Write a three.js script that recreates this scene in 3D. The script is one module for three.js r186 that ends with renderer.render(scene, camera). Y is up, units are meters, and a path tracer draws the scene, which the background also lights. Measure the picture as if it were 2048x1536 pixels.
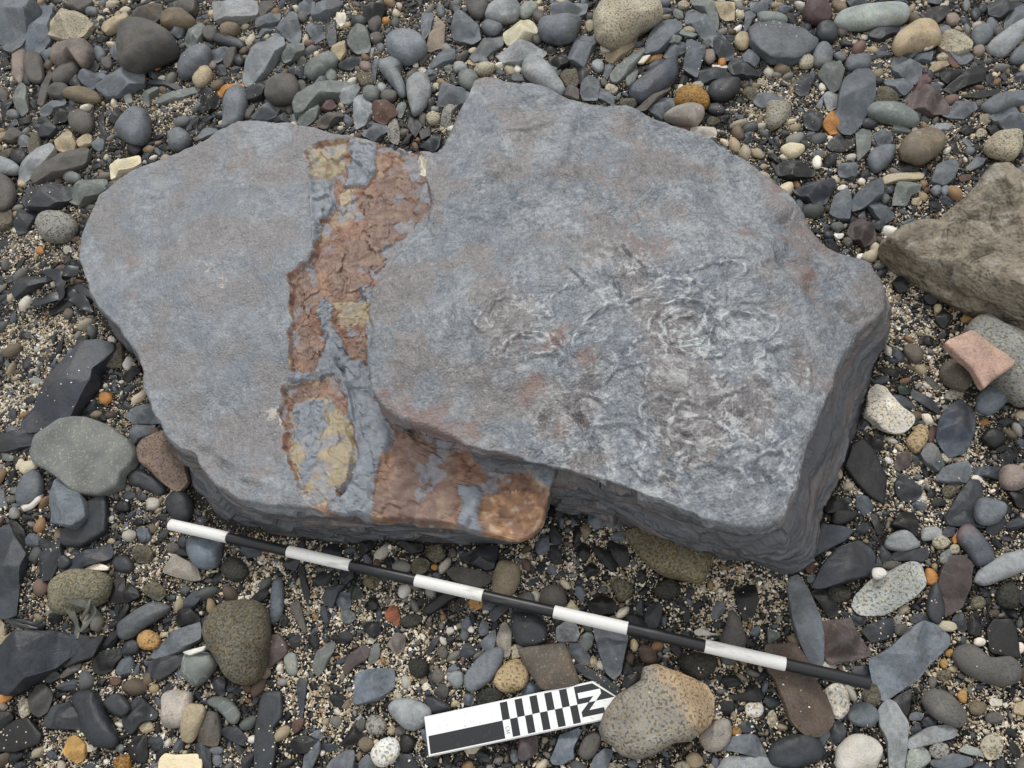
import * as THREE from 'three';

// ---------------------------------------------------------------- camera, sky, sun, exposure
const scene = new THREE.Scene();
const camera = new THREE.PerspectiveCamera(53.04, 4 / 3, 0.02, 200);
camera.position.set(0, 1.108, 0);
camera.up.set(0.28402, 0.45014, -0.84659);
camera.lookAt(0, 1.108 - 0.88295, -0.46947);

const renderer = new THREE.WebGLRenderer({ antialias: true });
renderer.toneMapping = THREE.LinearToneMapping;
renderer.toneMappingExposure = 1.15;
renderer.shadowMap.enabled = true;

{ // an even overcast sky, about three times brighter overhead than at the horizon
  const W = 128, H = 64, d = new Float32Array(W * H * 4);
  for (let j = 0; j < H; j++) for (let i = 0; i < W; i++) {
    const el = Math.sin(((j + 0.5) / H - 0.5) * Math.PI);
    const l = 1.0 * (1 + 2 * Math.max(0, el)) / 3, k = (j * W + i) * 4;
    d[k] = l * 0.99; d[k + 1] = l * 1.0; d[k + 2] = l * 1.015; d[k + 3] = 1;
  }
  const sky = new THREE.DataTexture(d, W, H, THREE.RGBAFormat, THREE.FloatType);
  sky.mapping = THREE.EquirectangularReflectionMapping;
  sky.magFilter = THREE.LinearFilter; sky.needsUpdate = true;
  scene.background = sky; scene.environment = sky;
}
const sun = new THREE.DirectionalLight(new THREE.Color(1, 0.98, 0.95), 1.5);
sun.position.set(0.7, 4.4, -5.0); sun.target.position.set(0, 0, -0.7);
sun.castShadow = true; sun.shadow.radius = 22; sun.shadow.mapSize.set(2048, 2048);
Object.assign(sun.shadow.camera, { left: -3, right: 3, top: 3, bottom: -3, near: 0.5, far: 12 });
scene.add(sun, sun.target);

// ---------------------------------------------------------------- helpers
let seed = 20240611;
const rnd = () => { seed = (seed + 0x6d2b79f5) | 0; let t = Math.imul(seed ^ (seed >>> 15), 1 | seed); t = (t + Math.imul(t ^ (t >>> 7), 61 | t)) ^ t; return ((t ^ (t >>> 14)) >>> 0) / 4294967296; };
const rr = (a, b) => a + (b - a) * rnd();
const mix = (a, b, t) => a + (b - a) * t;
const clamp = (x, a = 0, b = 1) => x < a ? a : x > b ? b : x;
const sm = (a, b, x) => { const t = clamp((x - a) / (b - a)); return t * t * (3 - 2 * t); };
const lin = (v) => { v /= 255; return v <= 0.04045 ? v / 12.92 : Math.pow((v + 0.055) / 1.055, 2.4); };
const rgb = (r, g, b) => [lin(r), lin(g), lin(b)];
const encTable = Float32Array.from({ length: 8193 }, (_, i) => { const v = i / 8192; return 255 * (v <= 0.0031308 ? v * 12.92 : 1.055 * Math.pow(v, 1 / 2.4) - 0.055); });
const enc = (v) => v <= 0 ? 0 : v >= 1 ? 255 : encTable[(v * 8192) | 0];
const perm = new Uint8Array(512);
{ const p = [...Array(256).keys()]; for (let i = 255; i > 0; i--) { const j = (rnd() * (i + 1)) | 0; [p[i], p[j]] = [p[j], p[i]]; } for (let i = 0; i < 512; i++) perm[i] = p[i & 255]; }
const fade = (t) => t * t * t * (t * (t * 6 - 15) + 10);
const grad = (h, x, y, z) => { h &= 15; const u = h < 8 ? x : y, v = h < 4 ? y : h === 12 || h === 14 ? x : z; return ((h & 1) ? -u : u) + ((h & 2) ? -v : v); };
function noise(x, y, z) {
  const X0 = Math.floor(x), Y0 = Math.floor(y), Z0 = Math.floor(z);
  const X = X0 & 255, Y = Y0 & 255, Z = Z0 & 255; x -= X0; y -= Y0; z -= Z0;
  const u = fade(x), v = fade(y), w = fade(z);
  const A = perm[X] + Y, AA = perm[A] + Z, AB = perm[A + 1] + Z, B = perm[X + 1] + Y, BA = perm[B] + Z, BB = perm[B + 1] + Z;
  return mix(mix(mix(grad(perm[AA], x, y, z), grad(perm[BA], x - 1, y, z), u), mix(grad(perm[AB], x, y - 1, z), grad(perm[BB], x - 1, y - 1, z), u), v),
    mix(mix(grad(perm[AA + 1], x, y, z - 1), grad(perm[BA + 1], x - 1, y, z - 1), u), mix(grad(perm[AB + 1], x, y - 1, z - 1), grad(perm[BB + 1], x - 1, y - 1, z - 1), u), v), w);
}
function fbm(x, y, z, o = 4) { let s = 0, a = 0.5; for (let i = 0; i < o; i++) { s += a * noise(x, y, z); x = x * 2.03 + 7.1; y = y * 2.03 + 3.7; z = z * 2.03 + 11.3; a *= 0.5; } return s * 1.6; }
const names = new Map();
const numbered = (n) => { const k = names.get(n) ?? 0; names.set(n, k + 1); return k ? n + '_' + String(k).padStart(3, '0') : n; };
function tag(o, label, category, group) { o.userData.label = label; o.userData.category = category; if (group) o.userData.group = group; return o; }
function mesh(name, geo, mat, parent) { const m = new THREE.Mesh(geo, mat); m.name = parent === scene ? numbered(name) : name; m.castShadow = m.receiveShadow = true; parent.add(m); return m; }
function setTexture(d, W, H, color) {
  const t = new THREE.DataTexture(d, W, H, THREE.RGBAFormat);
  t.magFilter = THREE.LinearFilter; t.minFilter = THREE.LinearFilter; t.wrapS = t.wrapT = THREE.RepeatWrapping;
  if (color) t.colorSpace = THREE.SRGBColorSpace;
  t.needsUpdate = true; return t;
}
const inPoly = (p, x, z) => { let c = false; for (let i = 0, n = p.length, j = n - 2; i < n; j = i, i += 2) if ((p[i + 1] > z) !== (p[j + 1] > z) && x < (p[j] - p[i]) * (z - p[i + 1]) / (p[j + 1] - p[i + 1]) + p[i]) c = !c; return c; };
function lineDist(p, x, z, closed) { // least distance to a polyline given as x, z, x, z ...
  let best = 1e9; const n = p.length;
  for (let i = closed ? 0 : 2; i < n; i += 2) {
    const j = (i + n - 2) % n, ax = p[j], az = p[j + 1], dx = p[i] - ax, dz = p[i + 1] - az;
    const t = clamp(((x - ax) * dx + (z - az) * dz) / (dx * dx + dz * dz + 1e-12));
    const ex = x - ax - t * dx, ez = z - az - t * dz, e = ex * ex + ez * ez; if (e < best) best = e;
  }
  return Math.sqrt(best);
}
const bounds = (p, m) => { let a = 1e9, b = -1e9, c = 1e9, d = -1e9; for (let i = 0; i < p.length; i += 2) { a = Math.min(a, p[i]); b = Math.max(b, p[i]); c = Math.min(c, p[i + 1]); d = Math.max(d, p[i + 1]); } return [a - m, b + m, c - m, d + m]; };
const inBox = (b, x, z) => x > b[0] && x < b[1] && z > b[2] && z < b[3];

// ---------------------------------------------------------------- the survey of the beach, in millimetres (x, z)
const STONES = [
["S","m",0,0,75,-900,-1904,"broad flat grey slate cobble with rounded end, beside the bladed blue slate cobble",[-38,-97,56,-40,57,-14,23,84,-1,98,-26,81,-49,-11]],
["S","a",0,0,44,-844,-1867,"bladed blue slate cobble leaning against a pale speckled block",[5,-87,31,-69,29,-11,26,44,3,77,-21,81,-35,54,-27,-11,-11,-75]],
["X","a",0,0,63,-770,-1848,"pale speckled blocky stone with yellowish patches beside bladed blue slate cobble",[-19,-72,36,-18,59,21,37,55,4,56,-46,18,-51,-22]],
["B","m",0,0,30,-751,-1925,"worn oblong brown-grey cobble near the pinkish kidney-shaped cobble",[-41,-36,36,0,28,22,7,32,-27,-3]],
["S","r",0,0,19,-718,-1890,"middle-sized of three smooth oblong blue-grey slate pebbles near the pinkish kidney-shaped cobble",[15,7,12,18,0,15,-11,7,-16,-7,-11,-17,0,-16,11,-6]],
["B","r",0,0,96,-576,-1662,"large brown-grey rounded triangular cobble",[-47,-63,-21,-75,19,-57,56,-16,70,25,54,47,7,60,-27,65,-52,46,-53,-12]],
["T","m",0,0,31,-656,-1812,"worn oblong tan cobble near the large brown-grey triangular cobble",[-33,5,-4,-26,25,-29,32,0,3,24,-21,32]],
["B","a",0,0,48,-572,-1802,"angular blocky brown-grey cobble near the large brown-grey triangular cobble",[-35,8,-22,-30,7,-43,31,-25,30,19,1,43,-19,37]],
["BT","r",0,0,42,-505,-1748,"smooth rounded brown cobble near the large brown-grey triangular cobble",[-35,-25,-18,-36,18,-22,41,23,22,35,-21,19,-36,-3]],
["B","m",0,0,38,-485,-1791,"worn stubby brown-grey cobble near the large brown-grey triangular cobble",[-26,-35,26,-11,22,31,-20,19]],
["L","m",0,0,48,-369,-1721,"worn oblong light grey slate cobble near the large brown-grey triangular cobble",[-45,-53,55,-7,50,34,-4,40,-46,15]],
["P","f",0,0,8,-360,-1698,"flat oblong pinkish-grey cobble near the large brown-grey triangular cobble",[-26,-19,2,-13,31,13,-9,13]],
["BT","r",0,0,30,-387,-1663,"smooth rounded brown pebble near the large brown-grey triangular cobble",[25,2,16,15,1,20,-16,16,-21,0,-18,-15,-2,-22,15,-14]],
["B","r",0,0,23,-435,-1677,"smooth rounded brown-grey pebble near the large brown-grey triangular cobble",[17,7,11,22,-2,24,-13,11,-18,-9,-10,-21,1,-24,13,-13]],
["G","a",0,0,32,-469,-1677,"angular oblong green-grey cobble near the large brown-grey triangular cobble",[-26,4,-5,-29,16,-44,25,-28,12,26,-13,45]],
["S","m",0,0,28,-510,-1718,"worn stubby blue-grey slate pebble near the large brown-grey triangular cobble",[-22,-10,1,-18,24,-4,3,22,-16,8]],
["D","r",0,0,20,-394,-1631,"smooth rod-shaped dark grey slate cobble near the large brown-grey triangular cobble",[-33,-28,-21,-35,27,8,33,31,21,34,-27,-7]],
["S","r",0,1,48,-472,-1582,"grit-dusted smooth rounded blue-grey slate cobble near the large brown-grey triangular cobble",[-34,0,-23,-24,16,-41,37,-29,35,2,16,27,-15,42,-34,34]],
["T","r",0,0,29,-459,-1535,"smooth rounded tan pebble near the large brown-grey triangular cobble",[-23,4,-4,-24,11,-29,21,-5,12,19,-11,28]],
["S","a",0,0,30,-418,-1594,"angular blocky blue-grey slate pebble near the large brown-grey triangular cobble",[-18,-13,9,-22,26,-8,10,16,-10,25,-22,5]],
["B","m",0,0,19,-395,-1577,"worn oblong brown-grey pebble near the large brown-grey triangular cobble",[-15,-7,6,-27,17,-19,6,19,-12,28]],
["P","r",0,0,15,-439,-1570,"smooth rounded pinkish-grey pebble near the large brown-grey triangular cobble",[11,5,7,13,-1,13,-9,7,-11,-5,-7,-12,1,-14,8,-6]],
["D","m",0,0,17,-419,-1544,"worn stubby dark grey slate pebble near the large brown-grey triangular cobble",[12,5,9,17,-2,16,-10,7,-14,-6,-8,-15,1,-17,10,-8]],
["K","r",0,0,17,-376,-1558,"smooth rounded black slate pebble near the long bar-shaped grey-green cobble",[12,5,8,15,-1,17,-10,8,-12,-6,-7,-16,2,-17,9,-8]],
["P","r",0,0,58,-750,-1724,"pinkish-grey kidney-shaped cobble among slate pebbles",[-54,-19,-36,-35,16,-39,36,-21,45,25,29,56,17,51,1,17,-19,29,-47,8]],
["P","r",0,0,23,-894,-1777,"smooth rod-shaped pinkish-grey cobble near the pinkish kidney-shaped cobble",[-14,25,-16,-49,-5,-69,13,-48,16,26,7,75,-8,56]],
["B","r",0,0,29,-854,-1739,"smooth rod-shaped brown-grey cobble near the pinkish kidney-shaped cobble",[-23,-45,-7,-59,12,-38,23,23,20,57,-6,48,-18,17]],
["D","r",0,0,14,-872,-1712,"smooth oblong dark grey slate pebble near the pinkish kidney-shaped cobble",[1,21,-7,12,-10,-5,-8,-17,-1,-21,7,-13,10,4,8,17]],
["S","m",0,0,22,-823,-1777,"worn stubby blue-grey slate pebble near the pinkish kidney-shaped cobble",[-18,-7,0,-23,15,-14,14,13,-6,25]],
["B","m",0,0,15,-827,-1658,"worn rod-shaped brown-grey cobble near the pinkish kidney-shaped cobble",[-17,43,-9,-10,5,-59,14,-46,11,5,-4,54]],
["B","r",0,0,35,-774,-1678,"smooth rounded brown-grey cobble near the pinkish kidney-shaped cobble",[-29,6,-22,-14,10,-32,30,-15,26,7,-1,30,-25,25]],
["D","m",0,0,20,-756,-1651,"middle-sized of three worn oblong dark grey slate pebbles near the pinkish kidney-shaped cobble",[-19,-17,-3,-19,17,-2,13,23,-11,10]],
["S","a",0,0,36,-714,-1636,"angular blocky blue-grey slate cobble near the pinkish kidney-shaped cobble",[-29,-15,-9,-26,22,-13,34,1,19,11,3,33,-20,11]],
["S","r",0,0,20,-698,-1720,"largest of three smooth oblong blue-grey slate pebbles near the pinkish kidney-shaped cobble",[0,25,-10,14,-14,-5,-11,-23,0,-25,10,-12,15,8,10,21]],
["B","r",0,0,19,-680,-1681,"larger of two smooth oblong brown-grey pebbles near the pinkish kidney-shaped cobble",[12,-2,12,13,5,21,-6,15,-13,0,-12,-14,-4,-20,6,-17]],
["S","m",0,0,19,-656,-1712,"worn oblong blue-grey slate pebble near the large brown-grey triangular cobble",[-16,-5,0,-25,14,-18,8,24,-8,22]],
["D","m",0,0,21,-718,-1689,"largest of three worn oblong dark grey slate pebbles near the pinkish kidney-shaped cobble",[18,8,12,22,0,22,-12,11,-18,-8,-12,-21,0,-23,12,-11]],
["S","m",0,0,47,-640,-1587,"worn stubby blue-grey slate cobble near the large brown-grey triangular cobble",[-56,0,-33,-29,29,-33,48,-22,47,22,-11,36,-41,23]],
["K","f",0,0,6,-642,-1647,"flat oblong black slate pebble near the large brown-grey triangular cobble",[-26,-10,6,-11,31,3,6,12,-18,8]],
["B","r",0,0,30,-791,-1628,"smooth rounded brown-grey pebble near the pinkish kidney-shaped cobble",[23,-2,21,16,6,24,-11,16,-23,3,-21,-15,-6,-24,12,-17]],
["BT","r",0,0,28,-737,-1592,"smooth rod-shaped brown cobble near the pinkish kidney-shaped cobble",[-47,-25,-27,-33,20,-10,43,25,31,36,-3,19,-35,-8]],
["S","a",0,0,21,-808,-1585,"angular oblong blue-grey slate pebble near the pinkish kidney-shaped cobble",[-29,-7,27,-19,31,2,-3,15,-24,22]],
["K","a",0,0,31,-780,-1547,"angular blocky black slate pebble near the pinkish kidney-shaped cobble",[-24,-5,10,-27,26,-12,7,24,-19,20]],
["G","a",0,0,22,-884,-1646,"angular rod-shaped green-grey cobble near the pinkish kidney-shaped cobble",[-19,-24,-3,-57,10,-34,18,42,3,55,-11,25]],
["B","r",0,0,14,-928,-1679,"smaller of two smooth oblong brown-grey pebbles near the pinkish kidney-shaped cobble",[1,24,-6,14,-10,-4,-9,-21,-2,-25,6,-12,11,5,8,20]],
["K","m",0,0,17,-917,-1633,"worn oblong black slate pebble near the pinkish kidney-shaped cobble",[-12,-5,6,-25,14,-6,-6,31]],
["S","r",0,0,17,-901,-1602,"smallest of three smooth oblong blue-grey slate pebbles near the pinkish kidney-shaped cobble",[14,6,11,15,1,13,-10,6,-14,-6,-11,-14,-1,-14,10,-6]],
["D","m",0,0,13,-898,-1570,"smallest of three worn oblong dark grey slate pebbles near the pinkish kidney-shaped cobble",[-13,8,5,-22,10,2,-4,17]],
["D","m",0,0,28,-818,-1514,"worn stubby dark grey slate pebble near the pinkish kidney-shaped cobble",[-21,4,-15,-25,6,-21,28,9,7,22,-15,17]],
["B","r",0,0,35,-736,-1501,"smaller of two smooth oblong brown-grey cobbles near the lone triangular blue-grey pebble",[-26,-16,-17,-34,6,-31,25,-1,23,30,3,35,-20,12]],
["K","m",0,0,10,-695,-1494,"worn rod-shaped black slate cobble near the lone triangular blue-grey pebble",[-9,-26,0,-33,6,-20,8,34,-4,29]],
["K","a",0,0,22,-663,-1495,"angular oblong black slate pebble near the lone triangular blue-grey pebble",[-17,6,6,-27,15,3,-2,23]],
["S","r",0,0,52,-612,-1429,"smooth rounded triangular blue-grey pebble alone on the shelly grit",[-39,-7,-16,-40,10,-52,30,-20,28,35,4,53,-28,22]],
["S","r",0,0,33,-522,-1361,"smooth rounded blue-grey slate pebble near the lone triangular blue-grey pebble",[-22,0,-17,-23,2,-31,22,-7,21,17,2,29,-15,22]],
["S","f",0,0,8,-465,-1363,"flat oblong blue-grey slate pebble near the lone triangular blue-grey pebble",[-27,12,-3,-16,22,-6,25,3,-12,13]],
["G","m",0,0,16,-521,-1504,"worn rod-shaped green-grey cobble near the lone triangular blue-grey pebble",[-45,-4,-23,-12,47,-9,44,6,6,12,-40,11]],
["D","m",0,0,13,-549,-1552,"worn rod-shaped dark grey slate cobble near the large brown-grey triangular cobble",[-36,-26,-13,-22,35,21,34,37,5,8,-33,-14]],
["G","a",0,0,23,-583,-1531,"angular oblong green-grey pebble near the lone triangular blue-grey pebble",[-15,18,-9,-17,11,-23,22,-10,2,9,-3,34]],
["K","a",0,1,30,-448,-1452,"grit-dusted angular oblong black slate cobble near the lone triangular blue-grey pebble",[-21,-9,3,-36,21,4,14,22,-9,31]],
["S","r",0,0,37,-396,-1408,"smooth oblong blue-grey slate cobble near the long bar-shaped grey-green cobble",[-26,33,-22,-17,-4,-51,18,-55,29,-27,19,26,2,50,-27,56]],
["O","m",0,0,19,-405,-1474,"worn oblong orange cobble near the long bar-shaped grey-green cobble",[-28,-9,-13,-13,35,2,30,11,-7,6,-18,14]],
["B","m",0,0,15,-370,-1389,"middle-sized of three worn oblong brown-grey pebbles near the long bar-shaped grey-green cobble",[-16,8,1,-21,15,-10,1,21]],
["GL","m",0,0,11,-634,-1549,"worn oblong pale green-grey pebble near the lone triangular blue-grey pebble",[-10,-16,5,-18,10,20,-5,16]],
["O","r",0,0,15,-566,-1625,"smooth rounded orange pebble near the large brown-grey triangular cobble",[11,5,7,12,-1,15,-8,6,-11,-5,-8,-13,0,-14,8,-7]],
["D","a",0,0,15,-572,-1597,"angular oblong dark grey slate pebble near the large brown-grey triangular cobble",[-12,-14,3,-13,14,3,2,18,-11,1]],
["T","a",0,0,31,-772,-1456,"angular oblong tan cobble near the lone triangular blue-grey pebble",[-24,-14,-8,-33,15,-19,23,15,9,35,-18,14]],
["T","m",0,0,21,-730,-1446,"worn stubby tan pebble near the lone triangular blue-grey pebble",[-16,2,0,-22,13,-11,12,14,-10,17]],
["S","m",0,0,18,-700,-1424,"worn stubby blue-grey slate pebble near the lone triangular blue-grey pebble",[15,6,11,19,0,21,-10,10,-16,-7,-10,-18,0,-21,11,-10]],
["Y","m",0,0,20,-844,-1481,"worn oblong olive speckled cobble near the pinkish kidney-shaped cobble",[-16,-4,-4,-36,12,-19,12,28,-5,31]],
["S","m",0,0,18,-872,-1506,"worn oblong blue-grey slate pebble near the pinkish kidney-shaped cobble",[-14,-12,-7,-22,13,-6,12,20,-7,15]],
["B","m",0,0,25,-896,-1529,"worn stubby brown-grey pebble near the pinkish kidney-shaped cobble",[20,-2,16,12,5,20,-10,15,-19,2,-18,-12,-6,-18,10,-16]],
["K","r",0,0,25,-875,-1452,"smooth rounded black slate pebble near the pinkish kidney-shaped cobble",[20,9,13,21,1,24,-13,12,-19,-7,-15,-22,-2,-23,13,-11]],
["Y","m",0,0,18,-907,-1482,"worn stubby olive speckled pebble near the pinkish kidney-shaped cobble",[14,-1,13,10,6,17,-6,14,-14,1,-14,-12,-4,-16,7,-13]],
["L","r",0,0,31,-907,-1435,"smooth oblong light grey slate cobble near the pinkish kidney-shaped cobble",[-26,-39,13,-14,36,20,27,31,-7,20,-26,5]],
["L","m",0,0,32,-835,-1416,"worn oblong light grey slate cobble near the lone triangular blue-grey pebble",[-42,29,-31,-1,5,-32,34,-38,42,-22,28,7,-11,31,-32,42]],
["B","m",0,0,37,-774,-1384,"worn oblong brown-grey cobble near the lone triangular blue-grey pebble",[-65,14,-45,-7,9,-30,49,-29,59,-10,46,14,-12,25,-55,30]],
["G","r",0,0,19,-757,-1348,"smooth oblong green-grey pebble near the lone triangular blue-grey pebble",[19,9,13,18,-1,15,-15,4,-19,-10,-12,-17,0,-16,13,-5]],
["TW","a",0,0,35,-644,-1335,"cream sandstone block tucked against the big slab",[-30,-18,-12,-21,32,-16,37,8,17,15,-26,26]],
["G","a",0,0,40,-716,-1290,"angular blocky green-grey cobble near the lone triangular blue-grey pebble",[-42,14,-17,-18,0,-32,34,-19,36,3,18,19,-20,30]],
["D","m",0,1,48,-806,-1306,"grit-dusted worn oblong dark grey slate cobble near the lone triangular blue-grey pebble",[-55,-11,-33,-41,10,-33,54,-6,51,25,12,40,-34,25]],
["B","r",0,0,36,-904,-1358,"larger of two smooth oblong brown-grey cobbles near the lone triangular blue-grey pebble",[-19,-60,12,-33,27,11,20,41,-1,52,-21,16]],
["Y","m",0,0,24,-900,-1285,"worn oblong olive speckled cobble near the lone triangular blue-grey pebble",[-17,-30,12,-23,19,16,8,30,-14,22]],
["D","m",0,1,31,-855,-1263,"grit-dusted worn stubby dark grey slate pebble near the lone triangular blue-grey pebble",[-21,-2,-12,-30,13,-25,26,-7,5,30,-14,32]],
["XD","r",0,0,46,-781,-1213,"smooth rounded black and white speckled cobble near the lone triangular blue-grey pebble",[-39,-25,-24,-41,4,-35,36,-5,40,23,17,40,-11,34,-32,9]],
["K","m",0,0,10,-738,-1206,"worn stubby black slate pebble near the lone triangular blue-grey pebble",[-8,-4,1,-11,8,2,-2,12]],
["O","r",0,0,11,-822,-1175,"smooth rounded orange pebble near the long dark pointed slate",[8,3,7,11,0,10,-5,5,-10,-3,-6,-9,-1,-11,6,-5]],
["W","a",0,0,13,-766,-1158,"angular blocky white pebble near the long dark pointed slate",[-11,-6,3,-9,11,7,-4,8]],
["K","r",0,0,21,-620,-1378,"smooth rounded black slate pebble near the lone triangular blue-grey pebble",[15,7,10,19,-1,19,-11,9,-16,-6,-11,-17,0,-20,12,-9]],
["T","r",0,0,12,-870,-1377,"smooth rounded tan pebble near the lone triangular blue-grey pebble",[10,4,7,10,0,10,-7,5,-9,-4,-7,-10,-1,-11,6,-5]],
["L","m",0,0,43,-319,-1532,"large light blue-grey oval slate cobble",[-12,-33,30,-72,49,-64,48,-24,29,13,-2,50,-22,63,-45,69,-52,45,-38,1]],
["D","m",0,0,32,-340,-1442,"worn stubby dark grey slate cobble near the long bar-shaped grey-green cobble",[-28,4,-3,-28,19,-24,31,-6,7,24,-28,23]],
["B","m",0,0,21,-298,-1709,"largest of three worn oblong brown-grey pebbles near the long bar-shaped grey-green cobble",[-17,21,-12,-14,0,-28,17,-20,14,10,-6,29]],
["S","m",0,0,32,-297,-1660,"largest of three worn stubby blue-grey slate pebbles near the long bar-shaped grey-green cobble",[-28,15,-26,-8,4,-25,30,-10,28,5,2,23]],
["S","m",0,0,15,-307,-1631,"worn oblong blue-grey slate pebble near the long bar-shaped grey-green cobble",[-23,4,2,-11,22,-11,12,8,-24,10]],
["S","a",0,0,39,-248,-1608,"larger of two angular oblong blue-grey slate cobbles near the long bar-shaped grey-green cobble",[-32,-7,4,-51,19,-41,21,22,11,53,-7,42]],
["S","a",0,0,34,-206,-1665,"smaller of two angular blocky blue-grey slate pebbles near the long bar-shaped grey-green cobble",[-21,6,-11,-26,22,-11,15,16,-2,27]],
["S","m",0,0,42,-164,-1636,"worn stubby blue-grey slate cobble near the long bar-shaped grey-green cobble",[-32,20,-15,-33,41,-8,22,14,-8,30]],
["B","r",0,0,18,-218,-1641,"larger of two smooth oblong brown-grey pebbles near the long bar-shaped grey-green cobble",[-2,20,-10,13,-12,-5,-5,-17,3,-22,10,-11,11,6,6,18]],
["S","a",0,0,30,-194,-1574,"smaller of two angular oblong blue-grey slate cobbles near the long bar-shaped grey-green cobble",[-20,-27,-7,-34,21,-15,18,25,-9,36,-19,-3]],
["D","m",0,1,21,-165,-1571,"grit-dusted worn rod-shaped dark grey slate cobble near the long bar-shaped grey-green cobble",[-14,-32,-8,-51,7,-44,17,-18,10,43,-8,58,-12,10]],
["G","a",0,0,38,-254,-1529,"angular blocky green-grey cobble near the long bar-shaped grey-green cobble",[-27,6,-6,-30,27,-15,25,12,-20,29]],
["W","a",0,0,18,-134,-1598,"angular oblong white pebble near the grey oval with white specks",[-13,8,-4,-24,10,-18,12,7,-4,26]],
["K","a",0,0,39,-59,-1580,"angular blocky black slate cobble near the grey oval with white specks",[-23,-10,-3,-37,25,-18,25,12,-12,39,-23,14]],
["D","r",0,0,25,-96,-1564,"smooth rounded dark grey slate pebble near the grey oval with white specks",[17,4,11,15,-1,17,-12,11,-17,-2,-12,-15,1,-17,13,-10]],
["B","r",0,0,21,-64,-1543,"smooth oblong brown-grey pebble near the grey oval with white specks",[-14,-3,-1,-20,14,-22,13,4,-4,25,-15,14]],
["O","r",0,0,13,-39,-1547,"smooth rounded orange small pebble near the grey oval with white specks",[9,4,5,9,-1,9,-8,4,-8,-4,-5,-10,2,-9,8,-4]],
["G","m",0,0,33,-107,-1503,"worn oblong green-grey cobble near the grey oval with white specks",[-25,-7,-15,-37,2,-44,22,-26,22,19,14,44,-8,40,-23,16]],
["T","m",0,0,22,-153,-1494,"worn oblong tan pebble near the long bar-shaped grey-green cobble",[-18,0,-1,-27,15,-26,12,13,-6,33]],
["D","m",0,0,28,-138,-1443,"worn stubby dark grey slate pebble near the foot-shaped grey pebble",[-25,-6,-4,-19,24,-12,26,0,1,22,-23,9]],
["P","r",0,0,15,-107,-1423,"smooth rounded pinkish-grey pebble near the foot-shaped grey pebble",[11,8,6,15,-4,12,-11,2,-12,-9,-6,-15,3,-12,11,-2]],
["G","r",0,0,36,-199,-1454,"smooth rounded green-grey cobble near the long bar-shaped grey-green cobble",[-35,5,-23,-17,20,-31,36,-13,29,11,-18,32,-33,20]],
["D","m",0,1,26,-252,-1465,"grit-dusted worn stubby dark grey slate pebble near the long bar-shaped grey-green cobble",[-20,-16,-4,-23,20,-4,13,25,-15,11]],
["B","m",0,0,14,-239,-1498,"worn stubby brown-grey pebble near the long bar-shaped grey-green cobble",[11,5,6,15,-2,15,-9,8,-11,-4,-7,-15,2,-17,8,-7]],
["G","r",0,0,18,-183,-1424,"smooth rounded green-grey pebble near the long bar-shaped grey-green cobble",[12,5,8,17,-3,18,-11,8,-12,-6,-7,-16,2,-19,10,-9]],
["S","m",0,0,20,-206,-1420,"middle-sized of three worn stubby blue-grey slate pebbles near the long bar-shaped grey-green cobble",[16,7,8,17,-2,19,-13,10,-16,-7,-8,-17,3,-19,12,-9]],
["D","m",0,0,13,-175,-1443,"smaller of two worn stubby dark grey slate pebbles near the long bar-shaped grey-green cobble",[10,4,6,11,-2,9,-9,4,-11,-5,-6,-10,1,-10,9,-5]],
["Y","m",0,1,23,-113,-1382,"grit-dusted worn stubby olive speckled pebble near the foot-shaped grey pebble",[-17,-7,-5,-26,15,-14,13,22,-9,23]],
["S","m",0,0,14,-82,-1423,"worn oblong blue-grey slate pebble near the foot-shaped grey pebble",[-14,6,1,-17,14,-9,3,14,-12,13]],
["D","m",0,0,9,-93,-1394,"worn rod-shaped dark grey slate pebble near the foot-shaped grey pebble",[-2,-19,11,-19,-3,29,-9,10]],
["L","m",0,0,9,-87,-1465,"worn rod-shaped light grey slate pebble near the foot-shaped grey pebble",[-7,-2,1,-15,10,-9,-5,21]],
["S","r",0,0,13,-66,-1467,"smooth rounded blue-grey slate pebble near the grey oval with white specks",[9,4,4,12,-3,14,-8,6,-9,-4,-5,-11,2,-14,8,-7]],
["B","r",0,0,21,-69,-1495,"smooth rounded brown-grey pebble near the grey oval with white specks",[14,3,9,13,-1,17,-10,10,-15,-2,-9,-13,1,-17,11,-10]],
["L","r",0,0,57,-12,-1426,"pale grey oval cobble dusted with white specks",[-37,-29,-17,-45,15,-38,36,-13,40,22,23,41,-8,44,-30,23,-38,-2]],
["L","r",0,0,34,-53,-1364,"grey foot-shaped pebble behind the boulder",[-22,-43,0,-50,20,-38,21,-16,13,-1,16,37,12,66,0,66,-8,32,-19,-4,-25,-25]],
["L","r",0,0,36,-14,-1291,"smooth oblong light grey slate cobble near the foot-shaped grey pebble",[-15,-37,5,-51,25,-40,27,-8,19,24,0,46,-20,57,-24,36,-23,-4]],
["S","a",0,0,19,45,-1497,"angular rod-shaped blue-grey slate cobble near the grey oval with white specks",[-13,0,-2,-36,20,-31,17,-9,0,29,-19,49]],
["PT","a",0,0,24,58,-1448,"tall pinkish-tan slab-like cobble",[-29,32,-10,-16,10,-53,19,-45,23,-18,5,36,-25,42]],
["S","a",0,0,43,119,-1433,"larger of two angular oblong blue-grey slate cobbles near the cream freckled block",[-31,-1,-12,-50,0,-53,29,-3,24,40,3,47,-27,17]],
["S","a",0,0,24,55,-1371,"angular oblong blue-grey slate cobble near the grey oval with white specks",[-35,6,-1,-17,29,-18,24,10,-1,15,-33,14]],
["B","m",0,0,15,18,-1397,"worn oblong brown-grey pebble near the grey oval with white specks",[-13,-2,4,-16,18,-10,7,7,-11,21]],
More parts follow.
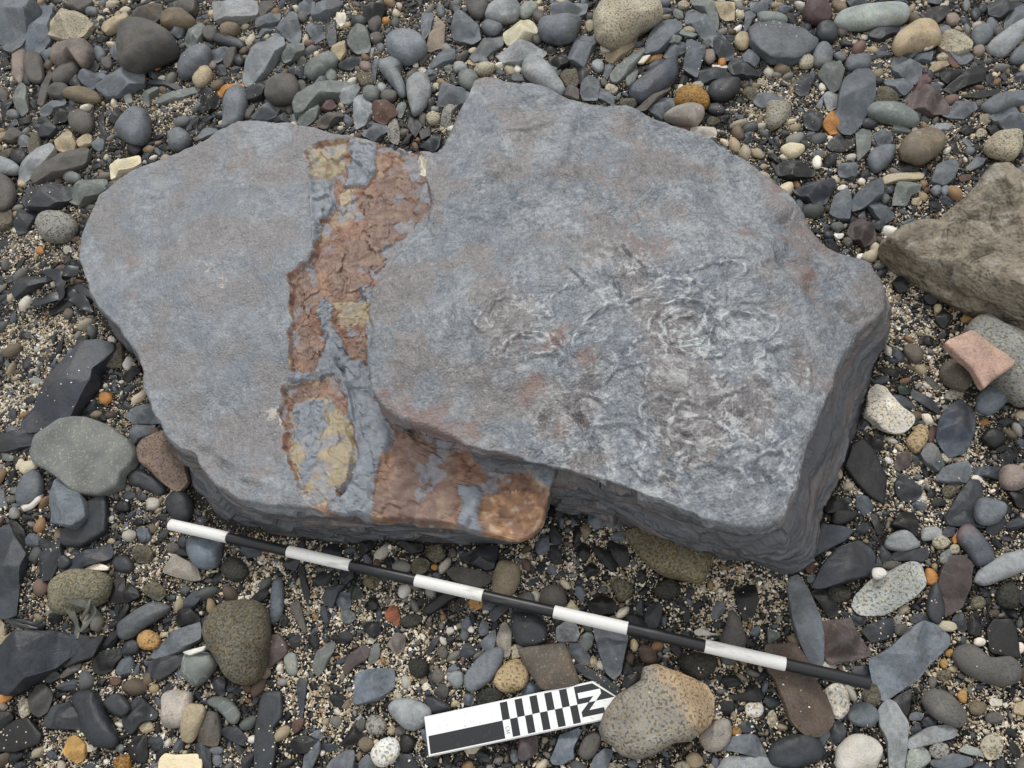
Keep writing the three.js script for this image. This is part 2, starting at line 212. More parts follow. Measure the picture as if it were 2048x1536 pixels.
["S","r",0,0,14,83,-1527,"smooth oblong blue-grey slate pebble near the grey oval with white specks",[-4,19,-9,11,-9,-3,-4,-17,4,-18,10,-10,8,5,3,17]],
["D","m",0,0,14,114,-1520,"worn oblong dark grey slate pebble near the grey oval with white specks",[-11,-6,-1,-19,13,5,-2,19]],
["B","r",0,0,32,160,-1492,"smooth rounded brown-grey cobble near the cream freckled block",[-21,-13,-11,-32,20,-18,20,12,4,33,-16,22]],
["L","r",0,0,46,209,-1450,"smooth rounded light grey slate cobble near the cream freckled block",[-37,-8,-13,-31,25,-25,36,-3,24,26,11,31,-16,27,-34,11]],
["S","r",0,0,27,173,-1421,"larger of two smooth rounded blue-grey slate pebbles near the cream freckled block",[-19,-15,-2,-25,19,-4,20,13,1,24,-17,8]],
["S","a",0,0,30,150,-1364,"smaller of two angular oblong blue-grey slate cobbles near the cream freckled block",[-40,8,-26,-7,9,-27,40,-22,34,3,-4,24,-34,27]],
["L","a",0,0,40,212,-1314,"angular oblong light grey slate cobble near the cream freckled block",[-49,-18,-26,-26,24,-23,49,15,30,30,-13,22,-41,7]],
["TW","m",0,0,36,226,-1380,"cream rounded block with brown freckles",[-11,-24,27,-35,37,-2,29,17,-26,33,-37,14,-32,-11]],
["L","r",0,0,20,83,-1333,"smooth rounded light grey slate pebble near the grey oval with white specks",[14,7,7,14,-3,14,-12,7,-13,-5,-8,-15,4,-15,12,-5]],
["X","r",0,0,25,130,-1305,"smooth rounded pale speckled granite pebble near the cream freckled block",[24,2,13,12,-1,16,-15,11,-22,0,-16,-13,1,-16,15,-10]],
["G","r",0,0,27,91,-1290,"smooth rounded green-grey pebble near the grey oval with white specks",[-16,-18,-1,-28,17,-14,18,12,0,30,-18,12]],
["T","f",0,0,6,112,-1341,"flat oblong tan pebble near the cream freckled block",[11,8,5,10,-3,8,-10,0,-11,-8,-6,-11,3,-8,10,0]],
["S","r",0,0,13,134,-1335,"smaller of two smooth rounded blue-grey slate pebbles near the cream freckled block",[10,4,5,10,-3,9,-9,4,-10,-4,-6,-10,2,-9,8,-4]],
["B","r",0,0,10,152,-1342,"smooth rounded brown-grey small pebble near the cream freckled block",[6,3,3,10,-3,10,-6,4,-7,-3,-3,-8,3,-11,6,-5]],
["S","m",0,0,15,23,-1347,"worn stubby blue-grey slate pebble near the grey oval with white specks",[13,-2,11,7,0,11,-10,9,-14,1,-10,-7,-1,-11,10,-10]],
["G","m",0,0,11,60,-1344,"worn stubby green-grey pebble near the grey oval with white specks",[8,4,4,10,-2,11,-8,5,-8,-4,-4,-10,3,-11,7,-5]],
["W","r",0,0,8,-4,-1385,"smooth rounded white small pebble near the grey oval with white specks",[6,3,3,8,-2,9,-6,5,-6,-2,-3,-8,2,-9,6,-5]],
["W","a",0,0,11,6,-1364,"angular blocky white small pebble near the grey oval with white specks",[8,3,4,10,-2,10,-7,5,-8,-4,-4,-9,2,-10,7,-4]],
["S","a",0,0,42,52,-1255,"angular blocky blue-grey slate cobble near the foot-shaped grey pebble",[-30,-2,-17,-37,-8,-44,36,8,36,25,0,30,-32,17]],
["XD","m",0,0,20,35,-1215,"worn oblong black and white speckled cobble near the foot-shaped grey pebble",[-21,12,-9,-12,23,-28,33,-24,5,4,-8,32,-21,27]],
["L","m",0,0,25,-153,-1349,"worn stubby light grey slate pebble near the long bar-shaped grey-green cobble",[-21,-5,-8,-15,18,-22,24,-12,8,17,-7,24,-21,13]],
["G","m",0,0,38,-214,-1364,"long bar-shaped grey-green cobble",[-58,12,-42,-13,12,-32,68,-18,72,-6,42,12,-2,14,-38,40,-55,38]],
["G","r",0,0,25,-109,-1332,"smooth rounded green-grey pebble near the foot-shaped grey pebble",[17,7,10,20,-3,20,-15,9,-17,-7,-10,-20,4,-20,15,-8]],
["B","r",0,0,22,-75,-1311,"smooth rounded brown-grey pebble near the foot-shaped grey pebble",[18,3,11,13,-1,17,-13,10,-17,-2,-12,-13,1,-16,13,-9]],
["L","r",0,0,14,-85,-1345,"smooth rounded light grey slate pebble near the foot-shaped grey pebble",[10,4,5,12,-2,13,-8,6,-9,-4,-5,-12,3,-13,8,-6]],
["B","r",0,0,55,-287,-1404,"smooth rounded brown-grey cobble near the long bar-shaped grey-green cobble",[-37,-4,-25,-30,8,-37,32,-22,34,11,22,37,-14,34,-34,13]],
["B","m",0,0,14,-250,-1417,"smallest of three worn oblong brown-grey pebbles near the long bar-shaped grey-green cobble",[-2,21,-10,12,-10,-5,-5,-18,3,-21,9,-11,10,3,6,16]],
["L","a",0,0,30,-135,-1288,"light grey wedge-shaped cobble standing by the big slab",[-20,11,-12,-31,2,-48,22,-17,23,9,2,35,-20,43]],
["S","a",0,0,38,-330,-1366,"larger of two angular blocky blue-grey slate pebbles near the long bar-shaped grey-green cobble",[-22,6,4,-35,27,1,12,20,-24,20,-34,9]],
["G","m",0,0,23,-244,-1324,"worn oblong green-grey pebble near the long bar-shaped grey-green cobble",[-27,15,-4,-21,18,-24,25,-9,9,15,-14,26]],
["B","a",0,0,28,-207,-1295,"angular blocky brown-grey pebble near the long bar-shaped grey-green cobble",[-24,-9,-9,-18,29,-10,31,3,-11,21,-26,7]],
["M","m",0,0,24,-203,-1337,"worn stubby maroon pebble near the long bar-shaped grey-green cobble",[-18,4,-8,-17,10,-15,17,9,-2,18]],
["D","m",0,0,20,-303,-1340,"larger of two worn stubby dark grey slate pebbles near the long bar-shaped grey-green cobble",[-18,-11,8,-15,16,13,11,19,-16,3]],
["S","m",0,0,12,-278,-1331,"smallest of three worn stubby blue-grey slate pebbles near the long bar-shaped grey-green cobble",[10,4,5,12,-2,13,-8,6,-10,-4,-6,-12,1,-13,7,-6]],
["B","r",0,0,12,-284,-1362,"smaller of two smooth oblong brown-grey pebbles near the long bar-shaped grey-green cobble",[-2,14,-7,7,-8,-4,-5,-13,1,-14,6,-8,8,3,4,13]],
["B","r",0,0,12,-299,-1374,"smooth rounded brown-grey pebble near the long bar-shaped grey-green cobble",[9,4,6,11,-1,11,-7,5,-9,-4,-5,-10,1,-12,6,-5]],
["R","m",0,1,33,-94,-1266,"grit-dusted worn stubby red-brown pebble near the foot-shaped grey pebble",[-25,0,-16,-31,11,-24,28,2,17,23,-6,33]],
["G","a",0,0,14,-58,-1267,"angular oblong green-grey pebble near the foot-shaped grey pebble",[-12,13,-3,-18,11,-18,12,-2,-4,24]],
["S","a",0,0,32,-119,-1222,"angular blocky blue-grey slate pebble near the foot-shaped grey pebble",[-27,-7,-1,-20,23,-13,26,5,-5,24,-25,3]],
["XD","m",0,0,17,-83,-1212,"worn rod-shaped black and white speckled cobble near the foot-shaped grey pebble",[-12,-3,2,-41,12,-22,11,11,1,38,-13,21]],
["K","f",0,0,8,-41,-1210,"flat oblong black slate pebble near the foot-shaped grey pebble",[-15,-6,-5,-29,8,-22,16,6,-4,34]],
["K","f",0,0,8,-25,-1182,"flat black slate pebble near the foot-shaped grey pebble",[-9,-12,12,-13,10,10,-11,15]],
["B","m",0,0,11,-21,-1225,"worn rod-shaped brown-grey pebble near the foot-shaped grey pebble",[-6,-9,1,-18,9,-7,-1,23,-7,5]],
["X","r",0,0,19,0,-1214,"smooth rounded pale speckled granite pebble near the foot-shaped grey pebble",[-13,-9,3,-17,13,-3,8,14,-8,15]],
["L","r",0,0,11,6,-1242,"smooth oblong light grey slate pebble near the foot-shaped grey pebble",[10,4,7,8,-2,7,-8,1,-11,-5,-7,-8,1,-7,8,-2]],
["D","a",0,0,25,-18,-1148,"dark angular slate wedged in the notch of the big slab",[-27,0,4,-20,23,-17,13,12,-2,24,-19,8]],
["K","m",0,0,19,1,-1261,"worn oblong black slate pebble near the foot-shaped grey pebble",[-12,-11,9,-23,12,9,-9,25]],
["GL","r",0,0,23,260,-1444,"smooth oblong pale green-grey pebble near the cream freckled block",[-20,-1,-4,-20,19,-18,21,0,1,20,-18,20]],
["S","a",0,0,50,335,-1398,"angular blocky blue-grey slate cobble near the cream freckled block",[-38,11,-22,-39,45,-7,33,21,6,26,0,34,-32,20]],
["S","r",0,0,50,302,-1346,"smooth rounded blue-grey slate cobble near the cream freckled block",[-40,-20,-18,-38,43,-13,42,8,18,36,-14,33,-38,8]],
["B","r",0,0,18,277,-1418,"larger of two smooth rounded brown-grey pebbles near the cream freckled block",[11,5,6,15,-4,17,-10,7,-12,-5,-5,-15,5,-16,12,-7]],
["B","r",0,0,16,254,-1351,"smaller of two smooth rounded brown-grey pebbles near the cream freckled block",[10,5,4,12,-3,13,-9,7,-10,-4,-4,-13,4,-12,10,-6]],
["T","r",0,0,15,368,-1344,"smooth oblong tan pebble near the large pale granite cobble",[-5,16,-10,9,-9,-4,-3,-14,5,-16,10,-9,9,4,3,14]],
["X","r",0,0,83,429,-1304,"large pale speckled granite cobble with yellow-grey grain",[-57,-24,-34,-52,7,-55,71,-25,75,10,59,29,26,36,-8,52,-41,58,-62,38,-64,11]],
["K","m",0,0,18,272,-1308,"smaller of two worn stubby black slate pebbles near the smooth ovoid behind the slab",[13,5,6,13,-5,14,-13,5,-12,-6,-6,-14,3,-14,12,-7]],
["K","m",0,0,30,277,-1264,"larger of two worn stubby black slate pebbles near the smooth ovoid behind the slab",[-15,-20,19,-15,17,15,-10,22,-19,5]],
["S","a",0,0,34,331,-1279,"angular oblong blue-grey slate cobble near the smooth ovoid behind the slab",[-37,18,-9,-28,5,-41,39,-28,29,-1,6,26,-11,47,-27,32]],
["W","r",0,0,10,195,-1284,"smooth rounded white pebble near the smooth ovoid behind the slab",[7,3,3,10,-3,10,-7,5,-7,-3,-3,-10,3,-11,6,-5]],
["L","r",0,0,38,235,-1235,"smooth light blue-grey ovoid cobble at the back of the big slab",[-31,-38,-13,-59,5,-49,22,-10,31,44,27,57,11,63,-12,26,-33,-13]],
["D","f",0,0,7,189,-1260,"flat oblong dark grey slate pebble near the smooth ovoid behind the slab",[-8,-21,7,-9,17,20,-14,4]],
["G","m",0,0,16,265,-1249,"worn stubby green-grey pebble near the smooth ovoid behind the slab",[11,6,5,15,-4,15,-10,9,-12,-4,-5,-15,5,-16,11,-7]],
["Y","m",0,0,24,284,-1209,"worn stubby olive speckled pebble near the smooth ovoid behind the slab",[-17,-8,-9,-25,17,-17,17,6,5,26,-12,21]],
["K","m",0,0,21,309,-1210,"worn oblong black slate pebble near the smooth ovoid behind the slab",[-7,25,-16,14,-14,-6,-4,-21,8,-26,15,-13,15,6,4,20]],
["S","m",0,0,26,314,-1169,"worn oblong blue-grey slate cobble near the smooth ovoid behind the slab",[-23,8,-13,-18,8,-36,23,-17,16,10,3,34,-21,24]],
["B","m",0,0,20,276,-1170,"worn stubby brown-grey pebble near the smooth ovoid behind the slab",[-18,-8,3,-19,15,-4,7,22,-12,7]],
["S","m",0,0,17,336,-1138,"worn oblong blue-grey slate pebble near the smooth ovoid behind the slab",[-15,0,-5,-28,10,-4,13,12,7,26]],
["L","r",0,0,17,347,-1225,"smooth rounded light grey slate pebble near the large pale granite cobble",[11,5,5,15,-5,16,-10,7,-11,-5,-5,-15,5,-15,11,-7]],
["B","r",0,0,10,345,-1179,"smooth oblong brown-grey pebble near the smooth ovoid behind the slab",[-3,11,-6,6,-6,-2,-2,-9,3,-11,6,-5,6,3,2,10]],
["X","m",0,0,13,354,-1156,"worn stubby pale speckled granite pebble near the smooth ovoid behind the slab",[7,13,0,14,-7,8,-11,-3,-8,-12,-1,-13,7,-8,11,4]],
["T","a",0,0,24,406,-1252,"long knobbly cream stone against the large pale granite cobble",[-39,17,-31,0,-1,-18,32,-31,42,-23,29,0,6,16,-28,32]],
["W","m",0,0,15,378,-1267,"worn stubby white pebble near the large pale granite cobble",[11,5,6,13,-3,11,-10,5,-11,-4,-5,-12,4,-12,10,-4]],
["G","m",0,0,21,399,-1198,"larger of two worn rod-shaped green-grey cobbles near the large pale granite cobble",[-39,14,-31,2,20,-26,47,-35,44,-21,-3,20,-28,34,-39,27]],
["S","m",0,0,12,365,-1209,"worn rod-shaped blue-grey slate pebble near the large pale granite cobble",[-14,11,-2,-14,19,-15,6,5,-11,23]],
["G","m",0,0,14,400,-1170,"worn rod-shaped green-grey pebble near the large pale granite cobble",[-16,8,-2,-16,15,-24,16,-8,1,16,-15,24]],
["W","f",6,0,6,436,-1202,"flat oblong white pebble near the large pale granite cobble",[-14,5,2,-9,15,-5,-4,9]],
["O","m",0,0,10,458,-1202,"worn oblong orange pebble near the large pale granite cobble",[-18,2,-6,-8,17,-3,10,7,-10,5]],
["D","r",0,0,19,454,-1177,"smooth oblong dark grey slate pebble near the golden-brown speckled pebble",[22,-5,15,6,0,13,-16,13,-23,4,-14,-6,0,-14,15,-12]],
["DB","r",0,0,38,433,-1131,"large smooth dark blue oblong cobble behind the big slab",[-53,4,-43,-6,13,-32,50,-41,56,-28,39,9,-14,35,-41,38,-55,18]],
["B","a",12,0,12,416,-1087,"angular rod-shaped brown-grey cobble near the golden-brown speckled pebble",[-40,13,-18,2,23,-19,39,-22,37,-13,8,3,-25,22]],
["S","a",0,0,29,428,-1066,"angular blocky blue-grey slate pebble near the golden-brown speckled pebble",[-28,-5,6,-24,23,-17,26,-1,11,16,-13,27]],
["Y","m",0,0,19,371,-1105,"largest of three worn stubby olive speckled pebbles near the golden-brown speckled pebble",[16,8,7,15,-4,14,-14,6,-15,-6,-9,-15,5,-14,14,-4]],
["S","m",0,0,36,493,-1248,"worn oblong blue-grey slate cobble near the large pale granite cobble",[-50,32,-31,-1,-3,-32,28,-39,45,-26,38,-2,12,23,-24,38]],
["G","m",14,0,17,507,-1222,"worn stubby green-grey pebble near the large pale granite cobble",[-10,-8,5,-12,14,0,3,13,-14,3]],
["G","f",12,0,6,536,-1231,"flat oblong green-grey pebble near the large pale granite cobble",[-15,-11,-2,-13,17,11,6,14,-13,-2]],
["T","r",10,0,12,543,-1239,"smooth rounded tan pebble near the large pale granite cobble",[11,7,5,9,-4,8,-11,1,-10,-6,-5,-10,3,-8,10,-1]],
["S","a",0,0,23,502,-1203,"angular oblong blue-grey slate pebble near the golden-brown speckled pebble",[-26,5,-4,-17,26,-14,18,9,-17,19]],
["S","a",0,0,33,571,-1246,"angular rod-shaped blue-grey slate cobble near the golden-brown speckled pebble",[-21,-30,-10,-52,5,-54,16,-35,22,16,11,54,-2,66,-12,28,-25,-10]],
["G","m",0,0,26,600,-1287,"smaller of two worn rod-shaped green-grey cobbles near the large pale granite cobble",[-16,-44,18,-28,11,35,-3,61,-6,43,-10,-2,-20,-23]],
["S","a",6,0,29,525,-1165,"upright blocky blue slate pebble in the pile behind the slab",[-14,-7,3,-46,15,-49,28,-14,18,7,-13,53,-29,22]],
["P","r",0,0,18,556,-1163,"smooth rounded pinkish-grey pebble near the golden-brown speckled pebble",[11,5,4,16,-7,19,-12,8,-12,-5,-3,-16,7,-17,14,-9]],
["B","r",0,0,15,566,-1198,"smooth rounded brown-grey pebble near the golden-brown speckled pebble",[9,4,3,12,-5,14,-10,7,-9,-4,-3,-12,5,-14,10,-7]],
["S","r",0,0,12,564,-1220,"smooth rounded blue-grey slate pebble near the golden-brown speckled pebble",[7,3,3,10,-4,12,-8,5,-7,-4,-2,-11,4,-11,8,-5]],
["D","a",0,0,29,588,-1173,"angular oblong dark grey slate cobble near the golden-brown speckled pebble",[-19,-7,7,-48,16,-28,16,19,7,38,-12,34,-22,7]],
["T","a",0,0,32,632,-1274,"angular blocky tan cobble near the golden-brown speckled pebble",[-18,-34,26,-13,7,33,-11,30,-16,17,-18,-6]],
["G","m",0,0,14,546,-1305,"worn oblong green-grey pebble near the large pale granite cobble",[-11,0,0,-20,10,-7,4,18,-5,14]],
["X","r",0,0,15,564,-1324,"smooth rounded pale speckled granite pebble near the large pale granite cobble",[11,5,5,10,-4,9,-11,3,-11,-5,-5,-10,3,-10,9,-4]],
["S","r",0,0,18,530,-1349,"smooth rounded blue-grey slate pebble near the large pale granite cobble",[12,5,6,13,-4,12,-11,4,-12,-6,-6,-13,4,-11,11,-4]],
["S","a",0,0,28,698,-1252,"angular blocky blue-grey slate pebble near the maroon rounded cobble",[-11,-23,20,-9,6,25,-10,16,-18,1]],
["S","a",0,0,16,668,-1231,"angular rod-shaped blue-grey slate pebble near the maroon rounded cobble",[-24,31,-4,-13,8,-21,22,-12,1,10]],
["G","r",0,0,21,707,-1213,"smooth oblong green-grey pebble near the maroon rounded cobble",[-21,-21,-1,-17,26,4,15,22,-22,3]],
["S","f",0,1,28,692,-1136,"wide flat grey slate half buried in shelly grit",[-45,-50,-27,-60,17,-49,49,-13,61,23,43,45,1,56,-35,41,-48,15,-52,-17]],
["T","r",0,1,22,630,-1175,"grit-dusted smooth rounded tan pebble near the golden-brown speckled pebble",[-8,21,-16,12,-14,-6,-3,-19,9,-21,16,-11,13,6,3,19]],
["S","m",0,0,20,629,-1128,"worn oblong blue-grey slate pebble near the golden-brown speckled pebble",[-14,-11,3,-23,16,-13,11,15,-3,24,-16,8]],
["D","a",0,0,32,601,-1102,"angular blocky dark grey slate cobble near the golden-brown speckled pebble",[-23,-16,-6,-33,8,-27,14,0,30,17,22,28,-5,24,-24,3]],
["D","m",0,0,25,542,-1108,"worn oblong dark grey slate cobble near the golden-brown speckled pebble",[-34,-6,-10,-20,12,-17,38,11,23,16,-7,16,-28,9]],
["D","r",0,0,34,546,-1062,"smooth rounded dark grey slate cobble near the golden-brown speckled pebble",[-26,-12,-9,-22,26,-17,35,-6,15,19,-16,23,-31,9]],
["X","r",0,0,15,508,-1096,"smooth rounded pale speckled granite small pebble near the golden-brown speckled pebble",[10,4,4,10,-4,10,-9,3,-11,-4,-5,-10,3,-9,10,-4]],
["S","r",0,0,8,525,-1083,"smooth oblong blue-grey slate small pebble near the golden-brown speckled pebble",[-3,9,-6,5,-5,-2,-1,-8,3,-8,6,-5,5,2,1,7]],
["YO","r",0,0,37,482,-1062,"golden-brown speckled granite pebble",[-28,-10,-15,-28,8,-26,27,-6,27,18,13,29,-16,19,-30,4]],
["PX","r",0,0,36,458,-1026,"pale grey-pink oval pebble beside the golden-brown speckled pebble",[-39,-11,-20,-21,18,-19,34,-5,29,13,10,28,-7,21,-30,5]],
["R","f",0,0,7,446,-1011,"red-brown stone wedged against the back of the big slab",[-15,-15,15,-7,12,10,3,17,-12,4]],
["W","a",0,0,20,476,-981,"white block lying against the back of the big slab",[-23,-8,-15,-23,22,-1,20,14,7,22,-15,4]],
["D","r",0,1,18,517,-1025,"grit-dusted smooth rounded dark grey slate pebble near the golden-brown speckled pebble",[14,11,5,15,-5,11,-14,2,-13,-9,-6,-15,7,-11,13,0]],
["Y","m",0,0,13,504,-1003,"smallest of three worn stubby olive speckled pebbles near the golden-brown speckled pebble",[13,1,7,8,-2,10,-10,7,-12,0,-8,-8,2,-10,9,-6]],
["Y","m",0,0,17,590,-1039,"middle-sized of three worn stubby olive speckled pebbles near the golden-brown speckled pebble",[7,13,-2,17,-9,9,-13,-3,-7,-13,2,-16,10,-10,12,3]],
["S","m",0,0,25,612,-1008,"larger of two worn stubby blue-grey slate pebbles near the orange angular stone",[-25,-9,-10,-21,23,-5,28,13,-7,17,-21,6]],
["X","m",0,0,11,623,-1061,"worn stubby pale speckled granite small pebble near the golden-brown speckled pebble",[8,3,3,8,-3,8,-8,3,-8,-3,-4,-8,3,-7,8,-3]],
["D","m",0,0,13,543,-937,"worn stubby dark grey slate small pebble near the golden-brown speckled pebble",[9,3,4,9,-4,10,-9,4,-8,-4,-3,-9,4,-10,8,-4]],
["O","r",0,0,12,574,-1139,"smooth rounded orange pebble near the golden-brown speckled pebble",[7,3,2,9,-4,11,-8,5,-7,-3,-2,-10,4,-10,8,-5]],
["W","f",0,0,6,567,-1129,"flat rod-shaped white pebble near the golden-brown speckled pebble",[-12,-11,13,3,13,10,-12,-2]],
["M","r",0,0,38,789,-1187,"maroon rounded cobble near the long pale bar-shaped stone",[-23,-15,-2,-32,23,-25,23,12,10,32,-12,28,-28,10]],
["GL","r",0,0,40,874,-1131,"long pale green-grey smooth bar-shaped cobble",[-66,-18,-47,-32,-8,-30,57,-9,65,11,53,32,22,33,-31,19,-65,-2]],
["D","r",0,0,30,782,-1131,"smooth rounded dark grey slate pebble near the maroon rounded cobble",[-19,-3,-6,-23,12,-25,20,4,5,26,-20,15]],
["B","r",0,0,16,813,-1127,"smooth rounded brown-grey pebble near the maroon rounded cobble",[-7,14,-12,8,-10,-4,-1,-13,8,-16,11,-7,10,5,1,13]],
["W","r",0,0,6,868,-1114,"smooth rounded white small pebble near the tan bean-shaped pebble",[4,2,1,6,-3,6,-5,3,-4,-2,-1,-6,3,-6,5,-3]],
["D","m",0,0,22,882,-1090,"worn oblong dark grey slate cobble near the tan bean-shaped pebble",[-30,-5,-7,-15,43,-8,18,9,-17,18,-30,5]],
["L","m",0,0,9,916,-1087,"worn rod-shaped light grey slate pebble near the tan bean-shaped pebble",[-14,5,5,-13,17,-7,2,6,-15,14]],
["D","m",0,0,17,872,-1187,"worn stubby dark grey slate pebble near the maroon rounded cobble",[-14,-17,23,1,11,11,-16,10]],
["BT","r",0,0,17,838,-1194,"smooth rounded brown pebble near the maroon rounded cobble",[9,13,1,15,-8,11,-11,-1,-9,-13,0,-17,7,-9,13,2]],
["TB","r",0,0,47,920,-1045,"large tan bean-shaped pebble with a grey spot",[-47,0,-20,-23,17,-36,41,-25,41,5,30,25,5,31,-28,24,-51,25]],
["K","f",0,1,12,988,-1097,"grit-dusted flat black slate pebble near the tan bean-shaped pebble",[-27,-9,-4,-20,26,-14,29,6,-11,24,-28,1]],
["P","r",0,0,17,1009,-1074,"larger of two smooth rounded pinkish-grey pebbles near the tan bean-shaped pebble",[8,9,0,15,-9,12,-12,2,-8,-9,1,-15,9,-11,12,-1]],
["S","r",0,0,18,980,-1048,"smooth rounded blue-grey slate pebble near the tan bean-shaped pebble",[11,5,4,13,-6,12,-12,6,-11,-5,-3,-13,8,-13,12,-5]],
["X","m",0,0,32,979,-1011,"worn stubby pale speckled granite pebble near the tan bean-shaped pebble",[-25,-16,-7,-28,15,-20,25,6,16,26,-7,26,-24,4]],
["P","r",0,0,15,1010,-981,"smaller of two smooth rounded pinkish-grey pebbles near the tan bean-shaped pebble",[10,4,3,11,-6,12,-12,5,-9,-5,-2,-11,7,-12,12,-5]],
["S","r",0,0,24,1032,-1012,"larger of two smooth oblong blue-grey slate pebbles near the tan bean-shaped pebble",[-18,-2,-2,-22,18,-18,21,1,5,18,-20,22]],
["S","m",0,0,13,1070,-1039,"smallest of three worn oblong blue-grey slate pebbles near the tan bean-shaped pebble",[-9,-5,7,-16,15,-4,-5,17,-13,8]],
["L","r",0,0,29,1072,-984,"smooth rod-shaped light grey slate cobble near the tan bean-shaped pebble",[-44,1,-10,-16,44,-31,53,-12,21,8,-29,34,-47,16]],
["S","m",0,0,19,1115,-1035,"worn rod-shaped blue-grey slate cobble near the tan bean-shaped pebble",[-24,2,-4,-14,26,-21,30,-4,7,11,-34,22]],
["S","r",0,0,20,1067,-941,"smaller of two smooth oblong blue-grey slate pebbles near the tan bean-shaped pebble",[-18,-2,-3,-14,18,-19,18,5,-4,19,-21,11]],
["D","a",0,0,31,1102,-1061,"angular oblong dark grey slate cobble near the tan bean-shaped pebble",[-20,-20,6,-19,41,-2,20,14,-18,22,-31,5]],
["B","r",0,0,15,1066,-1011,"smooth rounded brown-grey pebble near the tan bean-shaped pebble",[9,4,2,11,-7,12,-10,5,-9,-4,-2,-10,7,-12,10,-5]],
["D","r",0,0,13,1055,-1071,"smooth oblong dark grey slate pebble near the tan bean-shaped pebble",[-9,14,-11,7,-8,-4,-1,-12,8,-15,11,-8,8,4,-1,13]],
["D","r",0,0,12,1074,-1080,"smooth rounded dark grey slate pebble near the tan bean-shaped pebble",[8,3,2,9,-6,11,-10,5,-7,-4,-1,-10,6,-11,9,-4]],
["G","r",0,0,10,1053,-1101,"smooth oblong green-grey pebble near the tan bean-shaped pebble",[-8,15,-10,8,-6,-3,1,-12,8,-14,10,-8,6,3,-1,12]],
["X","r",0,0,21,717,-1078,"smooth rounded pale speckled granite pebble near the maroon rounded cobble",[-12,-5,-3,-21,9,-18,15,4,2,20,-15,13]],
["S","r",0,0,27,749,-1076,"smooth oblong blue-grey slate pebble near the maroon rounded cobble",[-17,-8,4,-28,19,-24,20,-1,1,29,-21,20]],
["G","a",0,0,33,744,-1021,"greenish-grey faceted cobble beside the large propped slate",[-22,-14,7,-31,30,-30,22,0,-4,36,-19,39,-23,14]],
["S","r",0,0,26,800,-1032,"smooth rounded blue-grey slate pebble near the orange angular stone",[-21,-7,-9,-19,23,-10,19,10,6,19,-22,9]],
["S","r",0,0,14,780,-1065,"smooth rounded blue-grey slate pebble near the maroon rounded cobble",[7,10,0,13,-6,8,-10,-1,-8,-9,-1,-12,7,-8,10,1]],
["S","a",0,0,44,751,-946,"large blue slate cobble propped over the orange stone",[-54,38,-22,-20,7,-54,35,-66,55,-60,49,-27,25,18,-9,52,-39,70,-53,60]],
["O","a",0,0,24,694,-912,"bright orange angular stone",[-18,-4,-1,-20,20,-27,7,10,9,26,-13,20]],
["S","a",0,0,36,869,-984,"angular blocky blue-grey slate cobble near the tan bean-shaped pebble",[-15,-26,0,-39,15,-30,24,-4,18,26,-5,39,-20,19,-25,-2]],
["S","m",0,0,21,841,-954,"largest of three worn oblong blue-grey slate pebbles near the tan bean-shaped pebble",[-20,-22,-4,-22,21,5,17,17,-2,25,-18,-12]],
["S","m",0,0,15,907,-1024,"middle-sized of three worn oblong blue-grey slate pebbles near the tan bean-shaped pebble",[-22,-1,3,-12,19,-5,18,4,-9,12]],
["S","m",0,0,20,916,-1004,"worn stubby blue-grey slate pebble near the tan bean-shaped pebble",[-18,-3,4,-15,18,-4,5,15,-19,4]],
["W","f",12,0,6,931,-1017,"flat rod-shaped white pebble near the tan bean-shaped pebble",[-15,6,-1,-5,13,-8,3,5]],
["R","f",0,0,6,957,-989,"flat rod-shaped red-brown pebble near the tan bean-shaped pebble",[-7,-29,5,-29,8,28,-6,27]],
["S","f",0,0,9,975,-985,"flat oblong blue-grey slate pebble near the tan bean-shaped pebble",[-13,-31,8,-24,19,15,-1,28,-14,22]],
["T","m",0,0,12,930,-974,"worn oblong tan pebble near the tan bean-shaped pebble",[-22,3,-5,-8,21,-11,19,2,-2,10,-21,10]],
["X","r",0,0,13,945,-991,"smooth rounded pale speckled granite small pebble near the tan bean-shaped pebble",[9,4,4,9,-3,7,-10,3,-9,-4,-3,-8,5,-8,9,-2]],
["K","m",0,0,19,934,-943,"worn oblong black slate pebble near the tan bean-shaped pebble",[-16,-5,-2,-16,23,-10,21,3,-15,18,-21,6]],
["K","a",0,0,22,955,-921,"black wedge-shaped slate with a straight slanting edge",[-46,3,-10,-10,39,-24,39,-12,21,13,-38,17]],
["D","m",0,0,14,902,-960,"worn stubby dark grey slate pebble near the tan bean-shaped pebble",[-4,-14,13,-2,2,12,-11,6]],
["M","m",0,0,16,882,-946,"worn oblong maroon pebble near the tan bean-shaped pebble",[-23,12,-2,-12,15,-14,15,5,-4,11]],
["BM","a",0,0,43,863,-893,"purplish-brown angular cobble with a flat face",[-36,-10,-19,-29,11,-32,31,-4,29,22,19,36,-10,26,-33,5]],
["Y","m",0,0,26,806,-935,"worn stubby olive speckled pebble near the orange angular stone",[-17,-5,-2,-22,14,-15,16,13,5,22,-20,7]],
["G","r",0,0,34,794,-889,"smooth oval green-grey cobble with a chipped end",[-37,-25,-18,-33,23,-14,35,18,26,36,6,32,-19,8,-38,-10]],
["S","m",0,0,15,838,-894,"second largest of four worn oblong blue-grey slate pebbles near the streaked brown oval cobble",[-14,-15,8,-17,10,9,-1,26,-4,12]],
["D","r",0,0,16,752,-889,"smooth rounded dark grey slate pebble near the orange angular stone",[12,8,3,11,-6,9,-13,1,-10,-8,-3,-12,6,-9,12,-1]],
["G","m",0,0,14,798,-857,"worn oblong green-grey pebble near the streaked brown oval cobble",[-15,-7,-1,-14,17,6,7,14,-15,1]],
["W","a",0,0,9,819,-850,"angular oblong white small pebble near the streaked brown oval cobble",[-9,4,6,-12,3,8]],
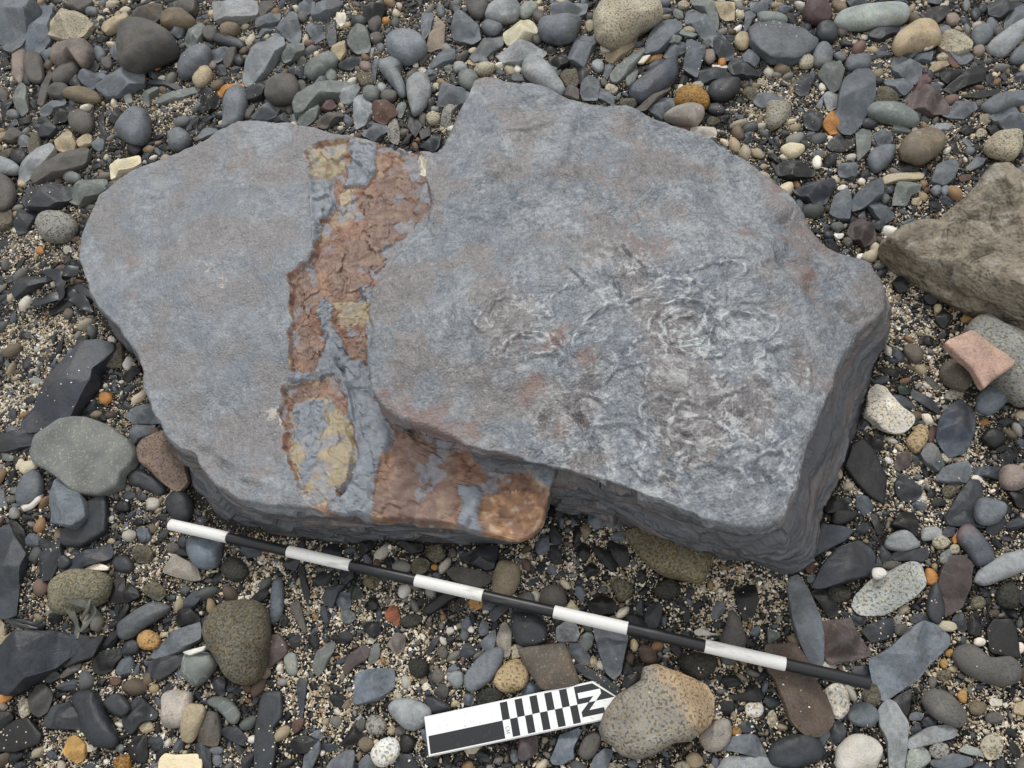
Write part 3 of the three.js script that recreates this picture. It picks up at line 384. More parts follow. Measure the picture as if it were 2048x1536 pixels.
["BB","r",0,0,44,802,-801,"large brown-grey streaked oval cobble",[-35,-10,-8,-29,23,-31,43,-14,35,10,8,27,-19,33,-40,16,-40,0]],
["G","a",0,0,19,723,-853,"angular rod-shaped green-grey cobble near the orange angular stone",[-3,-22,12,-31,25,-20,1,22,-27,36]],
["S","a",0,0,24,758,-847,"smaller of two angular blocky blue-grey slate pebbles near the streaked brown oval cobble",[-8,-18,18,-9,13,8,-11,19,-14,1]],
["S","r",0,0,26,733,-807,"smaller of two smooth oblong blue-grey slate cobbles near the streaked brown oval cobble",[-19,-8,-2,-20,30,-18,29,-6,8,15,-19,26,-26,13]],
["K","f",0,1,9,685,-860,"grit-dusted flat black slate pebble near the orange angular stone",[-22,-9,-8,-18,25,-3,21,13,-5,15,-22,4]],
["S","m",0,0,12,643,-859,"worn stubby blue-grey slate small pebble near the orange angular stone",[9,4,3,8,-4,8,-9,4,-9,-3,-4,-8,4,-9,9,-4]],
["W","r",0,0,12,632,-840,"smooth oblong white pebble near the orange angular stone",[-6,12,-10,7,-8,-3,-1,-11,6,-13,10,-7,7,3,1,12]],
["W","r",0,0,10,587,-873,"middle-sized of three smooth rounded white small pebbles near the orange angular stone",[8,4,4,7,-3,6,-8,2,-9,-3,-4,-6,3,-7,8,-2]],
["TW","r",0,0,23,602,-878,"smooth rounded cream pebble near the orange angular stone",[-18,-10,2,-15,22,0,9,12,-11,14]],
["X","r",0,0,31,611,-968,"white and grey mottled rounded pebble on dark grit",[-5,-29,13,-25,29,-6,10,18,-14,30,-26,21,-17,-7]],
["D","m",0,1,23,666,-934,"larger of two grit-dusted worn oblong dark grey slate pebbles near the orange angular stone",[-13,-16,10,-28,18,-11,11,17,-3,29,-19,14]],
["D","m",0,1,18,688,-1022,"smaller of two grit-dusted worn oblong dark grey slate pebbles near the orange angular stone",[-20,7,-1,-22,19,-23,19,-4,-2,24,-17,23]],
["L","m",0,0,19,717,-965,"worn stubby light grey slate pebble near the orange angular stone",[-12,-10,-2,-20,19,-11,5,16,-15,21]],
["S","m",0,0,7,701,-973,"worn rod-shaped blue-grey slate pebble near the orange angular stone",[-14,8,10,-14,20,-22,-7,16]],
["W","r",0,0,11,719,-1005,"largest of three smooth rounded white small pebbles near the orange angular stone",[8,3,2,8,-4,9,-8,4,-7,-3,-2,-9,4,-8,8,-4]],
["S","m",0,0,26,671,-803,"smaller of two worn stubby blue-grey slate pebbles near the orange angular stone",[-12,-14,-1,-18,20,-11,12,12,2,20,-19,8]],
["K","m",0,0,26,584,-835,"worn oblong black slate cobble near the orange angular stone",[-26,-32,3,-19,35,11,30,23,-8,20,-27,-1]],
["DB","a",0,0,39,601,-776,"blue-black wedge-shaped slate near the slab's rounded corner",[-35,-16,2,-22,36,-18,31,2,2,30,-14,27,-30,2]],
["TW","m",0,0,12,748,-757,"cream stick-shaped stone among dark slates",[-28,-11,-11,-12,33,2,28,14,-10,5,-33,2]],
["S","a",0,0,26,678,-741,"angular oblong blue-grey slate cobble near the brown boulder",[-32,3,2,-19,36,-28,32,-11,16,14,-12,22,-37,22]],
["S","a",0,0,24,629,-737,"angular oblong blue-grey slate cobble near the orange angular stone",[-26,9,-4,-21,25,-32,21,-12,-2,33,-16,24]],
["S","m",0,0,20,681,-700,"worn stubby blue-grey slate pebble near the brown boulder",[-14,-20,2,-24,19,8,10,19,-6,23,-14,3]],
["G","a",0,0,25,735,-724,"angular oblong green-grey cobble near the brown boulder",[-30,16,-9,-15,5,-25,31,-7,22,5,5,10,-11,25]],
["D","m",0,0,11,717,-742,"smaller of two worn stubby dark grey slate pebbles near the brown boulder",[-9,-5,8,-10,11,3,-2,10,-11,4]],
["S","m",0,0,25,816,-740,"largest of four worn oblong blue-grey slate pebbles near the streaked brown oval cobble",[-30,9,-10,-15,25,-24,28,-8,5,18,-16,24]],
["G","r",0,0,11,701,-726,"smooth rounded green-grey pebble near the brown boulder",[7,3,2,8,-5,10,-8,5,-7,-3,-2,-10,5,-9,8,-5]],
["W","r",0,0,9,683,-774,"smallest of three smooth rounded white small pebbles near the orange angular stone",[6,2,2,7,-3,6,-6,3,-6,-2,-2,-6,3,-7,6,-3]],
["W","m",0,0,8,647,-774,"worn stubby white small pebble near the orange angular stone",[7,3,2,5,-3,5,-7,2,-6,-2,-3,-5,2,-5,7,-2]],
["S","r",0,0,12,785,-712,"smooth rounded blue-grey slate small pebble near the brown boulder",[8,3,2,8,-6,10,-8,4,-8,-3,-2,-8,5,-9,10,-5]],
["S","r",0,0,10,799,-708,"smooth oblong blue-grey slate pebble near the brown boulder",[-6,11,-8,6,-7,-3,0,-8,6,-11,9,-6,6,2,0,9]],
["T","m",0,0,11,746,-702,"worn stubby tan small pebble near the brown boulder",[7,3,3,7,-3,7,-8,3,-8,-3,-3,-8,4,-7,8,-3]],
["R","r",0,0,7,773,-719,"smooth rounded red-brown small pebble near the brown boulder",[5,2,2,4,-3,5,-6,2,-5,-2,-1,-5,3,-5,5,-2]],
["K","m",0,0,14,767,-770,"worn oblong black slate pebble near the streaked brown oval cobble",[-15,-6,6,-10,17,3,7,11,-16,3]],
["S","r",0,0,26,984,-846,"larger of two smooth oblong blue-grey slate cobbles near the streaked brown oval cobble",[-43,-4,-19,-16,7,-18,39,-11,43,6,24,15,8,13,-13,17,-34,17]],
["S","a",0,0,35,968,-805,"larger of two angular blocky blue-grey slate pebbles near the streaked brown oval cobble",[-25,-18,-6,-27,23,-24,20,1,14,28,2,35,-15,20,-22,0]],
["S","a",0,0,27,907,-859,"angular oblong blue-grey slate cobble near the streaked brown oval cobble",[-13,-10,8,-19,32,-11,28,7,-4,20,-27,10,-36,-7]],
["K","f",0,0,6,964,-881,"flat rod-shaped black slate cobble near the streaked brown oval cobble",[-35,-6,-1,-10,31,-1,23,9,-11,8]],
["L","m",0,0,12,862,-837,"worn oblong light grey slate pebble near the streaked brown oval cobble",[-16,-7,-2,-10,20,1,5,11,-15,2]],
["X","r",0,0,40,927,-755,"pale cream-grey rounded cobble touching the brown boulder",[-31,-6,-8,-25,20,-22,35,-12,20,15,-4,31,-29,13]],
["T","r",0,0,8,1006,-827,"smooth oblong tan small pebble near the streaked brown oval cobble",[-5,8,-6,4,-5,-2,0,-7,5,-8,7,-4,4,2,0,8]],
["X","m",0,0,11,914,-800,"worn stubby pale speckled granite small pebble near the streaked brown oval cobble",[8,4,2,8,-5,8,-10,4,-8,-3,-2,-8,5,-9,9,-4]],
["K","m",0,0,15,894,-814,"smaller of two worn stubby black slate pebbles near the streaked brown oval cobble",[-13,-6,3,-10,15,6,-5,10]],
["S","r",0,0,11,877,-771,"smooth rounded blue-grey slate small pebble near the streaked brown oval cobble",[8,3,2,8,-4,7,-9,4,-7,-3,-2,-8,4,-8,8,-3]],
["S","m",0,0,9,883,-789,"smallest of four worn oblong blue-grey slate pebbles near the streaked brown oval cobble",[-5,-13,4,-10,7,8,-5,12]],
["K","m",0,0,8,859,-789,"worn rod-shaped black slate pebble near the streaked brown oval cobble",[-3,-14,9,-14,2,17,-8,13]],
["S","m",0,0,12,872,-741,"third largest of four worn oblong blue-grey slate pebbles near the streaked brown oval cobble",[-18,1,6,-12,19,-5,8,7,-15,10]],
["K","m",0,0,15,938,-798,"larger of two worn stubby black slate pebbles near the streaked brown oval cobble",[-12,-7,9,-11,11,11,-11,8]],
["T","m",0,0,13,937,-827,"worn stubby tan pebble near the streaked brown oval cobble",[9,3,3,10,-6,10,-11,4,-8,-4,-3,-11,5,-9,11,-5]],
["BM","a",0,0,32,633,-672,"angular blocky purple-brown pebble near the brown boulder",[-23,-5,-9,-22,14,-27,21,0,13,23,-10,27,-20,7]],
["D","m",0,0,14,667,-681,"larger of two worn stubby dark grey slate pebbles near the brown boulder",[10,4,2,10,-6,12,-10,5,-9,-3,-4,-11,5,-11,11,-5]],
["G","r",0,0,13,603,-698,"smooth rounded green-grey small pebble near the brown boulder",[10,4,5,8,-4,9,-9,3,-11,-4,-4,-9,4,-8,10,-3]],
["B","r",0,0,11,606,-665,"smooth rounded brown-grey small pebble near the brown boulder",[7,3,3,7,-4,9,-8,5,-7,-3,-2,-8,4,-8,9,-4]],
["D","r",0,0,12,583,-687,"smooth rounded dark grey slate small pebble near the brown boulder",[7,3,3,7,-3,7,-8,3,-7,-3,-3,-8,4,-7,8,-3]],
["W","a",0,0,8,661,-628,"angular blocky white small pebble near the brown boulder",[-4,7,-7,4,-6,-2,-1,-6,3,-7,7,-4,6,2,1,7]],
["W","m",0,0,9,598,-681,"worn stubby white small pebble near the brown boulder",[7,3,3,6,-3,6,-7,3,-7,-3,-3,-7,3,-6,8,-2]],
["R","m",0,0,9,841,-720,"worn oblong red-brown small pebble near the streaked brown oval cobble",[-8,-7,12,-3,5,6,-9,5]],
["D","m",0,0,11,695,-884,"worn stubby dark grey slate pebble near the orange angular stone",[-9,-8,4,-8,12,0,5,10,-11,4]],
["DB","m",0,0,60,-747,-819,"long dark brown-grey slate with a pointed end, beside the left edge of the slab",[-85,55,-84,30,-50,0,-9,-37,27,-79,58,-79,77,-69,79,-50,52,-17,50,7,11,51,-3,69,-42,66]],
["Q","f",0,0,33,-716,-682,"broad flat grey cobble flecked with yellow grains",[-89,-33,-83,-60,-42,-76,6,-64,48,-34,76,1,90,30,81,49,64,56,58,75,24,79,-10,66,-42,29,-75,0,-87,-17]],
["Z","m",0,0,44,-578,-628,"pinkish-brown granite cobble tucked under the slab's left edge",[-46,-36,-36,-48,2,-49,15,-23,40,-5,43,11,34,23,34,50,17,61,-7,37,-26,10,-39,-6]],
["S","a",0,0,32,-617,-728,"angular oblong blue-grey slate cobble near the broad yellow-flecked cobble",[-33,-10,-18,-19,12,-21,25,8,34,24,13,20,-16,14]],
["S","a",0,0,28,-624,-698,"angular blocky blue-grey slate pebble near the broad yellow-flecked cobble",[-19,2,-16,-13,-1,-18,25,-6,15,10,-11,20]],
["R","r",0,0,13,-603,-692,"smooth rounded red-brown pebble near the broad yellow-flecked cobble",[10,3,7,9,0,10,-7,4,-10,-3,-7,-9,0,-9,8,-5]],
["D","r",0,0,20,-617,-603,"smooth oblong dark grey slate cobble near the striped pole's white end",[-27,-22,-19,-27,15,-6,30,17,19,29,-8,8,-25,-3]],
["D","r",0,0,29,-562,-543,"larger of two smooth rounded dark grey slate pebbles near the striped pole's white end",[-20,-14,-11,-23,5,-23,18,-8,17,23,-5,24,-18,3]],
["Y","m",0,0,19,-667,-868,"worn oblong olive speckled pebble near the long dark pointed slate",[-17,16,-10,-18,9,-26,15,-6,8,24]],
["O","r",0,0,15,-687,-787,"round orange pebble on grit between slab and long dark slate",[12,4,8,11,0,12,-8,7,-12,-4,-9,-12,0,-12,9,-6]],
["D","m",0,0,24,-842,-753,"worn oblong dark grey slate cobble near the broad yellow-flecked cobble",[-35,11,-36,-16,3,-17,33,-10,43,3,28,15,-1,18]],
["D","m",0,0,30,-837,-1089,"worn oblong dark grey slate cobble near the long dark pointed slate",[-33,4,-8,-24,47,0,27,5,11,15,-25,20]],
["R","r",0,0,20,-770,-1099,"smooth rounded red-brown pebble near the long dark pointed slate",[16,2,14,14,2,16,-10,9,-17,-3,-14,-13,-3,-16,9,-11]],
["K","f",0,0,8,-770,-1017,"flat oblong black slate pebble near the long dark pointed slate",[-27,3,-8,-14,22,-11,29,3,0,12,-23,14]],
["B","r",0,0,14,-758,-995,"smooth rounded brown-grey pebble near the long dark pointed slate",[6,-7,10,1,7,9,0,12,-7,7,-10,-2,-7,-9,0,-13]],
["K","m",0,0,10,-750,-979,"larger of two worn stubby black slate small pebbles near the long dark pointed slate",[9,-1,8,5,2,8,-5,6,-8,1,-8,-5,-2,-8,5,-6]],
["K","m",0,0,11,-845,-978,"smaller of two worn oblong black slate pebbles near the long dark pointed slate",[14,5,10,11,0,9,-10,4,-13,-5,-11,-11,-1,-9,9,-4]],
["K","m",0,0,9,-749,-915,"smaller of two worn stubby black slate small pebbles near the long dark pointed slate",[8,3,6,7,0,8,-5,4,-8,-3,-6,-7,0,-8,6,-3]],
["K","m",0,0,13,-640,-820,"larger of two worn oblong black slate pebbles near the long dark pointed slate",[-17,0,-2,-9,14,-11,17,-3,-5,14]],
["D","m",0,0,10,-653,-761,"worn oblong dark grey slate pebble near the broad yellow-flecked cobble",[11,4,9,10,0,9,-8,3,-13,-4,-9,-9,0,-9,9,-3]],
["W","r",0,0,10,-676,-908,"smooth rounded white small pebble near the long dark pointed slate",[8,3,5,8,0,9,-5,4,-7,-3,-5,-8,0,-9,5,-4]],
["TW","r",0,0,17,-823,-696,"pale yellow bean-shaped pebble beside the broad flecked cobble",[-16,-4,-6,-12,13,-6,15,6,-5,12]],
["S","r",0,0,31,-814,-652,"smooth rounded blue-grey slate pebble near the broad yellow-flecked cobble",[-21,2,-9,-25,8,-29,19,-10,19,17,-1,26,-18,23]],
["S","a",8,0,44,-743,-599,"faceted blue-grey slate block leaning on a dark slate plate",[-26,-20,-24,-52,-10,-54,13,-26,31,6,34,33,15,47,-2,39,-27,20]],
["D","f",0,0,19,-712,-560,"dark flat slate plate under the faceted blue-grey block",[-7,-32,16,-43,27,-48,30,-10,27,21,-12,35,-42,26,-43,0,-12,1]],
["K","r",0,0,14,-659,-574,"smooth rounded black slate pebble near the striped pole's white end",[-13,-5,-2,-11,12,-1,9,11,-10,5]],
["S","m",0,0,11,-869,-653,"worn rod-shaped blue-grey slate pebble near the broad yellow-flecked cobble",[-10,-23,5,-12,10,17,-4,18]],
["G","r",0,0,8,-848,-661,"smooth rounded green-grey small pebble near the broad yellow-flecked cobble",[7,2,6,6,0,6,-5,3,-7,-2,-6,-7,0,-6,5,-3]],
["G","m",0,0,9,-864,-729,"worn oblong green-grey pebble near the broad yellow-flecked cobble",[13,6,10,10,-1,7,-11,0,-13,-7,-9,-10,1,-7,10,0]],
["B","r",0,0,9,-853,-647,"smooth oblong brown-grey pebble near the broad yellow-flecked cobble",[10,3,7,7,1,7,-7,3,-11,-3,-7,-7,0,-7,7,-3]],
["S","m",6,0,16,-771,-674,"worn stubby blue-grey slate pebble near the broad yellow-flecked cobble",[-18,-1,2,-14,11,0,12,14,-12,4]],
["S","m",0,0,10,-861,-781,"worn stubby blue-grey slate pebble near the long dark pointed slate",[11,3,8,9,0,9,-7,4,-10,-3,-8,-9,-1,-10,7,-4]],
["D","m",0,0,10,-858,-812,"worn oblong dark grey slate pebble near the long dark pointed slate",[1,13,-5,7,-8,-3,-6,-10,-1,-13,5,-7,7,3,6,11]],
["L","m",0,0,8,-819,-870,"worn oblong light grey slate small pebble near the long dark pointed slate",[10,3,7,8,1,8,-6,3,-10,-4,-7,-7,0,-8,6,-3]],
["W","m",0,0,7,-787,-870,"worn oblong white small pebble near the long dark pointed slate",[7,2,5,7,0,7,-4,3,-7,-2,-5,-7,0,-7,4,-3]],
["D","m",0,0,9,-628,-582,"worn stubby dark grey slate small pebble near the striped pole's white end",[9,3,7,8,0,7,-7,3,-10,-3,-7,-7,0,-8,7,-3]],
["D","a",0,0,36,-844,-521,"tall dark slate plate with a straight chipped edge",[-24,-66,-4,-74,29,-17,27,-3,18,26,14,72,-1,75,-15,64]],
["K","m",0,0,12,-834,-581,"worn rod-shaped black slate pebble near the broad yellow-flecked cobble",[-17,-25,-8,-25,10,-2,13,30,0,18]],
["D","m",0,1,25,-776,-520,"grit-dusted worn oblong dark grey slate cobble near the large dark slate plate",[-18,-10,-1,-27,13,-30,20,-22,17,3,-1,33,-12,33,-17,15]],
["DB","a",0,0,21,-714,-501,"angular rod-shaped dark blue slate cobble near the striped pole's white end",[-42,6,-22,-12,30,-15,37,-3,35,10,3,12,-35,14]],
["D","r",0,0,15,-756,-508,"smooth rounded dark grey slate pebble near the large dark slate plate",[0,12,-8,7,-10,-3,-9,-12,0,-12,7,-6,12,3,8,10]],
["D","r",0,0,19,-658,-475,"smaller of two smooth rounded dark grey slate pebbles near the striped pole's white end",[-17,-6,-10,-15,6,-11,16,4,13,14,-5,12]],
["Y","m",0,1,19,-627,-483,"grit-dusted worn stubby olive speckled pebble near the striped pole's white end",[-18,-5,-9,-14,8,-11,18,3,10,14,-9,11]],
["YB","r",0,0,47,-723,-450,"olive-brown algae-stained stone with seaweed strands on it",[-44,11,-42,-23,-18,-35,17,-27,46,-10,50,4,35,28,-4,30,-30,27]],
["K","m",0,0,15,-667,-436,"worn oblong black slate pebble near the striped pole's white end",[-11,14,-10,-19,8,-20,11,-5,10,20,-4,19]],
["K","m",0,0,17,-647,-426,"worn stubby black slate pebble near the striped pole's white end",[-8,-18,9,-5,14,10,-10,12]],
["Y","m",0,0,16,-610,-419,"worn oblong olive speckled pebble near the striped pole's white end",[-17,-9,-1,-16,14,0,15,11,3,16,-15,0]],
["PX","a",0,0,21,-565,-440,"light grey-brown ridged pebble below the white end of the pole",[-28,-9,-12,-27,3,-16,24,4,28,24,17,24,-9,10,-27,-2]],
["S","r",0,0,40,-524,-455,"smooth blue-grey blocky cobble under the striped pole",[-25,-16,-16,-27,24,-16,23,7,15,28,-13,22,-23,3]],
["D","r",0,0,11,-562,-484,"larger of two smooth rounded dark grey slate small pebbles near the striped pole's white end",[-1,10,-6,5,-9,-3,-5,-9,0,-10,6,-5,8,2,5,9]],
["B","r",0,0,12,-579,-479,"smooth rounded brown-grey small pebble near the striped pole's white end",[10,3,7,7,0,9,-8,4,-10,-3,-7,-9,1,-8,8,-4]],
["D","r",0,0,10,-564,-467,"smaller of two smooth rounded dark grey slate small pebbles near the striped pole's white end",[10,3,8,8,0,7,-8,3,-10,-3,-8,-8,1,-7,8,-3]],
["YK","r",0,0,23,-483,-415,"smooth rounded dark speckled pebble near the striped pole's white end",[-18,-11,-7,-21,8,-14,20,5,13,19,-5,18,-17,2]],
["S","r",0,0,27,-630,-380,"smooth blue-grey finger-shaped pebble",[-37,3,-32,-5,5,-19,28,-17,44,-6,40,0,9,11,-15,22,-32,18]],
["K","m",0,0,10,-662,-399,"worn oblong black slate pebble near the large dark slate plate",[-10,7,-5,-7,9,-13,11,-5,-5,16]],
["ZO","r",0,0,19,-621,-347,"ochre speckled rounded pebble near the olive cobble",[17,5,11,14,0,14,-11,8,-16,-4,-11,-14,1,-15,12,-6]],
["D","r",0,0,16,-649,-344,"smooth rounded dark grey slate pebble near the large dark elongated cobble",[-13,5,-9,-8,4,-11,13,-2,9,9,-6,9]],
["K","a",0,0,21,-561,-364,"angular blocky black slate pebble near the olive speckled cobble",[-17,7,-12,-14,6,-13,19,7,15,14]],
["S","a",0,0,24,-576,-332,"flat grey slate pebble overlapping a darker one beside the olive cobble",[-44,8,-32,-3,-6,-15,33,-19,35,6,8,15,-35,15]],
["D","m",0,0,22,-599,-303,"largest of three worn oblong dark grey slate pebbles near the tan finger-shaped pebble",[-25,-1,-20,-14,26,-11,28,-1,7,15,-6,17,-23,7]],
["G","r",0,0,35,-546,-287,"rounded olive-grey pebble with a white shard on it",[-23,-1,-17,-21,0,-22,22,-10,27,3,13,18,-5,25,-19,11]],
["Y","r",0,0,68,-477,-306,"large dark olive speckled cobble half buried in grit",[-48,-23,-39,-40,-21,-52,7,-51,31,-43,42,-26,42,3,34,33,22,57,2,63,-19,50,-31,24,-44,-5]],
["D","a",0,0,60,-791,-369,"large dark slate plate with a sharp straight edge",[-53,-26,-15,-40,24,-31,76,-9,78,-1,31,24,-29,44,-49,37]],
["D","m",0,0,20,-720,-359,"worn oblong dark grey slate cobble near the large dark slate plate",[-34,9,-6,-12,25,-16,31,-12,14,11,-26,15]],
["K","m",0,0,21,-686,-335,"worn stubby black slate pebble near the large dark elongated cobble",[-22,3,-19,-9,1,-15,22,-13,23,-2,6,15,-9,17,-20,10]],
["D","m",0,0,11,-776,-338,"worn oblong dark grey slate pebble near the large dark slate plate",[-16,-1,-12,-9,12,-4,16,5,2,10]],
["B","m",0,0,8,-743,-338,"worn rod-shaped brown-grey pebble near the large dark slate plate",[-17,4,-2,-6,16,-6,11,3,-12,7]],
["B","m",0,0,22,-786,-308,"worn stubby brown-grey pebble near the large dark slate plate",[-16,-3,-10,-21,5,-20,17,-4,11,18,-4,23,-12,12]],
["X","m",0,0,12,-812,-304,"worn stubby pale speckled granite pebble near the large dark slate plate",[-9,-1,-10,-11,5,-11,10,6,-1,15]],
["O","m",0,0,9,-846,-328,"worn oblong orange pebble near the large dark slate plate",[-10,-10,10,-3,13,3,3,8,-10,4]],
["D","a",0,0,27,-749,-273,"angular oblong dark grey slate pebble near the large dark elongated cobble",[-31,0,-17,-21,6,-19,19,-7,29,12,26,22,-18,10]],
["D","r",0,0,29,-701,-258,"large smooth dark elongated cobble",[-32,-36,-25,-43,-2,-40,5,-28,18,0,32,28,32,39,20,44,-2,33,-17,11,-24,-16]],
["D","r",4,0,19,-667,-268,"smooth oblong dark grey slate pebble near the large dark elongated cobble",[-19,-11,-3,-16,7,-11,19,8,14,16,-1,15,-16,-1]],
["D","a",0,0,34,-638,-247,"angular blocky dark grey slate pebble near the large dark elongated cobble",[-23,-3,-4,-23,6,-20,27,4,25,12,8,12,-12,23,-19,11]],
["T","r",0,0,11,-630,-229,"smooth rounded tan small pebble near the tan finger-shaped pebble",[-10,-3,-4,-8,8,-4,8,7,-4,7]],
["K","m",0,1,19,-640,-202,"grit-dusted worn stubby black slate pebble near the large dark elongated cobble",[-13,-9,-7,-18,10,-15,13,9,6,20,-10,12]],
["TO","m",0,1,17,-733,-226,"grit-dusted worn stubby yellow-ochre pebble near the large dark elongated cobble",[-18,-2,-12,-16,-2,-19,15,-2,15,13,1,18]],
["YO","m",0,0,18,-663,-188,"worn stubby golden speckled pebble near the large dark elongated cobble",[-11,-7,-4,-13,9,-10,10,7,5,15,-11,6]],
["K","f",0,1,12,-818,-266,"grit-dusted flat oblong black slate cobble near the large dark elongated cobble",[-34,-11,-4,-22,16,-21,34,5,32,17,-2,19,-32,11]],
["PX","r",0,0,34,-581,-240,"pale grey rounded block beside the tan finger-shaped pebble",[-19,-9,-17,-22,-7,-25,17,-18,22,-7,15,21,1,25,-18,18]],
["TB","r",6,0,23,-559,-217,"tan finger-shaped pebble with brown freckles",[-15,12,-13,-11,-8,-23,9,-20,20,-11,12,9,-1,26,-12,22]],
["B","m",0,0,22,-537,-200,"worn stubby brown-grey pebble near the tan finger-shaped pebble",[-18,9,-10,-15,-2,-24,12,-18,15,3,9,22,-5,19]],
["G","r",0,0,17,-513,-221,"smooth oblong green-grey pebble near the tan finger-shaped pebble",[-25,-14,-16,-20,5,-12,18,7,17,20,7,22,-8,2]],
["D","m",0,0,13,-505,-185,"smallest of three worn oblong dark grey slate pebbles near the tan finger-shaped pebble",[-19,-9,-11,-13,8,-8,17,10,8,16,-17,-4]],
["D","m",0,0,14,-549,-170,"middle-sized of three worn oblong dark grey slate pebbles near the tan finger-shaped pebble",[-11,-16,1,-17,9,-4,10,18,-6,14]],
["S","r",0,0,8,-532,-172,"smooth oblong blue-grey slate small pebble near the tan finger-shaped pebble",[9,2,7,6,0,6,-7,2,-10,-3,-6,-6,1,-5,7,-2]],
["S","r",0,0,9,-531,-159,"smooth rounded blue-grey slate small pebble near the tan finger-shaped pebble",[0,8,-5,4,-7,-2,-4,-7,1,-7,5,-4,7,2,5,6]],
["TW","f",5,0,7,-580,-168,"cream flat stone with a notched edge",[-27,-13,-20,-18,-6,-12,23,-6,30,2,26,18,-28,4,-30,-7]],
["K","m",0,0,9,-610,-189,"worn oblong black slate pebble near the tan finger-shaped pebble",[-8,-2,-1,-7,16,-2,-1,4,-9,11]],
["S","m",0,0,6,-621,-176,"worn stubby blue-grey slate small pebble near the tan finger-shaped pebble",[6,-2,6,2,2,4,-3,4,-6,2,-6,-2,-2,-4,2,-4]],
["W","m",0,0,7,-716,-225,"worn oblong white small pebble near the large dark elongated cobble",[8,4,4,7,-2,5,-7,0,-7,-5,-4,-7,2,-5,6,0]],
["G","r",0,0,8,-669,-211,"smooth rounded green-grey small pebble near the large dark elongated cobble",[0,6,-4,3,-6,-2,-4,-6,0,-6,4,-3,6,1,4,5]],
["R","r",0,0,9,-675,-303,"smooth rounded red-brown small pebble near the large dark elongated cobble",[9,0,7,5,1,6,-5,4,-8,0,-7,-5,-2,-7,4,-5]],
["K","m",0,0,9,-697,-308,"worn stubby black slate small pebble near the large dark elongated cobble",[-9,2,-1,-6,8,-3,2,7]],
["P","r",0,0,7,-846,-315,"smooth rounded pinkish-grey small pebble near the large dark slate plate",[7,2,5,5,1,7,-4,3,-7,-2,-5,-6,0,-6,4,-3]],
["K","m",0,0,16,-842,-296,"worn stubby black slate pebble near the large dark slate plate",[-11,-13,10,-7,14,1,3,14,-10,8]],
["R","r",0,0,8,-480,-240,"smooth rounded red-brown small pebble near the olive speckled cobble",[7,2,5,5,0,6,-5,3,-8,-2,-5,-5,1,-5,6,-2]],
["K","m",0,0,7,-631,-270,"worn stubby black slate small pebble near the tan finger-shaped pebble",[0,7,-4,4,-6,-1,-4,-6,0,-7,4,-3,6,2,4,6]],
["D","m",0,0,14,-520,-254,"worn stubby dark grey slate pebble near the tan finger-shaped pebble",[-11,-6,4,-13,10,-3,4,15,-7,7]],
["TB","m",0,0,11,-857,-423,"worn rod-shaped tan pebble near the large dark slate plate",[-10,-30,9,-9,7,19,-3,28]],
["S","r",0,0,15,-424,-350,"smooth grey finger-shaped slate pebble below the striped pole",[-13,23,-5,-23,3,-32,11,-26,9,9,1,27,-9,30]],
["K","m",0,0,7,-381,-362,"thin black slate splinter below the striped pole",[-6,-27,2,-30,6,10,3,32,-2,31,-5,-1]],
["B","m",0,0,10,-395,-320,"worn rod-shaped brown-grey pebble near the olive speckled cobble",[-11,-18,1,-21,6,-5,9,27,4,26,-9,-5]],
["BM","m",0,0,21,-433,-280,"worn stubby purple-brown pebble near the olive speckled cobble",[-14,-4,-5,-20,8,-19,17,-4,15,9,-4,18,-16,19]],
["BT","r",0,0,11,-454,-255,"smooth rounded brown small pebble near the olive speckled cobble",[9,2,6,7,-1,9,-7,4,-9,-2,-5,-7,1,-9,7,-4]],
["GL","r",0,0,12,-414,-255,"smooth oblong pale green-grey pebble near the olive speckled cobble",[-9,-10,-1,-15,8,-11,7,13,-1,15,-7,9]],
["G","m",0,0,15,-367,-251,"larger of two worn oblong green-grey pebbles near the brick-red chip",[-17,8,-7,-10,12,-19,19,-15,14,-2,-3,17,-12,22]],
["BM","m",0,0,15,-320,-236,"worn oblong purple-brown pebble near the brick-red chip",[-20,10,-12,-6,12,-15,21,-6,13,5,-4,10,-18,17]],
["G","m",0,0,10,-294,-236,"smaller of two worn oblong green-grey pebbles near the brick-red chip",[-10,8,-4,-6,5,-14,9,-5,6,6,-7,13]],
["P","a",0,0,18,-259,-241,"angular blocky pinkish-grey pebble near the brick-red chip",[-14,-3,1,-14,13,-7,7,12,-7,13]],
["RO","a",0,0,14,-258,-281,"brick-red sandstone chip below the striped pole",[-12,-5,-3,-13,7,-11,9,3,5,17,-7,7]],
["S","a",0,0,16,-326,-321,"angular blocky blue-grey slate pebble near the brick-red chip",[-11,-2,-9,-16,11,-9,9,9,1,18,-5,12]],
["G","m",0,0,12,-323,-297,"worn stubby green-grey small pebble near the brick-red chip",[10,3,6,8,-1,10,-8,5,-10,-3,-6,-9,2,-10,8,-4]],
["GD","m",0,0,12,-308,-328,"worn stubby dark green small pebble near the brick-red chip",[10,3,7,9,-1,10,-9,5,-11,-3,-6,-9,2,-10,9,-4]],
["K","m",0,0,11,-284,-307,"smaller of two worn stubby black slate pebbles near the brick-red chip",[-5,-9,2,-12,8,0,4,11,-7,9]],
["D","m",0,0,6,-279,-287,"worn oblong dark grey slate small pebble near the brick-red chip",[-2,10,-5,7,-4,-2,-1,-9,2,-11,4,-7,5,1,2,8]],
["D","m",0,0,17,-341,-334,"worn oblong dark grey slate pebble near the brick-red chip",[-15,-1,-3,-13,22,-10,11,-1,-2,18,-12,12]],
["K","a",0,0,17,-291,-271,"angular blocky black slate pebble near the brick-red chip",[-15,-9,-7,-12,14,-4,9,10,-2,14]],
["YK","m",0,0,12,-234,-266,"worn oblong dark speckled pebble near the brick-red chip",[16,2,10,7,0,9,-11,6,-17,-2,-10,-7,0,-9,12,-5]],
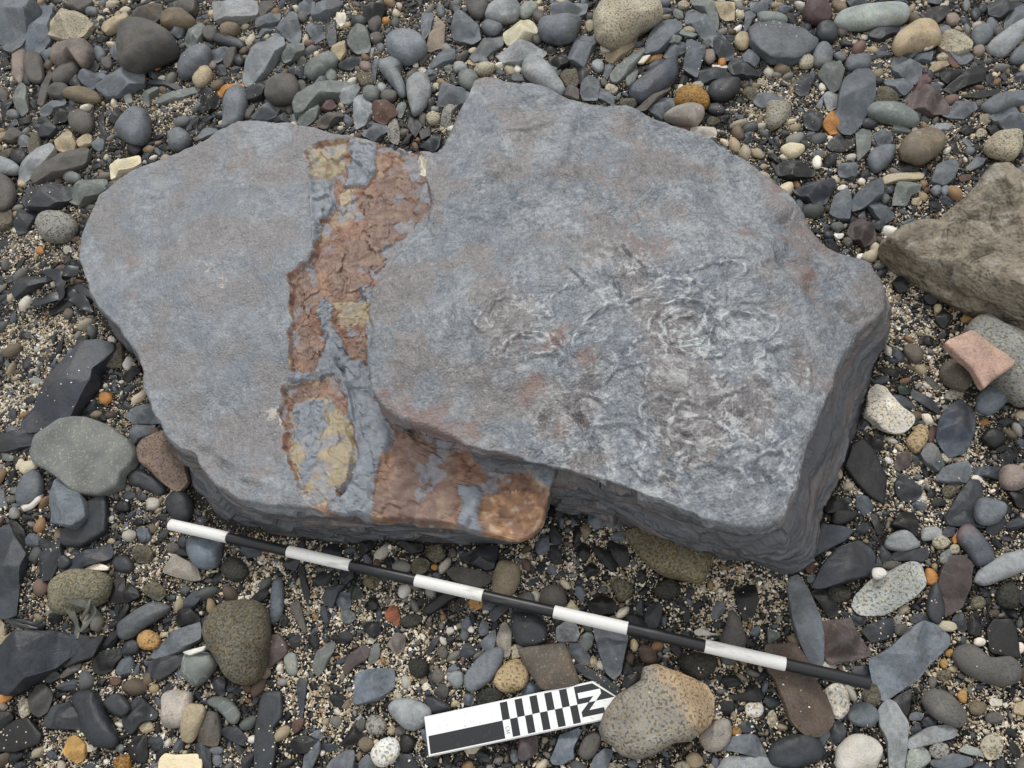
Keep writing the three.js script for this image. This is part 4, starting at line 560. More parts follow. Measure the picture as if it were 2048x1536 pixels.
["K","r",0,0,13,-189,-279,"smooth rod-shaped black slate pebble near the brick-red chip",[-26,4,-9,-6,12,-12,28,-2,17,2,-15,12]],
["D","m",0,0,11,-110,-243,"worn oblong dark grey slate pebble near the middle of the striped pole",[-15,5,-10,-5,8,-10,19,-2,-9,12]],
["S","m",0,0,30,-302,-195,"flat blue-grey slate cobble with squared corners on grit",[-29,8,-21,-18,-6,-22,31,-13,27,10,6,20,-20,20,-30,15]],
["L","r",0,0,27,-258,-146,"light grey smooth cobble touching the blunt end of the scale arrow",[-27,-11,-17,-21,-1,-19,20,-7,28,6,20,17,3,22,-12,14]],
["D","r",0,0,15,-221,-146,"smooth oblong dark grey slate pebble near the grey-freckled white pebble",[-15,-11,-5,-13,15,2,17,11,-7,9,-12,-1]],
["B","m",0,0,12,-211,-161,"worn stubby brown-grey small pebble near the scale arrow",[-11,-3,3,-10,10,-2,6,8,-4,10]],
["X","r",0,0,9,-272,-172,"smooth rounded pale speckled granite small pebble near the grey-freckled white pebble",[-1,6,-5,3,-6,-2,-4,-5,1,-7,5,-3,6,2,4,6]],
["B","r",0,0,6,-265,-175,"smallest of three smooth rounded brown-grey small pebbles near the grey-freckled white pebble",[-1,4,-3,2,-3,-1,-2,-3,1,-5,3,-2,3,1,2,4]],
["W","a",0,0,8,-232,-175,"angular blocky white small pebble near the grey-freckled white pebble",[-6,0,2,-7,6,3,-2,6]],
["S","r",0,0,24,-148,-173,"smooth blue-grey oblong cobble behind the scale arrow",[-29,13,-25,-1,1,-19,26,-22,30,-9,15,10,-11,22,-23,22]],
["S","m",0,0,14,-132,-205,"middle-sized of three worn oblong blue-grey slate pebbles near the middle of the striped pole",[-13,-3,11,-17,10,-4,1,17,-6,15]],
["S","m",0,0,10,-136,-227,"smallest of three worn oblong blue-grey slate pebbles near the middle of the striped pole",[-7,-1,2,-13,8,-2,4,9,-6,9]],
["PX","a",0,0,16,-111,-204,"angular oblong pale grey pebble near the middle of the striped pole",[-11,-4,1,-22,8,-22,13,-7,2,22,-10,21]],
["B","r",0,0,14,-212,-182,"larger of two smooth rounded brown-grey small pebbles near the brick-red chip",[-2,9,-8,4,-9,-3,-5,-8,2,-10,7,-5,9,2,5,8]],
["L","r",0,0,15,-188,-172,"smooth rounded light grey slate small pebble near the scale arrow",[-12,-4,-3,-10,9,-6,8,8,-3,11]],
["S","m",0,0,7,-192,-186,"worn oblong blue-grey slate small pebble near the scale arrow",[-10,1,5,-7,9,2,-7,6]],
["YK","r",0,0,17,-236,-200,"smooth rounded dark speckled pebble near the brick-red chip",[-12,2,-11,-12,4,-12,14,-2,8,12,-4,13]],
["K","m",0,0,6,-222,-182,"worn rod-shaped black slate pebble near the brick-red chip",[-6,-11,0,-16,4,3,6,13,-1,13]],
["D","m",0,0,6,-211,-224,"worn rod-shaped dark grey slate pebble near the brick-red chip",[-12,7,1,-8,14,-11,9,-3,-9,13]],
["B","r",0,0,11,-199,-211,"smaller of two smooth rounded brown-grey small pebbles near the brick-red chip",[-2,8,-6,4,-8,-2,-4,-7,2,-8,6,-4,7,2,4,7]],
["XT","r",0,0,27,-112,-154,"tan speckled granite pebble behind the scale arrow",[-25,-1,-12,-15,11,-20,22,-8,21,7,10,18,-13,17,-22,9]],
["YK","m",0,0,13,-149,-139,"worn oblong dark speckled pebble near the scale arrow",[19,2,14,8,0,10,-15,6,-19,-2,-13,-8,1,-10,15,-6]],
["S","m",0,0,11,-178,-142,"larger of two worn stubby blue-grey slate small pebbles near the scale arrow",[-2,8,-7,4,-8,-2,-4,-7,2,-8,7,-5,8,2,4,8]],
["D","m",0,0,11,-404,-211,"club-shaped dark slate pebble",[-6,-13,-4,-21,10,-18,7,-1,-3,30,-6,29,-6,5]],
["K","m",0,0,7,-387,-218,"worn stubby black slate small pebble near the olive speckled cobble",[8,2,4,5,-1,5,-6,2,-7,-2,-4,-5,1,-6,5,-2]],
["R","m",0,0,10,-415,-173,"worn stubby red-brown small pebble near the grey-freckled white pebble",[-8,0,-4,-7,10,-6,4,6,-6,9]],
["D","f",0,1,11,-457,-178,"dark flat slate plate strewn with grit",[-16,-11,-2,-49,24,-44,22,-11,9,0,11,23,1,53,-22,47]],
["K","m",0,1,15,-410,-147,"grit-dusted worn oblong black slate pebble near the grey-freckled white pebble",[-19,-4,-13,-11,6,-10,23,3,3,12,-15,6]],
["S","a",0,0,13,-401,-129,"angular oblong blue-grey slate pebble near the grey-freckled white pebble",[-14,12,-9,-5,14,-17,13,-5,-2,15]],
["D","m",0,0,7,-376,-134,"smaller of two worn oblong dark grey slate pebbles near the grey-freckled white pebble",[11,5,7,7,-2,5,-10,0,-11,-5,-7,-7,2,-5,11,0]],
["S","m",0,0,8,-389,-154,"worn stubby blue-grey slate small pebble near the grey-freckled white pebble",[8,2,5,6,-1,7,-6,3,-8,-2,-5,-6,1,-6,6,-3]],
["S","a",0,0,20,-360,-111,"angular blocky blue-grey slate pebble near the grey-freckled white pebble",[-25,5,-14,-8,8,-13,18,-10,13,14]],
["K","a",0,0,19,-339,-139,"angular blocky black slate pebble near the grey-freckled white pebble",[-21,6,-5,-7,6,-19,17,1,6,11,-13,10]],
["XD","r",0,0,19,-307,-144,"black and white speckled round granite pebble near the scale arrow",[-14,-1,-6,-13,7,-10,14,2,8,12,-8,10]],
["B","r",0,0,10,-328,-150,"largest of three smooth rounded brown-grey small pebbles near the grey-freckled white pebble",[6,-6,7,0,5,5,0,8,-6,6,-7,1,-6,-5,0,-7]],
["L","m",0,0,6,-331,-159,"worn rod-shaped light grey slate small pebble near the grey-freckled white pebble",[-7,2,5,-5,6,0,-4,4]],
["BT","r",0,0,12,-325,-125,"smooth rounded brown small pebble near the grey-freckled white pebble",[10,3,6,8,-2,9,-8,4,-10,-2,-7,-8,1,-9,8,-4]],
["XW","r",0,0,23,-300,-108,"white granite pebble with grey freckles near the scale arrow",[-18,-7,-1,-16,13,-14,20,-3,16,8,0,16,-11,15,-18,5]],
["S","m",0,0,13,-327,-101,"worn stubby blue-grey slate pebble near the grey-freckled white pebble",[-11,-5,2,-11,10,-1,10,10,-12,4]],
["K","r",0,0,15,-270,-111,"smooth rounded black slate small pebble near the grey-freckled white pebble",[-10,0,-4,-11,7,-8,11,3,1,11,-8,9]],
["D","m",0,0,14,-276,-88,"larger of two worn oblong dark grey slate pebbles near the grey-freckled white pebble",[-15,-4,-4,-11,9,-9,16,12,-15,6]],
["B","r",0,0,9,-276,-129,"middle-sized of three smooth rounded brown-grey small pebbles near the grey-freckled white pebble",[9,-2,7,3,3,6,-4,6,-9,2,-7,-3,-2,-6,5,-6]],
["T","r",0,0,7,-288,-133,"smooth rounded tan small pebble near the grey-freckled white pebble",[-1,6,-4,4,-5,-1,-2,-5,1,-6,4,-3,5,1,2,5]],
["K","m",0,0,7,-289,-166,"worn oblong black slate small pebble near the grey-freckled white pebble",[-9,-4,11,-3,2,6,-7,3]],
["R","m",0,0,6,-305,-173,"worn oblong red-brown small pebble near the grey-freckled white pebble",[-8,-1,7,-3,1,4]],
["BT","m",0,0,8,-342,-181,"worn stubby brown small pebble near the grey-freckled white pebble",[-9,2,1,-7,8,-3,1,7]],
["K","m",0,0,12,-212,-370,"worn oblong black slate pebble near the brick-red chip",[-17,-16,18,2,14,11,-4,10,-14,-5]],
["D","a",0,0,27,-115,-324,"dark slate slab under the front edge of the boulder",[-31,-12,-9,-15,27,-10,15,20,3,20,-27,-3]],
["Y","m",0,0,17,-179,-351,"smaller of two worn stubby olive speckled pebbles near the brick-red chip",[-14,1,-7,-13,10,-9,12,8,-2,14]],
["B","r",0,0,9,-155,-344,"larger of two smooth rounded brown-grey small pebbles near the middle of the striped pole",[-2,7,-5,4,-6,-1,-3,-6,2,-8,5,-3,6,2,3,6]],
["O","r",0,0,6,-186,-332,"smooth rounded orange small pebble near the brick-red chip",[5,1,3,4,-1,5,-4,2,-5,-1,-3,-4,1,-4,4,-2]],
["Y","m",0,0,17,-206,-339,"larger of two worn stubby olive speckled pebbles near the brick-red chip",[14,3,8,10,-2,12,-13,5,-13,-5,-7,-11,3,-12,12,-6]],
["YB","m",0,0,14,-281,-337,"worn stubby olive-brown speckled pebble near the brick-red chip",[11,4,7,9,-2,10,-9,4,-12,-3,-7,-8,2,-10,10,-4]],
["B","m",0,0,16,-138,-303,"worn rod-shaped brown-grey cobble near the middle of the striped pole",[-31,-16,-16,-19,14,-5,35,11,10,19,-21,2]],
["TB","r",0,0,25,-88,-284,"tan-grey rounded cobble beside the striped pole",[-22,11,-10,-20,4,-26,23,-10,10,20,-11,24]],
["ZO","m",0,0,11,-138,-263,"worn stubby ochre speckled pebble near the middle of the striped pole",[11,3,6,8,-2,8,-9,4,-11,-3,-7,-8,2,-8,9,-4]],
["K","m",0,0,13,-279,-391,"larger of two worn stubby black slate pebbles near the brick-red chip",[-13,4,-7,-10,16,-6,9,5,-8,11]],
["D","m",0,0,13,-396,-399,"worn stubby dark grey slate pebble near the olive speckled cobble",[-14,-1,-2,-11,13,-1,3,12]],
["W","r",0,0,7,-183,-237,"smooth rounded white small pebble near the brick-red chip",[6,2,3,4,-1,5,-5,3,-5,-1,-3,-5,1,-5,5,-3]],
["W","r",0,0,7,-153,-230,"smaller of two smooth rounded white small pebbles near the middle of the striped pole",[4,1,2,4,-1,4,-4,2,-5,-1,-2,-4,1,-5,4,-2]],
["W","a",0,0,6,-298,-256,"angular oblong white small pebble near the brick-red chip",[7,2,4,5,-1,4,-6,2,-7,-2,-4,-4,1,-4,5,-2]],
["K","m",0,0,7,29,-317,"worn oblong black slate pebble near the middle of the striped pole",[-5,-4,1,-15,7,-11,2,14,-7,11]],
["BT","m",0,0,11,42,-319,"worn stubby brown pebble near the olive granite under the slab",[-6,-5,3,-10,8,2,-4,12]],
["S","m",0,0,17,63,-329,"worn stubby blue-grey slate pebble near the olive granite under the slab",[-14,-2,-6,-15,14,-4,12,9,-7,12]],
["K","a",0,0,16,30,-292,"angular blocky black slate pebble near the middle of the striped pole",[-11,-9,0,-13,12,-4,7,9,-4,16]],
["K","m",0,0,13,58,-273,"smaller of two worn oblong black slate pebbles near the olive granite under the slab",[-15,-18,-5,-20,10,-3,14,15,2,22,-9,1]],
["K","m",0,0,15,78,-273,"larger of two worn oblong black slate pebbles near the olive granite under the slab",[-12,-16,-6,-22,13,-3,10,16,-3,21,-9,3]],
["K","m",0,0,15,33,-262,"smaller of two worn stubby black slate pebbles near the olive granite under the slab",[-10,-5,5,-11,10,3,6,9,-9,7]],
["K","m",0,0,8,51,-249,"smaller of two worn stubby black slate small pebbles near the olive granite under the slab",[8,3,4,6,-2,6,-7,2,-9,-2,-4,-5,2,-6,7,-2]],
["D","m",0,0,8,12,-251,"worn stubby dark grey slate small pebble near the middle of the striped pole",[-2,7,-5,3,-6,-2,-2,-5,2,-7,6,-4,5,2,2,5]],
["YB","r",0,0,47,146,-249,"large olive speckled granite cobble under the front edge of the boulder",[-49,-45,-31,-47,3,-29,39,-8,51,17,40,34,23,47,-1,36,-21,23,-37,1,-46,-24]],
["K","m",0,0,11,99,-233,"larger of two worn stubby black slate small pebbles near the olive granite under the slab",[-8,1,-2,-10,7,-7,7,5,-4,9]],
["K","m",0,0,6,121,-230,"worn oblong black slate small pebble near the olive granite under the slab",[-7,-6,2,-4,6,5,-1,6]],
["YK","r",0,0,19,126,-206,"smooth rounded dark speckled pebble near the olive granite under the slab",[-17,-4,-6,-12,11,-12,16,1,12,12,-5,13,-17,4]],
["Y","r",0,0,22,66,-223,"smooth rounded olive speckled pebble near the olive granite under the slab",[-13,-12,0,-14,12,-7,14,6,3,14,-9,13,-11,-2]],
["D","m",0,0,14,96,-178,"worn oblong dark grey slate pebble near the olive granite under the slab",[-11,-4,-2,-15,13,-16,14,-3,1,16,-8,17,-15,9]],
["K","m",0,0,8,139,-174,"worn rod-shaped black slate pebble near the olive granite under the slab",[-4,-15,2,-16,7,5,0,17,-5,13]],
["K","m",0,0,20,33,-210,"larger of two worn stubby black slate pebbles near the olive granite under the slab",[-19,-10,1,-15,15,-5,20,8,9,14,-14,10]],
["K","m",0,1,21,223,-162,"grit-dusted worn oblong black slate pebble near the olive granite under the slab",[-10,-17,1,-21,18,-16,16,2,1,21,-13,25,-16,9]],
["S","m",0,0,10,182,-161,"worn oblong blue-grey slate pebble near the olive granite under the slab",[-9,0,2,-11,11,-8,9,3,-6,10,-12,8]],
["D","m",0,0,8,177,-143,"worn stubby dark grey slate small pebble near the olive granite under the slab",[-8,-4,1,-6,10,-1,3,6,-7,3]],
["B","r",0,0,24,185,-120,"drop-shaped grey-brown pebble lying under the pole",[-16,-3,-3,-17,10,-34,16,-30,19,-8,14,10,-7,28,-23,22]],
["D","r",0,0,36,-74,-208,"smooth dark blue-grey round cobble below the middle of the pole",[-16,-27,-2,-25,19,-14,24,6,18,22,-1,25,-18,17,-23,-1]],
["B","r",0,0,23,-29,-241,"smooth rounded brown-grey pebble near the middle of the striped pole",[-20,0,-10,-14,5,-15,17,-6,16,8,8,17,-14,9]],
["W","r",0,0,10,-53,-249,"larger of two smooth rounded white small pebbles near the middle of the striped pole",[8,2,4,7,-2,7,-6,3,-8,-2,-4,-7,2,-7,6,-3]],
["TW","m",0,0,10,-8,-221,"worn stubby cream small pebble near the middle of the striped pole",[-7,-2,2,-9,7,7,-6,3]],
["L","a",0,0,21,-24,-189,"angular blocky light grey slate pebble near the middle of the striped pole",[-17,4,-13,-9,1,-15,14,-8,15,8,7,14,-15,8]],
["G","r",0,0,13,-3,-170,"smooth rounded green-grey pebble near the middle of the striped pole",[-10,-3,0,-11,11,-8,8,5,-5,12,-10,6]],
["S","m",0,0,14,-16,-158,"largest of three worn oblong blue-grey slate pebbles near the middle of the striped pole",[-14,-9,-8,-16,5,-12,13,8,11,16,-1,15,-12,-2]],
["S","m",0,0,29,27,-151,"wedge-shaped slate cobble pointing from the pole toward the scale arrow",[-15,-28,-12,-34,26,-13,22,-1,2,31,-9,37,-15,26,-17,-3]],
["BQ","r",0,0,45,-59,-152,"grey-brown pitted cobble behind the scale arrow",[-34,-23,-28,-31,19,-23,28,-13,31,17,26,31,-14,27,-25,10]],
["X","m",0,0,10,-98,-184,"worn stubby pale speckled granite small pebble near the middle of the striped pole",[-6,-3,0,-10,10,-3,2,8,-9,7]],
["D","f",0,1,6,-2,-120,"grit-dusted flat rod-shaped dark grey slate cobble near the tan and grey granite cobble",[-26,-24,-17,-26,10,-1,23,16,22,26,15,26,-9,-1,-25,-17]],
["T","m",0,0,7,-1,-143,"worn stubby tan small pebble near the tan and grey granite cobble",[-2,7,-5,4,-5,-1,-2,-6,2,-8,5,-4,5,1,2,6]],
["B","r",0,0,7,-36,-177,"smaller of two smooth rounded brown-grey small pebbles near the middle of the striped pole",[6,2,3,4,-1,5,-5,2,-5,-1,-3,-4,1,-4,5,-2]],
["K","m",0,0,10,40,-107,"smaller of two worn oblong black slate pebbles near the tan and grey granite cobble",[-17,0,-1,-7,20,-5,10,3,-8,9]],
["GR","a",0,0,71,59,-60,"large tan and grey granite cobble at the tip of the scale arrow",[-73,-1,-61,-18,-42,-30,-9,-39,0,-54,16,-53,41,-36,67,-16,73,2,65,18,52,30,26,40,7,38,-18,43,-38,43,-58,33,-73,11]],
["YK","r",0,1,24,130,-102,"grit-dusted smooth rounded dark speckled pebble near the tan and grey granite cobble",[-21,-13,-8,-18,14,-10,26,0,20,11,1,19,-13,13,-23,-3]],
["K","m",0,0,6,152,-82,"worn rod-shaped black slate small pebble near the tan and grey granite cobble",[-1,-10,5,-6,2,6,-5,8]],
["K","m",0,0,15,181,-50,"larger of two worn oblong black slate pebbles near the tan and grey granite cobble",[-26,-6,-5,-4,3,-12,13,-8,17,8,3,10,-22,0]],
["XW","r",0,0,13,180,-32,"smooth rounded white granite pebble near the tan and grey granite cobble",[11,3,6,8,-3,9,-11,4,-11,-3,-5,-9,4,-8,11,-4]],
["PX","r",0,0,23,122,-16,"smooth rounded pale grey pebble near the tan and grey granite cobble",[-21,-4,-9,-13,16,-15,22,-7,15,9,-1,17,-17,13]],
["S","a",0,0,20,153,5,"angular oblong blue-grey slate pebble near the tan and grey granite cobble",[-32,-4,-11,-14,11,-12,18,-4,20,18,13,18,-17,2]],
["L","r",0,0,13,148,25,"smooth rod-shaped light grey slate cobble near the tan and grey granite cobble",[-32,-9,-20,-14,10,-7,37,5,24,15,-34,-1]],
["D","m",0,0,9,161,-16,"worn oblong dark grey slate small pebble near the tan and grey granite cobble",[-10,-6,11,-5,6,8,-8,4]],
["ZO","r",0,0,8,149,-14,"smooth rounded ochre speckled small pebble near the tan and grey granite cobble",[6,2,3,5,-2,5,-6,3,-6,-2,-3,-5,2,-5,6,-2]],
["TB","r",0,0,13,86,4,"smooth rounded tan small pebble near the tan and grey granite cobble",[9,6,2,9,-6,7,-9,1,-9,-6,-2,-9,6,-7,10,0]],
["X","r",0,0,9,70,7,"smooth rounded pale speckled granite small pebble near the tan and grey granite cobble",[9,2,6,7,-2,6,-9,2,-10,-3,-5,-6,2,-6,10,-3]],
["S","a",0,0,23,-67,-52,"faceted blue-grey pebble just below the scale arrow",[-23,9,-10,-6,-3,-16,22,-17,23,-11,9,4,7,15,-10,18,-21,14]],
["B","r",0,0,16,-36,-46,"smooth oblong brown-grey pebble near the tan and grey granite cobble",[-16,3,-3,-11,11,-14,16,-4,4,11,-11,14]],
["S","m",0,0,14,-27,-26,"worn oblong blue-grey slate pebble near the tan and grey granite cobble",[-18,6,-6,-7,9,-12,18,-7,2,12,-15,9]],
["S","r",0,0,8,10,-12,"smooth rounded blue-grey slate small pebble near the tan and grey granite cobble",[7,2,4,5,-2,5,-6,2,-7,-2,-4,-5,1,-5,6,-3]],
["K","r",0,0,8,-2,-25,"smooth rounded black slate small pebble near the tan and grey granite cobble",[6,2,3,5,-2,6,-5,2,-7,-2,-3,-5,2,-6,6,-3]],
["X","m",0,0,6,-16,-16,"worn rod-shaped pale speckled granite pebble near the tan and grey granite cobble",[13,3,8,6,-2,4,-10,1,-13,-3,-8,-5,1,-4,10,-1]],
["BM","m",0,0,19,-115,-65,"worn stubby purple-brown pebble near the scale arrow",[-15,10,-6,-14,15,-10,10,9,-7,14]],
["S","m",0,0,7,-135,-60,"smaller of two worn stubby blue-grey slate small pebbles near the scale arrow",[-2,8,-5,5,-5,-1,-2,-7,2,-8,5,-4,5,1,3,7]],
["T","r",0,0,6,-91,-67,"smooth rounded tan small pebble near the scale arrow",[4,1,2,3,-1,4,-4,2,-4,-1,-2,-4,1,-4,4,-2]],
["S","m",0,0,12,-93,-133,"worn oblong blue-grey slate pebble near the scale arrow",[-15,3,-2,-11,17,5,-4,7]],
["XW","m",0,0,38,519,-362,"white speckled granite cobble beside the right face of the boulder",[-23,-14,-11,-33,7,-43,18,-34,18,-9,19,6,29,20,25,30,8,37,-6,34,-19,24,-31,-2]],
["XT","r",0,0,17,543,-310,"smooth oblong tan granite pebble near the white speckled granite by the boulder",[-17,0,-5,-10,12,-19,19,-11,13,4,-8,19,-16,16]],
["R","m",0,0,6,567,-312,"worn rod-shaped red-brown pebble near the white speckled granite by the boulder",[10,-12,10,-6,4,3,-4,10,-10,13,-10,7,-4,-3,5,-11]],
["DB","a",0,0,34,599,-308,"dark triangular slate cobble with grit along its foot",[-30,0,-14,-20,13,-36,27,-39,36,-23,30,-3,17,15,-6,35,-30,38,-34,23]],
["S","r",0,0,26,671,-334,"smooth oblong blue-grey slate cobble near the pink slab",[-31,9,-19,-10,1,-20,26,-15,35,-3,14,10,-7,20,-22,20]],
["BQ","r",0,0,31,639,-384,"grey-brown rounded pebble touching the pink slab",[-22,-5,-10,-19,11,-24,19,-6,17,14,-1,25,-18,11]],
["XG","r",0,0,67,711,-383,"grey-green speckled boulder under the pink slab",[-28,-59,-9,-70,8,-67,26,-44,40,-23,50,4,16,62,-11,72,-25,62,-39,21,-37,-38]],
["PK","f",45,0,19,657,-385,"flat pink sandstone slab with ragged edges",[-35,-32,-7,-39,11,-40,26,-6,40,23,-4,38,-21,46,-19,16,-28,-10]],
["S","m",0,0,9,757,-457,"worn oblong blue-grey slate pebble near the pink slab",[-5,-8,4,-15,7,-1,2,13,-7,10]],
["K","m",0,0,15,690,-564,"larger of two worn stubby black slate pebbles near the brown boulder",[12,4,3,11,-6,13,-13,6,-11,-4,-3,-12,7,-12,12,-6]],
["K","a",0,0,18,685,-527,"angular oblong black slate pebble near the brown boulder",[-21,3,-11,-10,22,-14,25,-7,-1,14,-16,17]],
["K","m",0,0,16,643,-558,"smaller of two worn stubby black slate pebbles near the brown boulder",[-10,-8,7,-16,11,3,2,15,-10,11]],
["K","m",0,0,17,673,-480,"largest of three worn stubby black slate pebbles near the pink slab",[-13,-3,7,-15,13,3,-7,15]],
["K","m",0,0,8,663,-457,"larger of two worn oblong black slate pebbles near the pink slab",[11,-4,8,1,1,6,-6,7,-11,5,-8,-1,-1,-6,7,-7]],
["K","m",0,0,13,632,-453,"smallest of three worn stubby black slate pebbles near the pink slab",[-13,-1,1,-10,11,1,1,10]],
["D","m",0,0,8,707,-508,"worn stubby dark grey slate small pebble near the pink slab",[6,2,2,6,-3,6,-7,3,-6,-2,-1,-6,4,-7,7,-3]],
["B","r",0,0,19,603,-439,"smooth rounded brown-grey pebble near the white speckled granite by the boulder",[-11,-11,4,-15,13,-2,6,14,-9,15]],
["K","m",0,0,10,558,-421,"worn oblong black slate pebble near the white speckled granite by the boulder",[-13,-7,-6,-11,8,-3,12,11,-2,7]],
["D","m",0,0,9,721,-528,"worn stubby dark grey slate small pebble near the brown boulder",[7,3,2,7,-4,7,-7,3,-8,-3,-2,-6,3,-6,8,-3]],
["D","m",0,0,11,582,-360,"worn rod-shaped dark grey slate pebble near the white speckled granite by the boulder",[-15,-15,-7,-24,10,2,14,20,8,24,-8,2]],
["B","m",0,0,7,606,-385,"worn rod-shaped brown-grey pebble near the white speckled granite by the boulder",[-6,-16,0,-13,8,13,3,16,-6,-1]],
["GD","m",0,0,12,563,-388,"worn stubby dark green small pebble near the white speckled granite by the boulder",[9,3,4,9,-4,8,-10,4,-10,-3,-4,-8,5,-9,10,-3]],
["S","m",0,0,9,604,-342,"worn stubby blue-grey slate small pebble near the white speckled granite by the boulder",[-4,-6,7,-4,3,5,-6,6]],
["S","m",0,1,20,548,-278,"grit-dusted worn stubby blue-grey slate pebble near the white speckled granite by the boulder",[-14,-8,0,-20,12,-19,13,3,7,20,-4,21,-15,5]],
["S","m",0,1,21,565,-246,"grit-dusted worn oblong blue-grey slate pebble near the white speckled granite by the boulder",[-29,0,-12,-13,24,-12,23,1,6,17,-17,9]],
["BM","a",0,0,14,509,-286,"angular oblong purple-brown pebble near the white speckled granite by the boulder",[-16,5,-3,-10,13,-13,14,1,1,11,-14,12]],
["D","m",0,0,7,528,-284,"worn oblong dark grey slate pebble near the white speckled granite by the boulder",[-6,11,-7,6,-5,-2,0,-9,5,-10,8,-6,5,2,0,8]],
["K","f",0,0,14,453,-287,"black flat slate against the right face of the boulder",[-26,-13,-3,-38,15,-45,22,-22,20,18,1,51,-13,34,-21,15]],
["K","m",0,0,16,485,-321,"worn stubby black slate pebble near the white speckled granite by the boulder",[-14,-5,3,-9,15,-8,3,11,-5,12]],
["D","m",0,0,11,485,-356,"worn stubby dark grey slate small pebble near the white speckled granite by the boulder",[-12,4,3,-11,12,3,-9,8]],
["D","m",0,1,23,492,-245,"grit-dusted worn stubby dark grey slate pebble near the white speckled granite by the boulder",[-13,-11,3,-22,12,-16,16,11,4,19,-13,15,-17,3]],
["D","m",0,0,20,556,-203,"worn rod-shaped dark grey slate cobble near the green-grey granite cobble",[-33,9,-8,-11,21,-29,32,-24,25,-3,7,15,-10,23,-33,21]],
["D","m",0,0,13,609,-236,"worn oblong dark grey slate pebble near the pink slab",[-16,-14,19,-1,10,15,-18,-1]],
["P","r",0,0,26,632,-217,"smooth rounded pinkish-grey pebble near the pink slab",[-16,-6,-5,-18,11,-16,18,-5,15,9,6,16,-10,16,-19,6]],
["K","r",0,0,21,639,-279,"smooth rounded black slate pebble near the pink slab",[-16,-5,2,-15,15,-6,13,9,-7,14,-16,0]],
["K","m",0,0,9,647,-264,"smaller of two worn oblong black slate pebbles near the pink slab",[-13,2,2,-7,12,-3,1,7]],
["K","m",0,0,17,626,-190,"middle-sized of three worn stubby black slate pebbles near the pink slab",[-10,-10,12,-9,10,3,-2,15,-9,8]],
["X","r",0,0,11,568,-273,"smooth rounded pale speckled granite small pebble near the white speckled granite by the boulder",[7,2,2,8,-4,8,-8,4,-8,-2,-2,-7,4,-8,9,-4]],
["K","m",0,0,10,646,-249,"worn stubby black slate small pebble near the pink slab",[-11,-4,7,-9,12,3,-7,10]],
["TO","r",0,0,9,705,-469,"smooth rounded yellow-ochre small pebble near the pink slab",[8,3,3,6,-3,6,-8,3,-7,-3,-3,-6,3,-6,7,-3]],
["T","r",0,0,6,740,-492,"smaller of two smooth oblong tan small pebbles near the pink slab",[-4,7,-5,3,-4,-2,0,-6,3,-6,6,-4,4,1,0,5]],
["T","r",0,0,6,673,-539,"smooth rounded tan small pebble near the brown boulder",[4,1,1,4,-3,5,-5,2,-4,-1,-1,-5,2,-5,5,-3]],
["T","r",0,0,8,676,-501,"larger of two smooth oblong tan small pebbles near the pink slab",[-4,8,-7,4,-5,-2,-1,-7,4,-7,7,-4,5,2,1,6]],
["O","r",0,0,7,643,-306,"smooth rounded orange small pebble near the pink slab",[7,2,2,5,-3,5,-6,2,-7,-2,-3,-4,3,-5,6,-2]],
["W","m",0,0,8,590,-231,"worn stubby white small pebble near the white speckled granite by the boulder",[7,2,4,6,-3,5,-8,2,-7,-2,-3,-6,3,-5,7,-2]],
["T","r",0,0,9,415,-294,"smooth rounded tan small pebble near the white speckled granite by the boulder",[-3,7,-8,5,-6,-2,-2,-7,4,-8,7,-4,6,2,2,7]],
["Y","r",0,0,12,546,-226,"smooth rounded olive speckled pebble near the white speckled granite by the boulder",[11,-2,8,5,-1,9,-8,8,-11,3,-8,-4,-1,-9,8,-9]],
["K","m",0,0,19,392,-250,"worn stubby black slate pebble near the green-grey granite cobble",[-13,-12,-1,-16,13,-4,19,15,-18,6]],
["X","m",0,0,10,626,-359,"worn oblong pale speckled granite pebble near the pink slab",[15,-1,11,5,-1,8,-11,6,-16,1,-11,-5,2,-7,13,-6]],
["K","m",0,0,7,522,-229,"worn stubby black slate small pebble near the white speckled granite by the boulder",[-4,7,-7,4,-5,-2,-1,-6,3,-7,6,-4,5,2,1,6]],
["K","m",0,0,8,524,-215,"smaller of two worn oblong black slate pebbles near the green-grey granite cobble",[10,3,6,6,-3,5,-9,1,-11,-3,-5,-5,3,-5,9,-1]],
["K","r",0,0,16,394,-233,"smooth oblong black slate pebble near the green-grey granite cobble",[-18,0,-7,-12,20,-3,16,6,-6,10,-16,6]],
["D","f",0,0,10,360,-210,"dark flat slate plate beside the boulder's pointed corner",[-16,-8,2,-22,26,-11,37,0,19,10,-12,15,-36,20,-30,5]],
["DB","m",0,0,33,367,-169,"broad dark slate cobble with a brown stain",[-55,15,-34,-7,-2,-24,30,-27,41,-15,43,-5,31,15,19,21,-21,21,-44,21]],
["K","m",0,0,8,433,-212,"worn rod-shaped black slate pebble near the green-grey granite cobble",[-4,-14,7,-15,4,11,1,17,-7,13]],
["K","m",0,1,23,469,-201,"grit-dusted worn stubby black slate pebble near the green-grey granite cobble",[-21,-2,0,-15,17,-10,5,21,-4,11]],
["L","r",0,0,20,451,-179,"smooth oblong light grey slate pebble near the green-grey granite cobble",[-21,-5,-8,-13,12,-12,21,8,13,14,-9,11,-22,3]],
["D","m",0,0,13,456,-158,"worn rod-shaped dark grey slate pebble near the green-grey granite cobble",[-26,-5,-18,-10,22,-4,21,6,9,12,-23,0]],
["L","r",0,0,13,493,-178,"smooth rounded light grey slate pebble near the green-grey granite cobble",[14,3,7,9,-4,8,-14,5,-12,-2,-7,-9,4,-9,12,-5]],
["X","r",0,0,13,500,-164,"smooth rounded pale speckled granite pebble near the green-grey granite cobble",[11,4,4,8,-4,9,-11,4,-10,-3,-4,-9,5,-9,10,-3]],
